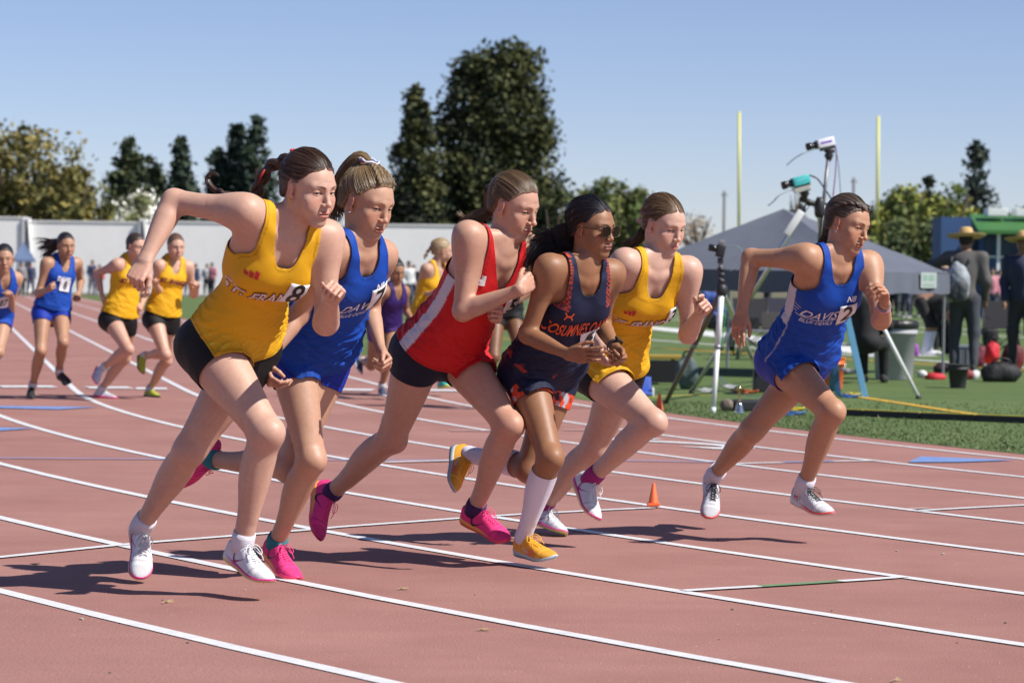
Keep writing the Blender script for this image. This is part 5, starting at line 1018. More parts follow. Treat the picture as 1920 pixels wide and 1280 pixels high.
def tree(name, label, cat, px, Y, top, width, kind, cols, seed, n=5000, leaf=.34, group='trees beyond the stadium', base_px=430, trunk=True, lift=0):
    rs = np.random.RandomState(seed); c = Pz(px, Y, 0); H_ = hz(px, top, Y); W_ = width*Y/F_PX/2; root = empty(name, tuple(c), label, cat, group)
    bark = mat('bark', (.10, .075, .055), .9, noise=.3, nscale=3)
    m = MB(); m.tube([c, c + np.array([.1, 0, H_*.35]), c + np.array([-.05, 0, H_*.75])], [W_*.07+.12, W_*.05+.08, .05], 8)
    if kind == 'round':
        for k in range(7): a = k*.9; m.tube([c + np.array([0, 0, H_*(.2+.04*k)]), c + np.array([math.cos(a)*W_*.35, math.sin(a)*W_*.35, H_*(.42+.04*k)]), c + np.array([math.cos(a)*W_*.7, math.sin(a)*W_*.7, H_*(.55+.05*k)])], [.14, .09, .03], 6)
    m.build('trunk', bark, root, True)
    cl = []
    if kind == 'conifer':
        nc = int(60 + n/40); 
        for i in range(nc):
            u = rs.uniform(0, 1)**.75; z = H_*(1-u*.93); a = rs.uniform(0, 6.28); lob = 1+.22*math.sin(3*a+seed)+.12*math.sin(z*2.3+seed)
            R_ = W_*(1.06*u**.72)*lob; r = R_*rs.uniform(.45, 1)**.5; cl.append((r*math.cos(a), r*math.sin(a), z - r*.22, .16*W_*(.5+u)+.12, .10*W_*(.5+u)+.15))
    elif kind == 'twin':
        for i in range(int(n/30)):
            q = rs.randint(2); u = rs.uniform(0, 1)**.8; cx = (-.22, .20)[q]*W_; top_ = (.97, 1.0)[q]*H_; z = top_*(1-u*.90); a = rs.uniform(0, 6.28); R_ = W_*(.30+.72*u**.8)*min(1, (u/.06)**.5)*(1+.16*math.sin(3*a+z*.9)); r = R_*rs.uniform(.35, 1)**.5
            cl.append((cx*(1-u*.6) + r*math.cos(a), r*math.sin(a), z, .10*W_+.2, .09*W_+.25))
    else:
        nb = 9; B_ = [(rs.normal(0, .42)*W_, rs.normal(0, .42)*W_, H_*(.62 + rs.uniform(-.22, .2)), W_*rs.uniform(.30, .5)) for _ in range(nb)] + [(0, 0, H_*.8, W_*.45), (-.45*W_, 0, H_*.6, W_*.45), (.45*W_, 0, H_*.58, W_*.45)]
        for i in range(int(n/28)):
            b = B_[rs.randint(len(B_))]; v = nrm(rs.normal(size=3)); r = b[3]*rs.uniform(.5, 1.0)**.5; cl.append((b[0]+v[0]*r, b[1]+v[1]*r, min(H_*.99, b[2]+v[2]*r*.9), .13*W_+.10, .11*W_+.10))
    leaf *= .66; n = int(n*1.45); cl = np.array(cl); idx = rs.randint(len(cl), size=n); C_ = cl[idx]; P = c + C_[:, :3] + rs.normal(size=(n, 3))*C_[:, [3, 3, 4]]*.62; P[:, 2] = np.maximum(P[:, 2], .25+lift)
    sz = leaf*rs.uniform(.5, 1.25, n); a = rs.normal(size=(n, 3)); a /= np.linalg.norm(a, axis=1, keepdims=True); b = np.cross(a, rs.normal(size=(n, 3))); b /= np.linalg.norm(b, axis=1, keepdims=True)
    q = np.stack([P + a*sz[:, None], P + b*sz[:, None]*.6, P - a*sz[:, None], P - b*sz[:, None]*.6], 1).reshape(-1, 3)
    cc = (1.15 if np.mean(cols) < .055 else 1.9)*np.array(cols)[rs.choice(len(cols), size=len(cl), p=None)][idx]*rs.uniform(.78, 1.22, n)[:, None]
    me = mesh(q, np.arange(4*n).reshape(n, 4), cols=np.repeat(cc, 4, 0)); put('crown', me, mat('foliage', rough=.75, attr=True, spec=.2), root, False)
    return root
DK = [(.034, .050, .030), (.050, .068, .034), (.066, .080, .036)]; DK2 = [(.036, .056, .038), (.054, .078, .046), (.030, .044, .034)]; OL = [(.085, .078, .026), (.115, .098, .028), (.055, .058, .022), (.135, .112, .036)]; YG = [(.13, .145, .034), (.18, .175, .04), (.09, .11, .03), (.06, .08, .03)]
tree('broadleaf_tree', 'wide olive and gold broadleaf tree at the far left above the wall', 'tree', 30, 182, 253, 300, 'round', OL, 1, 7000, .34)
tree('broadleaf_tree', 'smaller golden tree between the wide olive tree and the dark conifers', 'tree', 140, 178, 300, 150, 'round', OL, 2, 5000, .32)
tree('conifer_tree', 'dark conifer left of the white blossom tree', 'tree', 240, 196, 264, 150, 'conifer', DK, 3, 6500)
tree('conifer_tree', 'shorter dark conifer touching the leftmost one', 'tree', 284, 200, 288, 110, 'conifer', DK, 4, 3500)
tree('conifer_tree', 'single narrow conifer standing apart over the wall', 'tree', 336, 198, 262, 108, 'conifer', DK2, 5, 4800)
tree('conifer_tree', 'left and lowest of the three conifers above the braided runner', 'tree', 404, 200, 278, 100, 'conifer', DK2, 6, 3000)
tree('conifer_tree', 'middle of the three conifers above the braided runner', 'tree', 442, 200, 232, 112, 'conifer', DK2, 7, 5200)
tree('conifer_tree', 'tallest right one of the three conifers above the braided runner', 'tree', 480, 198, 223, 112, 'conifer', DK2, 8, 5400)
tree('blossom_tree', 'low tree full of white blossom behind the wall', 'tree', 250, 176, 345, 110, 'round', [(.55, .54, .50), (.12, .13, .06), (.42, .42, .36), (.10, .11, .05)], 9, 3600, .24)
tree('broadleaf_tree', 'bright green bush behind the braided runner', 'tree', 500, 170, 372, 60, 'round', [(.14, .18, .03), (.10, .14, .03)], 10, 1600, .26)
tree('conifer_tree', 'tall dark conifer left of the huge evergreen', 'tree', 778, 190, 166, 150, 'conifer', [(.048, .058, .026), (.078, .082, .030), (.032, .042, .026)], 11, 9000, .36)
tree('evergreen_tree', 'huge dark evergreen with twin tops above the runner in red', 'tree', 930, 195, 92, 262, 'twin', [(.038, .048, .020), (.062, .068, .024), (.026, .036, .020), (.080, .084, .032)], 12, 26000, .36)
tree('broadleaf_tree', 'dark low tree filling the foot of the huge evergreen', 'tree', 1030, 180, 352, 110, 'round', [(.020, .030, .014), (.035, .045, .016)], 13, 4200, .3)
tree('broadleaf_tree', 'rounded green tree above the runner with sunglasses', 'tree', 1140, 176, 326, 150, 'round', [(.07, .085, .03), (.10, .11, .035), (.05, .065, .025)], 14, 6500, .3)
tree('broadleaf_tree', 'lower green tree right of the rounded one', 'tree', 1200, 172, 366, 90, 'round', [(.08, .105, .035), (.06, .08, .03)], 15, 2600, .28)
tree('bare_tree', 'thin bare tree left of the grey canopy', 'tree', 1305, 180, 380, 110, 'round', [(.16, .13, .10), (.20, .17, .13)], 16, 700, .16)
tree('palm_top_tree', 'small dark treetop behind the teal camera', 'tree', 1490, 230, 303, 34, 'round', [(.035, .04, .02)], 17, 500, .3)
tree('broadleaf_tree', 'yellow green tree just right of the right goal post', 'tree', 1695, 120, 328, 130, 'round', YG, 18, 4600, .22)
tree('broadleaf_tree', 'yellow green tree with thin crown left of the blue building', 'tree', 1775, 118, 330, 150, 'round', YG, 19, 5000, .22)
tree('conifer_tree', 'grey green conifer rising behind the straw hat', 'tree', 1826, 150, 264, 110, 'conifer', [(.030, .042, .034), (.045, .058, .042)], 20, 3600, .26)
tree('conifer_tree', 'thin conifer tip between the yellow green trees', 'tree', 1738, 150, 322, 40, 'conifer', [(.035, .045, .03)], 21, 1200, .26)
tree('broadleaf_tree', 'dark tree behind the rightmost runner and the goal post', 'tree', 1625, 140, 366, 90, 'round', [(.05, .06, .035), (.035, .045, .03)], 22, 3000, .26)
tree('broadleaf_tree', 'distant tree over the green roof at the right edge', 'tree', 1905, 160, 376, 120, 'round', [(.06, .08, .04), (.04, .055, .03)], 23, 3000, .28)
tree('broadleaf_tree', 'low dark shrubbery under the yellow green trees', 'tree', 1700, 112, 412, 200, 'round', [(.05, .065, .03), (.08, .09, .03)], 24, 4500, .22)
for px, Y, top, lab in ((1356, 205, 358, 'grey utility pole left of the canopy peak'), (1598, 205, 333, 'grey utility pole right of the tall tripod'), (116, 180, 384, 'pale pole in front of the olive tree')):
    c = Pz(px, Y, 0); h = hz(px, top, Y); m = MB(); m.tube([c, c + np.array([0, 0, h])], [.14, .11], 10); m.box(tuple(c + np.array([0, 0, h-.3])), (.5, .12, .12)); tag(m.build('utility_pole', mat('pole_grey', (.30, .30, .31), .8), None), lab, 'pole')
YP = mat('post_yellow', (.66, .64, .16), .45)
def goal():
    a0, a1 = Pz(1384, 120, 0), Pz(1643, 116, 0); r = empty('goal_posts', tuple((a0+a1)/2), 'tall yellow football goal posts rising behind the grey canopy', 'goal posts')
    for c, px, Y, top in ((a0, 1386, 120, 210), (a1, 1647, 116, 218)): t = at(px, top, Y); MB().tube([c + np.array([0, 0, 3.0]), t], .062, 12).build('upright', YP, r, True)
    MB().tube([a0 + np.array([0, 0, 3.05]), a1 + np.array([0, 0, 3.05])], .09, 12).build('crossbar', YP, r, True); c = (a0+a1)/2; MB().tube([c + np.array([0, 1.5, 0]), c + np.array([0, 1.5, 2.2]), c + np.array([0, .9, 2.9]), c + np.array([0, 0, 3.05])], .10, 12).build('stand', YP, r, True)
goal()
def building():
    Y = 92; s = Y/F_PX; x = lambda px: Pz(px, Y, 0)[0]; z = lambda py: hz(1880, py, Y); r = empty('concession_building', (x(1900), Y, 0), 'blue concession building with a green roof and white roof boxes at the right edge', 'building')
    bl = mat('building_blue', (.035, .085, .22), .7, noise=.1, nscale=1); gr = mat('roof_green', (.045, .16, .035), .6, noise=.1, nscale=1); wh = mat('white_box', (.78, .78, .78), .5); dk = mat('dark_opening', (.02, .04, .08), .4)
    MB().box(((x(1838)+x(2050))/2, Y+2.4, z(440)/2), (x(2050)-x(1838), 4, z(440))).build('wall', bl, r); MB().box(((x(1765)+x(1820))/2, Y+1.2, z(408)/2), (x(1820)-x(1765), 2, z(408))).build('side_wall', bl, r)
    m = MB(); a, b = x(1832), x(2056); zb, zt = z(439), z(409); V = [(a, Y-.6, zb), (b, Y-.6, zb), (b, Y+5, zb), (a, Y+5, zb), (a-.1, Y-.6, zb+.12), (b, Y-.6, zb+.12), (b, Y+3, zt+.2), (a+.2, Y+3, zt+.2)]; m.add(V, [(0, 3, 2, 1), (0, 1, 5, 4), (4, 5, 6, 7), (1, 2, 6, 5), (0, 4, 7, 3), (2, 3, 7, 6)]); m.build('roof', gr, r)
    for a, b in ((1861, 1899), (1914, 1960)): MB().box(((x(a)+x(b))/2, Y+1.6, z(396)), (x(b)-x(a), .8, (403-388)*s), None, .03).build('roof_box', wh, r)
    for a, b in ((1850, 1866), (1872, 1908), (1914, 1950)): f = MB().box(((x(a)+x(b))/2, Y+.38, z(462)), (x(b)-x(a), .06, .62)).build('window', dk, r); MB().box(((x(a)+x(b))/2, Y+.34, z(462)-.35), (x(b)-x(a)+.1, .12, .06)).build('sill', wh, f)
    for a in (1869, 1911): MB().box((x(a), Y-.2, z(470)/2+.3), (.10, .10, z(440))).build('column', wh, r)
building()
cloth_tent = mat('tent_grey', (.10, .112, .145), .75, noise=.12, nscale=3, bump=.3, bscale=7)
def canopy(name, label, cx, Y, half, rot, z0, zv, zp, m, peak=(0, 0), legs=True):
    c = np.array([cx, Y]); r = empty(name, (cx, Y, 0), label, 'canopy'); R2 = lambda x, y: (c[0] + x*math.cos(rot) - y*math.sin(rot), c[1] + x*math.sin(rot) + y*math.cos(rot)); cor = [(-half, -half), (half, -half), (half, half), (-half, half)]
    for i in range(4):
        a, b = cor[i], cor[(i+1) % 4]; V = []; F = []; n = 14
        for j in range(n+1):          # roof panel, sagging between its ribs
            for k in range(n+1):
                u, v = j/n, k/n; ex, ey = a[0]+(b[0]-a[0])*v, a[1]+(b[1]-a[1])*v; px_, py_ = ex*(1-u)+peak[0]*u, ey*(1-u)+peak[1]*u; zz = z0 + (zp-z0)*u**.96 - .05*math.sin(math.pi*v)*math.sin(math.pi*u) + .006*math.sin(23*u+7*v+i*2)*(1-u); V.append((*R2(px_, py_), zz))
        F = [(j*(n+1)+k, j*(n+1)+k+1, (j+1)*(n+1)+k+1, (j+1)*(n+1)+k) for j in range(n) for k in range(n)]; put('roof_panel', mesh(V, F), m, r)
        V = []; n = 30
        for k in range(n+1):
            v = k/n; ex, ey = a[0]+(b[0]-a[0])*v, a[1]+(b[1]-a[1])*v; w_ = .010*math.sin(v*31+i)+.006*math.sin(v*57); nx, ny = (ex*1.004, ey*1.004); V.append((*R2(nx, ny), z0-.002)); V.append((*R2(nx*(1+w_/half), ny*(1+w_/half)), zv+.008*math.sin(v*19)))
        put('valance', mesh(V, [(2*k, 2*k+1, 2*k+3, 2*k+2) for k in range(n)]), m, r)
        if legs and i != 1: MB().tube([(*R2(a[0]*.97, a[1]*.97), 0), (*R2(a[0]*.97, a[1]*.97), z0)], .018, 8).build('leg', mat('leg_metal', (.30, .31, .33), .4, .6), r)
    return r, R2
YT = 33.5; x0 = Pz(1487, YT, 0)[0]; tent, R2 = canopy('canopy_tent', 'low dark grey pop up canopy with a pale emblem on its right side', x0, YT, 1.5, math.radians(-27), hz(1480, 508, YT), hz(1480, 547, YT), hz(1460, 391, YT), cloth_tent, (-.14, 0))
a, b = np.array(R2(-1.5, -1.5)), np.array(R2(1.5, -1.5)); d = nrm(b-a)
def on_valance(u, z): p = a + (b-a)*u; return (p[0] + d[1]*.03, p[1] - d[0]*.03, z)
zt_, zb_ = hz(1750, 511, YT), hz(1750, 540, YT); ev = mat('emblem_white', (.34, .39, .37), .6); eg = mat('emblem_green', (.20, .32, .27), .6)
# the emblem sits on the valance panel facing right of the near corner
b2 = np.array(R2(1.5, 1.5)); d2 = nrm(b2-b); nn2 = np.array([d2[1], -d2[0]])
def val2(u, z, o=.03): p = b + (b2-b)*u + nn2*o; return (p[0], p[1], z)
for nm, u0, u1, za, zb, mm, o in (('emblem', .60, .80, zt_, zb_, ev, .035), ('emblem_mark', .63, .68, zt_-.03, zb_+.09, eg, .038), ('emblem_mark', .70, .77, zt_-.03, zb_+.09, eg, .038), ('emblem_mark', .63, .77, zb_+.05, zb_+.025, eg, .038)):
    put(nm, mesh([val2(u0, za, o), val2(u1, za, o), val2(u1, zb, o), val2(u0, zb, o)], [(0, 3, 2, 1)]), mm, tent, False)
canopy('canopy_tent', 'small faded blue canopy in front of the far wall at left', Pz(44, 120, 0)[0], 120, .50, .2, hz(44, 487, 120), hz(44, 491, 120), hz(40, 453, 120), mat('tent_blue', (.10, .15, .26), .8), (0, 0))
for px, top, lab in ((46, 412, 'dark feather flag left of the blue canopy'), (263, 414, 'dark feather flag behind the yellow runners')):
    c = Pz(px, 140, 0); m = MB(); h = hz(px, top, 140); V = [(c[0]-.02, c[1], .6), (c[0]+.35, c[1]+.02, .8), (c[0]+.25, c[1]+.02, h*.7), (c[0]+.10, c[1], h), (c[0]-.02, c[1], h)]
    r = empty('feather_flag', tuple(c), lab, 'flag'); MB().add(V + [(v[0], v[1]+.02, v[2]) for v in V], [(0, 1, 2, 3, 4), (9, 8, 7, 6, 5)] + [(i, i+5, (i+1) % 5+5, (i+1) % 5) for i in range(5)]).build('flag_cloth', mat('flag_dark', (.06, .07, .09), .8), r); MB().tube([c, (c[0]-.03, c[1], h)], .02, 6).build('flag_pole', mat('leg_metal'), r)

# ------------------------------------------------------------------ runners further back and people around the field
FARH = lambda name, c, c2, anchor=(0, -.10, .0), **k: dict(name=name, col=(c, c2), anchor=anchor, thick=.010, **k)
BRN = ((.020, .012, .010), (.07, .045, .03)); 
def far_spec(label, Y, H, heading, head, px, skin, shorts, top, shoes, hair, sock=(.6, .6, .62), sgn=None, **k):
    sg = dict(elR=1, wrR=-1, haR=-1, elL=1, wrL=-1, haL=-1, knR=-1, anR=1, toeR=-1, knL=-1, anL=1, toeL=-1); sg.update(sgn or {})
    d = dict(label=label, H=H, Y=Y, heading=heading, px=px, sgn=sg, lean=-1, head=head, skin=skin, thumb=dict(R=(.3, -.6, .5), L=(-.3, -.6, .5)), curl=dict(R=FIST, L=FIST),
        shorts=dict(col=shorts, waist=.28, hem=.28), top=dict(col=top, hem=.05, hemc=.04, neckf=.80, np=3.0, strap=(.060, .106), armpit=.79, amp=.006, loose=.004), shoes=shoes, sock=sock, sockh=.045, hair=hair, face=dict(browa=.8, brow=(.05, .03, .02)), tlen=.49, seed=int(Y*7) % 97); d.update(k); return d
BLK_SH = dict(upper=(.015, .015, .017), sole=(.03, .03, .03), lace=(.02, .02, .02)); YEL_SH = dict(upper=(.45, .50, .04), sole=(.02, .02, .02), lace=(.5, .5, .05)); WPK = dict(upper=(.62, .62, .70), sole=(.7, .06, .2), lace=(.6, .6, .6)); TEAL = dict(upper=(.03, .45, .42), sole=(.5, .65, .1), lace=(.1, .5, .5)); NVW = dict(upper=(.06, .08, .14), sole=(.6, .6, .62), lace=(.6, .6, .6))
FARS = [
 far_spec('far runner in blue kit with loose black hair blowing left and black shoes', 24.3, 1.60, 20, (30, 8, 0), dict(hip=(97, 586), neck=(115, 489), head=(124, 460), shR=(88, 494), elR=(72, 550), wrR=(88, 543), haR=(97, 537), shL=(143, 494), elL=(151, 527), wrL=(148, 549), haL=(147, 562),
    knR=(76, 658), anR=(61, 723), toeR=(59, 745), knL=(118, 642), anL=(111, 695), toeL=(130, 720)), (.42, .25, .16), (.006, .035, .38), ROYAL, BLK_SH, FARH('black_far', (.006, .005, .006), (.03, .02, .02)), sgn=dict(toeL=-1)),
 far_spec('far runner in yellow top, left of the pair, white shoe kicked up behind', 24.2, 1.62, 33, (48, 10, 0), dict(hip=(223, 600), neck=(244, 490), head=(256, 462), shR=(220, 497), elR=(182, 512), wrR=(192, 556), haR=(197, 574), shL=(268, 500), elL=(272, 548), wrL=(266, 572), haL=(262, 580),
    knR=(240, 655), anR=(195, 688), toeR=(178, 718), knL=(233, 672), anL=(190, 730), toeL=(222, 747)), (.56, .35, .27), (.01, .01, .011), GOLD, WPK, FARH('brown_far', *BRN, anchor=(0, -.11, -.03), bumps=[((0, -.115, -.03), (.022, .02, .04))]), sgn=dict(knL=1)),
 far_spec('far runner in yellow top, right of the pair, wearing yellow and black shoes', 24.6, 1.60, 26, (26, 10, 0), dict(hip=(304, 598), neck=(323, 490), head=(330, 462), shR=(298, 498), elR=(303, 552), wrR=(292, 532), haR=(288, 524), shL=(352, 500), elL=(364, 552), wrL=(370, 536), haL=(368, 528),
    knR=(310, 664), anR=(273, 666), toeR=(266, 700), knL=(312, 676), anL=(281, 729), toeL=(300, 743)), (.58, .38, .29), (.01, .01, .011), GOLD, YEL_SH, FARH('auburn_far', (.06, .028, .014), (.16, .08, .04), anchor=(0, -.06, .09)), sgn=dict(anR=1, knL=1)),
 far_spec('far runner in blue top cut off by the left edge of the view', 22.5, 1.60, 18, (12, 8, 0), dict(hip=(-14, 598), neck=(3, 513), head=(8, 484), shR=(-26, 520), elR=(-34, 575), wrR=(-20, 560), haR=(-12, 556), shL=(30, 522), elL=(20, 578), wrL=(22, 556), haL=(16, 545),
    knR=(-30, 670), anR=(-50, 735), toeR=(-52, 760), knL=(-4, 660), anL=(-30, 700), toeL=(-40, 725)), (.45, .28, .19), (.10, .03, .30), ROYAL, BLK_SH, FARH('black_far', (.006, .005, .006), (.03, .02, .02))),
 far_spec('small runner in a purple uniform behind the arm of number 7', 25.2, 1.50, 30, (28, 18, 0), dict(hip=(722, 617), neck=(740, 538), head=(744, 508), shR=(718, 546), elR=(700, 590), wrR=(706, 560), haR=(708, 552), shL=(758, 546), elL=(762, 584), wrL=(774, 600), haL=(778, 606),
    knR=(696, 684), anR=(680, 676), toeR=(676, 700), knL=(730, 662), anL=(716, 724), toeL=(722, 742)), (.36, .20, .12), (.075, .012, .26), (.035, .010, .13), NVW, FARH('black_far', (.006, .005, .006), (.03, .02, .02), anchor=(0, -.04, .10), bumps=[((0, -.04, .12), (.03, .03, .022))]), sgn=dict(knR=1, anR=1)),
 far_spec('blonde runner in yellow seen from behind between number 7 and the red top', 25.8, 1.64, 80, (100, 6, 0), dict(hip=(788, 606), neck=(818, 496), head=(830, 470), shR=(800, 505), elR=(786, 548), wrR=(806, 552), haR=(816, 552), shL=(836, 505), elL=(850, 550), wrL=(862, 530), haL=(868, 524),
    knR=(810, 668), anR=(775, 700), toeR=(775, 722), knL=(830, 664), anL=(826, 712), toeL=(840, 722)), (.52, .34, .25), (.01, .01, .011), GOLD, TEAL, FARH('blonde_far', (.16, .11, .05), (.42, .30, .16), anchor=(0, -.08, .06), bumps=[((0, -.09, .06), (.03, .03, .03))])),
 far_spec('dark skinned runner in black shorts half hidden behind the red and navy runners', 23.6, 1.64, 30, (30, 8, 0), dict(hip=(945, 592), neck=(955, 492), head=(958, 462), shR=(932, 500), elR=(925, 552), wrR=(945, 560), haR=(955, 560), shL=(982, 500), elL=(990, 548), wrL=(976, 562), haL=(968, 562),
    knR=(926, 668), anR=(905, 716), toeR=(905, 740), knL=(975, 655), anL=(960, 700), toeL=(965, 725)), (.20, .10, .055), (.01, .01, .011), (.012, .012, .014), TEAL, FARH('black_far', (.006, .005, .006), (.03, .02, .02)))]
FR = [person('f', sp_, 'second group of runners further back', far=True) for sp_ in FARS]
r = FR[0]; Yh = depth(r); world_tail(r, [hat_(r, (0, -.09, .02)), at(100, 460, Yh+.1), at(84, 466, Yh+.15), at(70, 474, Yh+.2)], lambda x: np.interp(x, [0, .4, 1], [.04, .06, .10]), 140, 3, fray=1.0, rad=(.003, .006), nseg=10)
r = FR[5]; braid(r['hair'], 'braid', [hat_(r, (0, -.10, .04)), hat_(r, (0, -.14, -.02)), hat_(r, (0, -.17, -.10))], .02, r['hm'], 20)
def far_print(r, txt, size, m, t=.66, u=0.0, yaw=0, **k): c, ux, nn = frame_at(r, t, u, 0, yaw); text_decal('lettering', txt, size, c, ux, nn, r['bvt'], m, r['top'], eps=.016, **k)
for i, txt, m_ in ((0, 'DAVIS', M_WHT), (1, 'ST. FRANCIS', M_MAR), (2, 'ST. FRANCIS', M_MAR), (3, 'DAVIS', M_WHT)): far_print(FR[i], txt, .055, m_, bold=.003, sx=.85)
for i, txt, u in ((0, '8', -.03), (3, '87', -.01)):
    r = FR[i]; c, ux, nn = frame_at(r, .55, u, 0, 0); decal('number_bib', [[(-.05, -.05), (.05, -.05), (.05, .05), (-.05, .05)]], c, ux, nn, r['bvt'], mat('bib_paper', (.74, .74, .75), .55), r['root'], eps=.016); text_decal('digit', txt, .10, c, ux, nn, r['bvt'], M_BLK, r['root'], eps=.019, bold=.002, sx=.7)
# ---- simple figures: one smooth body each, clothes as their own parts
def figure(label, px, py, Y, H, yaw, skin, top, legs, shoe=(.03, .03, .03), hair=(.02, .015, .01), pose='stand', vox=.02, sleeves=True, group=None, shorts=False, hat=None, legcol2=None, sock=None):
    base = at(px, py, Y); base[2] = 0; s = H/1.72; ya = math.radians(yaw); f = np.array([math.sin(ya), -math.cos(ya), 0]); l = np.array([f[1], -f[0], 0]); up = np.array([0, 0, 1.]); r = empty('person', tuple(base), label, 'person', group); Pp = lambda a, b, c: base + (l*a + f*b + up*c)*s
    if pose == 'bend':
        hip = (0, -.12, .86); ch = (0, .30, .88); hd = (0, .46, .70); hands = [(-.14, .42, .30), (.10, .40, .28)]; elb = [(-.22, .38, .58), (.20, .38, .56)]; sh = [(-.17, .26, .86), (.17, .26, .86)]
    elif pose == 'reach': hip = (0, 0, .93); ch = (0, .02, 1.36); hd = (0, .06, 1.60); sh = [(-.19, 0, 1.40), (.19, 0, 1.40)]; elb = [(-.42, .12, 1.30), (.26, -.02, 1.12)]; hands = [(-.30, .32, 1.22), (.24, .10, .90)]
    elif pose == 'sit': hip = (0, 0, .50); ch = (0, .06, .92); hd = (0, .10, 1.16); sh = [(-.18, .02, .96), (.18, .02, .96)]; elb = [(-.24, .10, .70), (.24, .10, .70)]; hands = [(-.12, .32, .62), (.12, .32, .62)]
    else: hip = (0, 0, .93); ch = (0, .02, 1.36); hd = (0, .05, 1.61); sh = [(-.18, 0, 1.40), (.18, 0, 1.40)]; elb = [(-.25, -.03, 1.13), (.25, -.03, 1.13)]; hands = [(-.22, .12, .92), (.22, .10, .90)]
    feet = [(-.12, .0, .06), (.13, -.05, .06)]; kn = [(-.11, .06, .50), (.12, .02, .50)]
    if pose == 'sit': kn = [(-.12, .42, .48), (.12, .42, .48)]; feet = [(-.12, .44, .06), (.12, .48, .06)]
    c = lambda a, b, ra, rb, k=.05: cone(Pp(*a), Pp(*b), ra*s, rb*s, k*s); e = lambda p, rr, k=.03: ellip(Pp(*p), np.array(rr)*s, np.stack([l, f, up], 1), k*s)
    HEAD = [e(hd, (.075, .092, .105)), e((hd[0], hd[1]+.085, hd[2]-.01), (.014, .02, .022), .02), e((hd[0]-.075, hd[1], hd[2]), (.012, .02, .03), .01), e((hd[0]+.075, hd[1], hd[2]), (.012, .02, .03), .01), c(ch, hd, .055, .050)]
    TOR = [c((hip[0], hip[1], hip[2]+.05), (ch[0], ch[1], ch[2]-.05), .135, .15), c(sh[0], sh[1], .065, .065, .08), e((ch[0], ch[1], ch[2]-.12), (.17, .12, .17), .05)]
    ARMS = []; HND = []
    for i in (0, 1):
        ARMS += [c(sh[i], elb[i], .058, .045), c(elb[i], hands[i], .043, .028)]; q = -1 if i else 1
        d0 = nrm(np.array(hands[i]) - np.array(elb[i])); hv = np.array(hands[i]); HND.append(c(hv, hv + d0*.08, .030, .034, .02))
        for j in range(4): o = np.array([.0, (j-1.5)*.019, 0]); HND.append(c(hv + d0*.09 + o, hv + d0*(.155-.008*abs(j-1)) + o*1.1, .0095, .008, .008))
        HND.append(c(hv + d0*.03 + np.array([0, .03, 0]), hv + d0*.08 + np.array([0, .055, 0]), .012, .009, .01))
    LG = []
    for i in (0, 1): LG += [c((hip[0] + (-.085, .085)[i], hip[1], hip[2]), kn[i], .095, .060), c(kn[i], (feet[i][0], feet[i][1]-.01, feet[i][2]+.04), .058, .038)]
    PEL = [e(hip, (.16, .12, .13), .05)]
    allp = HEAD + TOR + ARMS + HND + LG + PEL; lo, hi = bounds(allp, .05); V, Q = field_mesh(allp, lo, hi, vox*s); cols = np.tile(skin, (len(V), 1)).astype(float)
    hl = (V - Pp(*hd)) @ np.stack([l, f, up], 1)/s; inr = np.linalg.norm(hl, axis=1) < .14
    ey = np.minimum(np.hypot(hl[:, 0]-.03, hl[:, 2]-.005), np.hypot(hl[:, 0]+.03, hl[:, 2]-.005)) < .014; cols[inr & ey & (hl[:, 1] > .05)] *= .25; cols[inr & (np.abs(hl[:, 2]+.055) < .009) & (np.abs(hl[:, 0]) < .026) & (hl[:, 1] > .05)] *= [.75, .4, .4]
    put('body', mesh(V, Q, cols=cols), mat('skin_plain', rough=.55, attr=True), r)
    def cloth(nm, prims, g_fn, col, off):
        lo, hi = bounds(prims, .06); V, Q = field_mesh(prims, lo, hi, vox*s, extra=off); V = V + normals(V, Q)*(vnoise(V, 9, 3)*.006)[:, None]; g = g_fn(V); V, T = clip_mesh(V, Q, g); 
        if len(T): o = put(nm, mesh(V, T, cols=np.tile(col, (len(V), 1))), mat('cloth_plain', rough=.8, attr=True), r); sm = o.modifiers.new('t', 'SOLIDIFY'); sm.thickness = .005; return o
    L3 = lambda V: ((V - base) @ np.stack([l, f, up], 1))/s
    dn = nrm(np.array(hd) - np.array(ch))
    cloth('shirt', TOR + PEL[:1] + (ARMS if sleeves else []), (lambda V: np.maximum.reduce([((np.array(hip)+dn*.02)[None] - L3(V)) @ dn if pose == 'bend' else (hip[2]-.04) - L3(V)[:, 2]] + [.04 - np.linalg.norm(L3(V) - np.array(h_), axis=1) for h_ in hands] + [(L3(V) - np.array(ch)) @ dn - .11])), top, .016)
    leg_end = .46 if shorts else .10; cloth('shorts' if shorts else 'trousers', LG + PEL, lambda V: np.maximum(L3(V)[:, 2] - hip[2] - .10, leg_end - L3(V)[:, 2]), legs, .013)
    if sock is not None: cloth('socks', LG, lambda V: np.maximum(L3(V)[:, 2] - .40, .07 - L3(V)[:, 2]), sock, .01)
    for i in (0, 1):
        fp = np.array(feet[i]); V, Q = field_mesh([e((fp[0], fp[1]+.06, .045), (.045, .135, .045)), e((fp[0], fp[1]-.02, .07), (.042, .06, .06))], *(Pp(*fp) - .25, Pp(*fp) + .25), vox*s*.8); V[:, 2] = np.maximum(V[:, 2], .004); put('shoe', mesh(V, Q, cols=np.tile(shoe, (len(V), 1))), mat('cloth_plain'), r)
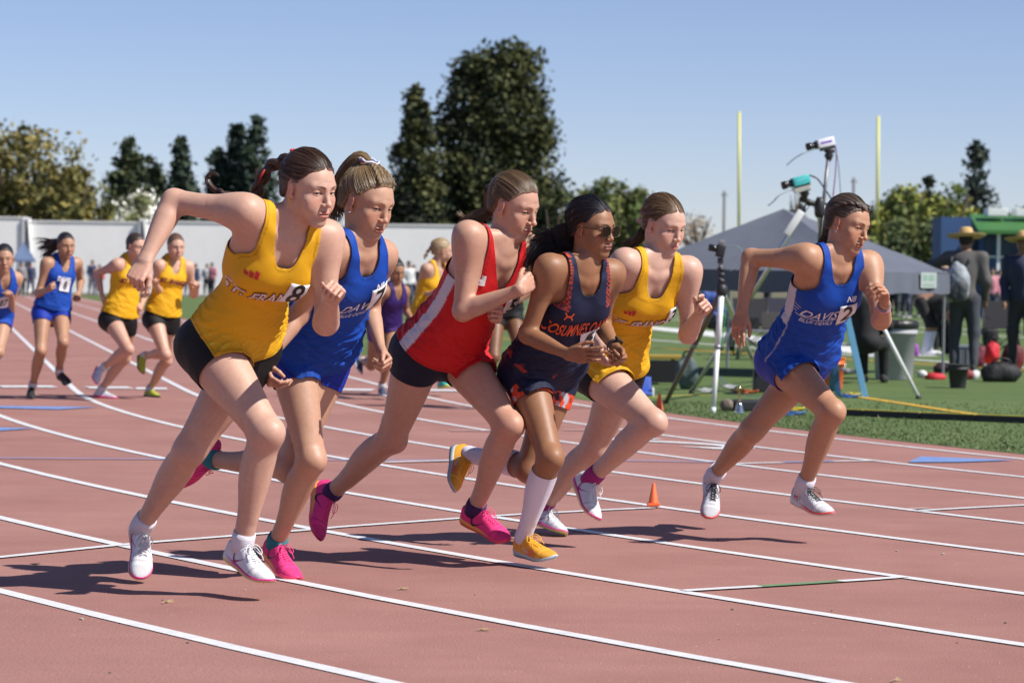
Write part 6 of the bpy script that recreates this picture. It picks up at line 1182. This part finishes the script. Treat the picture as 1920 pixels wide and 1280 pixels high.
    HP_ = [e((hd[0], hd[1]-.012, hd[2]+.02), (.083, .098, .104))]; lo, hi = bounds(HP_, .03); V, Q = field_mesh(HP_, lo, hi, .012*s); q = L3(V) - np.array(hd); V, T = clip_mesh(V, Q, np.where(q[:, 1] > .02, .045, np.where(q[:, 1] > -.03, .0, -.06)) - q[:, 2] + np.clip(q[:, 1], -.03, .02)*.3)
    if len(T): put('hair', mesh(V, T, cols=np.tile(hair, (len(V), 1))), mat('cloth_plain'), r)
    if hat:
        hb = Pp(hd[0], hd[1], hd[2]+.06); h = empty('straw_hat', tuple(hb), hat, 'hat'); sm_ = mat('straw', (.52, .36, .15), .8, noise=.25, nscale=60, bump=.4, bscale=120)
        R_ = Matrix.Rotation(math.radians(-6), 3, 'X'); MB().lathe(hb, [(.085*s, -.005), (.13*s, -.018), (.19*s, -.020), (.235*s, .012), (.240*s, .018), (.19*s, -.010), (.13*s, -.006), (.088*s, .006)], 28, R_).build('brim', sm_, h, True)
        MB().lathe(hb, [(.092*s, -.01), (.088*s, .04), (.078*s, .085), (.060*s, .112), (.03*s, .118), (.004, .104)], 24, R_).build('crown', sm_, h, True); MB().lathe(hb, [(.0935*s, -.006), (.0935*s, .004), (.091*s, .022), (.090*s, .024)], 24, R_).build('hat_band', mat('hat_band', (.06, .04, .03), .7), h, True)
    return r, Pp
hatman, HPp = figure('tall person in dark clothes and straw hat with a light grey backpack, seen from behind', 1806, 700, 34.5, 1.80, 165, (.22, .12, .07), (.085, .080, .078), (.045, .050, .065), pose='reach', hat='wide straw sun hat worn by the person with the grey backpack')
Pb = HPp; bk = empty('backpack', tuple(Pb(.10, -.22, 1.1)), 'light and dark grey backpack on the back of the straw hat person', 'backpack')
def sack(name, ctr, r, ax, m, parent, vox=.014, lumps=8, seed=1, k=.05):
    rs = np.random.RandomState(seed); ctr = np.array(ctr); P = [ellip(ctr, r, ax, k)] + [ellip(ctr + (ax @ (rs.uniform(-.7, .7, 3)*np.array(r))), np.array(r)*rs.uniform(.3, .5), ax, k) for _ in range(lumps)]
    lo, hi = bounds(P, .05); V, Q = field_mesh(P, lo, hi, vox); V = V + normals(V, Q)*(vnoise(V, 14, seed)*.008 + vnoise(V, 34, seed)*.004)[:, None]; V[:, 2] = np.maximum(V[:, 2], .004); return put(name, mesh(V, Q), m, parent)
fx = nrm(HPp(1, 0, 0) - HPp(0, 0, 0)); fy_ = nrm(HPp(0, 1, 0) - HPp(0, 0, 0)); AX = np.stack([fx, fy_, [0, 0, 1]], 1)
sack('pack_body', HPp(-.06, -.24, 1.10), (.15, .11, .24), AX, mat('pack_light', (.28, .31, .34), .7, noise=.2, nscale=9), bk, seed=3); sack('pack_pocket', HPp(-.05, -.34, .98), (.12, .05, .13), AX, mat('pack_dark', (.06, .065, .075), .7), bk, seed=4, lumps=4)
for q in (-.15, .06): MB().tube([HPp(q, -.16, 1.34), HPp(q, -.02, 1.47), HPp(q, .14, 1.38), HPp(q, .14, 1.15)], .018, 8).build('strap', mat('pack_dark'), bk, True)
figure('person in a dark navy top and straw hat cut off by the right edge', 1916, 690, 36, 1.78, -20, (.25, .14, .08), (.03, .035, .07), (.03, .03, .038), pose='stand', hat='straw hat at the right edge worn above a dark navy top')
figure('person bending down beside the trash bin wearing white knee socks', 1742, 664, 43, 1.65, 75, (.24, .13, .08), (.012, .012, .012), (.012, .012, .012), (.62, .62, .66), pose='bend', shorts=True, sock=(.60, .62, .72))
figure('person in navy standing behind the bending one with white socks', 1768, 666, 44, 1.62, 170, (.40, .25, .18), (.015, .02, .05), (.012, .012, .014), pose='stand')
figure('person in black trousers standing behind the blue ladder under the canopy', 1622, 722, 30.5, 1.62, 160, (.3, .18, .12), (.012, .012, .013), (.008, .008, .009), pose='sit')
figure('person in a blue shirt under the left part of the canopy', 1338, 650, 45, 1.6, 20, (.4, .26, .19), (.05, .10, .35), (.02, .02, .03), pose='sit')
# ---- spectators in front of the far wall
names = dict(white=(.55, .55, .56), navy=(.02, .03, .08), black=(.015, .015, .016), red=(.42, .03, .03), blue=(.05, .12, .42), grey=(.20, .20, .21), pink=(.5, .2, .25), teal=(.03, .25, .25), maroon=(.16, .02, .03))
SP = [(57, 128, 'navy', 'beside the small blue canopy'), (40, 126, 'grey', 'under the small blue canopy'), (172, 139, 'navy', 'left of the yellow runners'), (186, 141, 'red', 'at the elbow of the left yellow runner'), (352, 140, 'grey', 'behind the right yellow runner'),
 (366, 138, 'navy', 'under the bent arm of number 8'), (388, 141, 'white', 'under the bent arm of number 8'), (398, 140, 'pink', 'beside the waist of number 8'), (765, 96, 'white', 'behind the purple runner'), (776, 100, 'black', 'behind the purple runner'), (752, 104, 'maroon', 'behind the purple runner'), (1195, 110, 'black', 'left of the canopy'), (1215, 112, 'red', 'left of the canopy'), (1700, 88, 'white', 'below the canopy edge at right'), (1716, 90, 'black', 'below the canopy edge at right'), (1690, 92, 'navy', 'right of the raised hand of number 2'), (1872, 86, 'white', 'right of the straw hat person'), (1888, 90, 'grey', 'right of the straw hat person'), (1860, 84, 'pink', 'right of the straw hat person'), (1676, 94, 'red', 'right of the raised hand of number 2'), (1852, 96, 'blue', 'right of the straw hat person'), (150, 142, 'maroon', 'right of the blue far runner'), (1402, 104, 'white', 'under the canopy'), (1440, 108, 'navy', 'under the canopy')]
rs = np.random.RandomState(12)
for px, Y, cn, where in SP: figure('distant spectator in %s %s' % (cn, where), px, 540, Y, rs.uniform(1.55, 1.8), rs.uniform(-60, 60), (.38, .24, .17), names[cn], [(.02, .02, .03), (.05, .06, .10), (.10, .10, .10)][rs.randint(3)], (.3, .3, .3), vox=.04, group='spectators across the field')

# ------------------------------------------------------------------ equipment on the turf
SILV = mat('aluminium', (.62, .63, .65), .28, .9); WHP = mat('white_enamel', (.76, .78, .78), .35); DKP = mat('dark_plastic', (.02, .02, .022), .5); BRP = mat('brown_leg', (.16, .12, .12), .45, .3)
def cable(label, pts, r, m, cat='cable', name='cable'): return tag(MB().tube([tuple(p) for p in catmull(pts, 40)], r, 6).build(name, m, None, True), label, cat)
def tall_tripod():
    Y = 26.5; apex = at(1537, 385, Y); r = empty('tall_tripod', (apex[0], Y, 0), 'tall silver tripod carrying the white and teal finish cameras', 'tripod')
    fl = gnd(1297, 738); frr = gnd(1722, 748); fb = gnd(1560, 700)
    for f_, m_, a_ in ((fl, SILV, (-.12, 0, 0)), (frr, WHP, (.03, 0, 0)), (fb, SILV, (0, .1, 0))):
        a = apex + np.array(a_); d = nrm(f_-a); leg = MB().tube([a, a + d*np.linalg.norm(f_-a)*.55], .024, 10).build('leg', m_, r, True); MB().tube([a + d*np.linalg.norm(f_-a)*.5, f_ + np.array([0, 0, .02])], .019, 10).build('leg_extension', m_, leg, True); MB().tube([a + d*np.linalg.norm(f_-a)*.5, a + d*np.linalg.norm(f_-a)*.56], .030, 10).build('leg_clamp', DKP, leg, True); MB().lathe(f_, [(.03, 0), (.03, .02), (.02, .04)], 10).build('foot', DKP, leg, True)
    MB().lathe(apex - np.array([0, 0, .12]), [(.035, 0), (.050, .03), (.055, .10), (.045, .16), (.03, .20)], 14).build('collar', DKP, r, True)
    MB().tube([apex - np.array([0, 0, .35]), at(1553, 297, Y)], .018, 10).build('centre_column', mat('column_grey', (.16, .16, .18), .4, .5), r, True)
    m = MB()
    for a in (-1, 1): m.tube([apex + np.array([0, 0, .02]), apex + np.array([a*.13, 0, .0]), apex + np.array([a*.17, 0, -.10])], .016, 6)
    m.build('shoulder', DKP, r, True); p0, p1 = at(1509, 384, Y), at(1512, 395, Y)
    MB().tube([apex + np.array([-.02, 0, 0]), at(1500, 372, Y)], .028, 8).build('side_arm', DKP, r, True)
    a, b = at(1503, 396, Y-.05), at(1474, 440, Y-.05); d = Vector(b-a); L_ = d.length; d.normalize(); n_ = Vector((0, -1, 0)); R_ = Matrix([d, n_, d.cross(n_)]).transposed(); MB().box((Vector(a)+Vector(b))/2, (L_, .03, .075), R_, .01).build('white_panel', mat('panel_white', (.75, .76, .76), .5), r, True)
tall_tripod()
def finish_camera(name, label, px, py, Y, tilt, col, col2, s=1.0):
    c = Vector(at(px, py, Y)); R_ = Matrix.Rotation(math.radians(tilt), 3, 'Y') @ Matrix.Rotation(math.radians(14), 3, 'Z'); r = empty(name, tuple(c), label, 'camera'); q = lambda x, y, z: c + R_ @ Vector((x*s, y*s, z*s))
    MB().box(q(.02, 0, 0), (.17*s, .09*s, .085*s), R_, .012*s).build('housing', mat('shell_%d' % int(col[0]*100), col, .4), r, True); MB().box(q(.02, -.0465*s/s, .004), (.11*s, .003, .016*s), R_).build('stripe', mat('stripe_%d' % int(col2[1]*100), col2, .5), r)
    RX = R_ @ Matrix.Rotation(math.radians(-90), 3, 'Y'); MB().lathe(q(-.065, 0, -.002), [(.034*s, 0), (.036*s, .02*s), (.028*s, .025*s), (.028*s, .05*s), (.036*s, .055*s), (.038*s, .095*s), (.030*s, .097*s), (.026*s, .085*s)], 20, RX).build('lens', mat('lens_black', (.012, .012, .014), .25), r, True)
    MB().box(q(.03, 0, -.055), (.13*s, .07*s, .025*s), R_, .006).build('mount_plate', DKP, r); MB().lathe(q(.03, 0, -.12), [(.016*s, -.06*s), (.030*s, -.03*s), (.045*s, .0), (.030*s, .02*s), (.055*s, .045*s), (.05*s, .055*s)], 14).build('tripod_head', DKP, r, True); MB().tube([q(.03, 0, -.11), q(.10, .02, -.10)], .008*s, 6).build('pan_handle', DKP, r, True)
    return r
finish_camera('finish_camera', 'white finish camera with a purple stripe on top of the tall tripod', 1543, 269, 26.5, -14, (.68, .68, .74), (.14, .04, .42), 1.05)
finish_camera('finish_camera', 'teal finish camera on the side arm of the tall tripod', 1497, 340, 26.4, -16, (.05, .42, .42), (.10, .50, .52), 1.05)
MB_ = MB(); tag(MB().box(at(1504, 355, 26.35), (.16, .07, .045), Matrix.Rotation(math.radians(-16), 3, 'Y'), .006).build('battery_box', mat('box_beige', (.50, .49, .44), .6), None), 'beige battery box fixed below the teal camera', 'box')
cable('thin purple cable hanging from the white camera', [at(1562, 262, 26.5), at(1568, 285, 26.5), at(1566, 330, 26.5), at(1562, 372, 26.5), at(1565, 400, 26.5)], .006, mat('cable_purple', (.30, .08, .25), .5))
cable('thin grey cable hanging right of the purple one', [at(1563, 264, 26.5), at(1571, 300, 26.5), at(1575, 345, 26.5), at(1578, 390, 26.5)], .005, mat('cable_grey', (.20, .25, .27), .5))
cable('pale cable drooping left from the white camera', [at(1527, 280, 26.4), at(1508, 287, 26.3), at(1490, 297, 26.3), at(1475, 310, 26.3)], .006, mat('cable_grey')); cable('pale cable drooping left from the teal camera', [at(1484, 355, 26.3), at(1462, 366, 26.2), at(1450, 378, 26.2), at(1440, 386, 26.2)], .007, mat('cable_grey'))
cable('dark cable looping right from the teal camera', [at(1516, 328, 26.5), at(1532, 335, 26.5), at(1545, 352, 26.5), at(1558, 372, 26.5), at(1563, 384, 26.5)], .008, DKP)
def small_tripod():
    Y = 23.4; r = empty('camera_tripod', tuple(gnd(1337, 775)), 'shorter tripod with a bright white front leg holding a black camera', 'tripod'); ap = at(1353, 545, Y)
    for f_, m_ in ((gnd(1337, 775), WHP), (gnd(1247, 757), BRP), (gnd(1432, 720), SILV)):
        d = nrm(f_-ap); L_ = np.linalg.norm(f_-ap); leg = MB().tube([ap, ap + d*L_*.46], .026, 10).build('leg', m_, r, True); MB().tube([ap + d*L_*.46, f_ - d*.05], .021, 10).build('leg_extension', m_, leg, True); MB().tube([ap + d*L_*.445, ap + d*L_*.475], .029, 10).build('leg_clamp', mat('clamp_grey', (.3, .3, .31), .4, .5), leg, True); MB().tube([f_ - d*.05, f_], [.024, .018], 10).build('foot', WHP if m_ is WHP else DKP, leg, True)
    MB().tube([ap - np.array([0, 0, .25]), at(1351, 495, Y)], .018, 10).build('centre_column', mat('column_grey'), r, True); MB().lathe(ap - np.array([0, 0, .05]), [(.03, 0), (.05, .03), (.05, .08), (.03, .11)], 12).build('collar', DKP, r, True)
    for z in (505, 515, 527): MB().lathe(at(1352, z, Y), [(.018, -.02), (.034, -.012), (.034, .012), (.018, .02)], 12).build('knuckle', DKP, r, True)
    c = at(1351, 470, Y); cm = empty('video_camera', tuple(c), 'black camera on top of the shorter tripod', 'camera'); MB().box(c, (.075, .08, .11), Matrix.Rotation(.2, 3, 'Y'), .012).build('camera_body', DKP, cm, True); MB().lathe(c + np.array([-.06, -.02, .02]), [(.026, -.03), (.030, 0), (.030, .045), (.02, .047)], 14, Matrix.Rotation(math.radians(-80), 3, 'Y')).build('lens', mat('lens_black'), cm, True); MB().box(c + np.array([0, 0, -.085]), (.05, .05, .05), None, .008).build('tripod_head', DKP, cm)
    MB().box(c + np.array([.01, 0, .075]), (.05, .05, .03), None, .006).build('viewfinder', mat('grey_plastic', (.25, .25, .26), .5), cm); cable('grey loop of cable beside the black camera', [c + np.array([.05, 0, .04]), c + np.array([.16, 0, .03]), c + np.array([.19, 0, -.08]), c + np.array([.08, 0, -.18])], .004, mat('cable_grey'))
small_tripod()
def stepladder():
    Y = 26.8; r = empty('step_ladder', tuple(gnd(1622, 745)), 'light blue step ladder standing on the turf beside the orange bucket', 'ladder'); lb = mat('ladder_blue', (.16, .42, .68), .5, noise=.08, nscale=5); db = mat('ladder_blue_dark', (.05, .16, .34), .6)
    top = at(1578, 548, Y); f0 = gnd(1622, 745); f1 = f0 + np.array([-.20, .55, 0]); b0 = gnd(1598, 738) + np.array([-.15, .5, 0]); t0, t1 = top, top + np.array([-.08, .40, 0])
    for a, b, m_ in ((t0, f0, lb), (t1, f1, db), (t0 + np.array([-.05, .1, 0]), b0, db), (t1 + np.array([-.05, .1, 0]), b0 + np.array([-.15, .5, 0]), db)):
        d = Vector(b-a); L_ = d.length; d.normalize(); n_ = Vector((0, -1, 0)); n_ = (n_ - d*n_.dot(d)).normalized(); R_ = Matrix([d, n_, d.cross(n_)]).transposed(); MB().box((Vector(a)+Vector(b))/2, (L_, .025, .062), R_, .004).build('rail', m_, r)
    for u in (.25, .5, .75): MB().box((t0*(1-u)+f0*u + t1*(1-u)+f1*u)/2, (.08, .42+.12*u, .025), None, .004).build('step', mat('step_grey', (.40, .40, .40), .5, .4), r)
    MB().box((t0+t1)/2 + np.array([-.05, .05, .02]), (.16, .48, .05), None, .01).build('top_cap', lb, r)
stepladder()
def bucket(px, py, h, rb, rt, name, label, cat, m, handle=True):
    p = gnd(px, py); r = empty(name, tuple(p), label, cat); MB().lathe(p + np.array([0, 0, .004]), [(rb*.96, 0), (rb, .01), (rb+(rt-rb)*.78, h*.78), (rt+.008, h*.79), (rt+.008, h*.82), (rt, h*.83), (rt+.004, h*.965), (rt+.012, h*.97), (rt+.012, h), (rt-.006, h), (rt-.008, h*.9), (rb-.004, .03)], 28).build('shell', m, r, True)
    if handle: MB().tube([p + np.array([math.cos(a)*(rt+.012), -.01-rt*.5*math.sin(a), h*.86 - .10*math.sin(a)]) for a in np.linspace(0, math.pi, 12)], .003, 6).build('handle', mat('aluminium'), r, True)
    return r
bucket(1559, 730, .335, .115, .135, 'bucket', 'orange plastic bucket standing behind the front thigh of number 2', 'bucket', mat('bucket_orange', (.72, .13, .02), .45, noise=.06, nscale=6))
tb = bucket(1676, 712, .68, .215, .262, 'trash_bin', 'large grey trash bin with a black bag folded over its rim', 'trash bin', mat('bin_grey', (.34, .35, .37), .6, noise=.08, nscale=4), False)
p = gnd(1676, 712); MB().lathe(p, [(.268, .60), (.280, .61), (.283, .65), (.276, .69), (.24, .70), (.2, .66)], 30).build('bin_bag', mat('bag_black', (.012, .012, .013), .4, bump=.8, bscale=25), tb, True)
bucket(1796, 728, .26, .085, .115, 'waste_basket', 'small black waste basket on the turf in front of the red bags', 'basket', mat('basket_black', (.03, .03, .035), .6, bump=.6, bscale=60), False)
I3 = np.eye(3)
def bag(label, px, py, r, col, seed, cat='bag', name='sports_bag', strap=True, z=None, rot=0.0, rough=.7):
    p = gnd(px, py); ax = np.array(Matrix.Rotation(rot, 3, 'Z')); c = p + np.array([0, r[1], r[2]*.85 if z is None else z]); e = empty(name, tuple(p), label, cat); sack('bag_body', c, r, ax, mat('bag_%d_%d_%d' % tuple(int(q*200) for q in col), col, rough, noise=.2, nscale=8), e, .016, 7, seed)
    if strap: MB().tube([tuple(q) for q in catmull([c + ax @ np.array([-r[0]*.5, -r[1]*.3, r[2]*.8]), c + ax @ np.array([-r[0]*.25, -r[1]*.5, r[2]*1.25]), c + ax @ np.array([r[0]*.25, -r[1]*.5, r[2]*1.25]), c + ax @ np.array([r[0]*.5, -r[1]*.3, r[2]*.8])], 14)], .010, 6).build('strap', DKP, e, True)
    return e
bag('big black equipment bag lying on the turf near the right edge', 1880, 717, (.24, .13, .13), (.012, .012, .014), 1); bag('bright red backpack standing behind the big black bag', 1862, 690, (.10, .08, .17), (.50, .012, .03), 2, 'backpack', 'backpack', z=.20)
bag('maroon bag at the right edge behind the red backpack', 1902, 694, (.15, .10, .20), (.12, .012, .02), 3); bag('dark maroon bag left of the red backpack', 1836, 688, (.10, .08, .15), (.13, .012, .03), 4); bag('red jacket dropped on the turf left of the waste basket', 1757, 712, (.13, .08, .035), (.50, .02, .03), 5, 'jacket', 'jacket', False); bag('white shoe bag beside the dropped red jacket', 1730, 708, (.045, .04, .035), (.60, .60, .60), 6, strap=False); bag('dark red cushion behind the waste basket', 1812, 712, (.08, .06, .07), (.22, .03, .04), 7, 'cushion', 'cushion', False); bag('white bundle on the turf right of the dark red cushion', 1829, 712, (.05, .05, .06), (.55, .55, .55), 8, 'bundle', 'bundle', False)
bag('dark cap like bundle above the red jacket', 1768, 700, (.09, .08, .07), (.03, .01, .02), 9, 'bundle', 'bundle', False); bag('black upright bag beside the folding chair at right', 1858, 655, (.14, .10, .22), (.012, .012, .014), 10, z=.22); bag('tall black backpack leaning by the people at right', 1776, 664, (.13, .10, .26), (.02, .02, .024), 11, 'backpack', 'backpack', z=.27); bag('purple bottle bag behind the trash bin', 1717, 668, (.035, .03, .10), (.30, .06, .40), 12, strap=False, z=.10)
def box_thing(name, label, cat, px, py, size, m, bev=.01, lid=None, rot=0.0, part='box_body'):
    p = gnd(px, py); r = empty(name, tuple(p), label, cat); R_ = Matrix.Rotation(rot, 3, 'Z'); MB().box(p + np.array([0, size[1]/2, size[2]/2+.003]), size, R_, bev).build(part, m, r)
    if lid: MB().box(p + np.array([0, size[1]/2, size[2]+lid[0]/2+.003]), (size[0]+.02, size[1]+.02, lid[0]), R_, .006).build('lid', lid[1], r)
    return r
cr = box_thing('grey_crate', 'grey rolling crate with a pale rim behind the waste basket', 'crate', 1813, 690, (.24, .24, .27), mat('crate_grey', (.09, .10, .12), .6), .012, (.035, mat('crate_rim', (.20, .23, .28), .5)))
pg = gnd(1813, 690)
for q in (-.09, 0, .09): MB().box(pg + np.array([q, -.004, .135]), (.012, .012, .24)).build('rib', mat('crate_rim'), cr)
def folding_chair(px, py, label, col):
    p = gnd(px, py); r = empty('camp_chair', tuple(p), label, 'chair'); fm_ = mat('chair_frame', (.05, .05, .055), .4, .5); cm = mat('chair_cloth_%d' % int(col[0]*500+col[2]*900), col, .8); w_, s_ = .26, .42; q = lambda x, y, z: p + np.array([x, y+.25, z])
    for a, b in (((-w_, -w_, 0), (w_, -w_, s_)), ((w_, -w_, 0), (-w_, -w_, s_)), ((-w_, w_, 0), (-w_, -w_, s_)), ((w_, -w_, 0), (w_, w_, s_)), ((-w_, w_, 0), (w_, w_, s_)), ((w_, w_, 0), (-w_, w_, s_))): MB().tube([q(*a), q(*b)], .010, 6).build('leg', fm_, r, True)
    for x in (-w_, w_): MB().tube([q(x, w_, 0), q(x*1.02, w_+.02, s_), q(x, w_+.14, .88)], .010, 6).build('back_post', fm_, r, True); MB().box(q(x, 0, .62), (.06, .5, .02), None, .006).build('armrest', fm_, r)
    MB().box(q(0, 0, s_-.01), (2*w_, 2*w_, .018), None, .006).build('seat', cm, r); MB().box(q(0, w_+.09, .66), (2*w_, .018, .44), Matrix.Rotation(-.25, 3, 'X'), .006).build('backrest', cm, r)
folding_chair(1886, 672, 'dark folding camp chair between the people at right', (.02, .02, .024)); folding_chair(1412, 668, 'dark folding camp chair under the canopy behind the arm of number 2', (.025, .025, .03)); folding_chair(1468, 662, 'second camp chair under the canopy left of the waist of number 2', (.03, .03, .05))
def table(px, py, w_, d_, h_, label, m, skirt=None):
    p = gnd(px, py); r = empty('folding_table', tuple(p), label, 'table'); MB().box(p + np.array([0, d_/2, h_]), (w_, d_, .04), None, .008).build('table_top', m, r)
    for x in (-1, 1):
        for y in (.08, d_-.08): MB().tube([p + np.array([x*(w_/2-.06), y, 0]), p + np.array([x*(w_/2-.10), y, h_])], .014, 8).build('leg', mat('leg_metal'), r, True)
    if skirt: MB().box(p + np.array([0, -.012, h_*.5]), (w_+.01, .012, h_-.06)).build('table_skirt', skirt, r)
    return p
table(1235, 722, .52, .5, .30, 'low black draped box with a yellow top edge left of the tripods', mat('box_yellow', (.32, .22, .03), .7), mat('drape_black', (.006, .006, .007), .8)); p = table(1440, 676, .95, .5, .42, 'low folding table with equipment under the canopy', mat('table_grey', (.22, .22, .23), .6))
pl = p + np.array([0, .2, .445]); lt = empty('laptop', tuple(pl), 'black laptop open on the table under the canopy', 'laptop'); MB().box(pl + np.array([.1, 0, .01]), (.34, .24, .018), None, .004).build('keyboard_base', DKP, lt); MB().box(pl + np.array([.1, .13, .13]), (.34, .012, .24), Matrix.Rotation(-.2, 3, 'X'), .004).build('screen', mat('screen_back', (.06, .055, .05), .5), lt)
bx = empty('equipment_case', tuple(pl), 'black equipment case on the table under the canopy', 'case'); MB().box(pl + np.array([-.25, 0, .09]), (.26, .2, .18), None, .01).build('case_body', DKP, bx); MB().tube([pl + np.array([-.31, -.11, .12]), pl + np.array([-.31, -.13, .15]), pl + np.array([-.19, -.13, .15]), pl + np.array([-.19, -.11, .12])], .008, 6).build('handle', DKP, bx)
bag('grey green rucksack slumped beside the black draped box', 1288, 731, (.10, .09, .17), (.07, .10, .10), 13, 'backpack', 'backpack', z=.18)
def blue_chair():
    p = gnd(1207, 744); r = empty('blue_seat', tuple(p), 'small blue stadium seat with white sides behind the knee of the yellow runner', 'seat'); bm_ = mat('seat_blue', (.05, .12, .50), .6); MB().box(p + np.array([0, .03, .11]), (.14, .03, .17), Matrix.Rotation(-.2, 3, 'X'), .012).build('backrest', bm_, r, True); MB().box(p + np.array([0, -.06, .035]), (.15, .15, .03), None, .01).build('cushion', bm_, r, True)
    for q in (-.085, .085): MB().box(p + np.array([q, -.01, .05]), (.022, .12, .085), None, .01).build('side', WHP, r, True)
blue_chair()
p = gnd(1363, 771); m = ball = MB().lathe(p + np.array([0, 0, .002]), [(.03*math.sin(a)/.6*1.0*.9+.001, .062-.062*math.cos(a)) for a in np.linspace(.02, 3.1, 14)], 20); 
o = sack('leather_ball', p + np.array([0, 0, .055]), (.062, .062, .055), I3, mat('ball_tan', (.17, .13, .10), .7, noise=.35, nscale=30), None, .008, 0); tag(o, 'scuffed tan ball lying on the turf right of the white tripod leg', 'ball')
p = gnd(1386, 776); r = empty('hand_bell', tuple(p), 'brass hand bell with a turned handle standing on the turf', 'bell'); br = mat('bell_brass', (.45, .36, .16), .25, 1.0)
MB().lathe(p + np.array([0, 0, .004]), [(.044, 0), (.046, .006), (.036, .03), (.028, .06), (.024, .085), (.012, .098)], 24).build('bell_body', mat('bell_steel', (.62, .60, .52), .18, 1.0), r, True); MB().lathe(p + np.array([0, 0, .10]), [(.010, 0), (.013, .01), (.009, .02), (.013, .05), (.009, .08), (.012, .10), (.017, .118), (.012, .132), (.004, .138)], 16).build('handle', br, r, True)
box_thing('instrument_case', 'long low black instrument case lying on the turf by the bell', 'case', 1418, 772, (.40, .16, .10), DKP, .02, None, .12); box_thing('black_box', 'black box on the turf behind the hip of number 2', 'box', 1432, 736, (.20, .2, .24), DKP, .015)
CB = dict(blue=(.03, .12, .35), white=(.6, .6, .6), orange=(.6, .12, .03), yellow=(.6, .45, .03), green=(.05, .35, .12))
rs = np.random.RandomState(3)
def coil(label, px, py, rr, col, n=3):
    p = gnd(px, py); pts = []
    for i in range(n*10+1): a = i*.63; k = rr*(1+.25*math.sin(i*.37)); pts.append(p + np.array([math.cos(a)*k, math.sin(a)*k*1.1, .01+.004*(i % 7)]))
    tag(MB().tube([tuple(q) for q in catmull(pts, n*30)], .006, 6).build('cable_coil', mat('cable_%d' % int(sum(col)*1000), col, .5), None, True), label, 'cable')
coil('white cable coil lying behind the small tripod leg', 1325, 735, .10, CB['white']); coil('white hose ring on the turf beneath the canopy', 1370, 728, .09, CB['white'], 2); coil('orange cable coil on the turf between the tripods', 1395, 737, .12, CB['orange']); coil('blue cable coil at the foot of the step ladder', 1590, 746, .09, CB['blue']); coil('yellow cable coil left of the step ladder foot', 1597, 743, .07, CB['yellow']); coil('blue cable on the turf behind the rear knee of number 2', 1478, 778, .12, CB['blue']); coil('yellow cable on the turf behind the knees of number 2', 1488, 770, .08, CB['yellow'])
cable('blue cable running along the turf under the tripods', [gnd(1345, 700), gnd(1375, 735), gnd(1420, 745), gnd(1450, 760), gnd(1480, 776)], .006, mat('cable_b', CB['blue'], .5)); cable('yellow cable stretched over the turf behind the cones', [gnd(1210, 746), gnd(1260, 742), gnd(1310, 741), gnd(1345, 742)], .006, mat('cable_y', CB['yellow'], .5)); cable('thin green cable hanging beside the white tripod leg', [at(1360, 570, 23.6), at(1358, 610, 23.6), at(1352, 650, 23.6)], .005, mat('cable_g', CB['green'], .5))
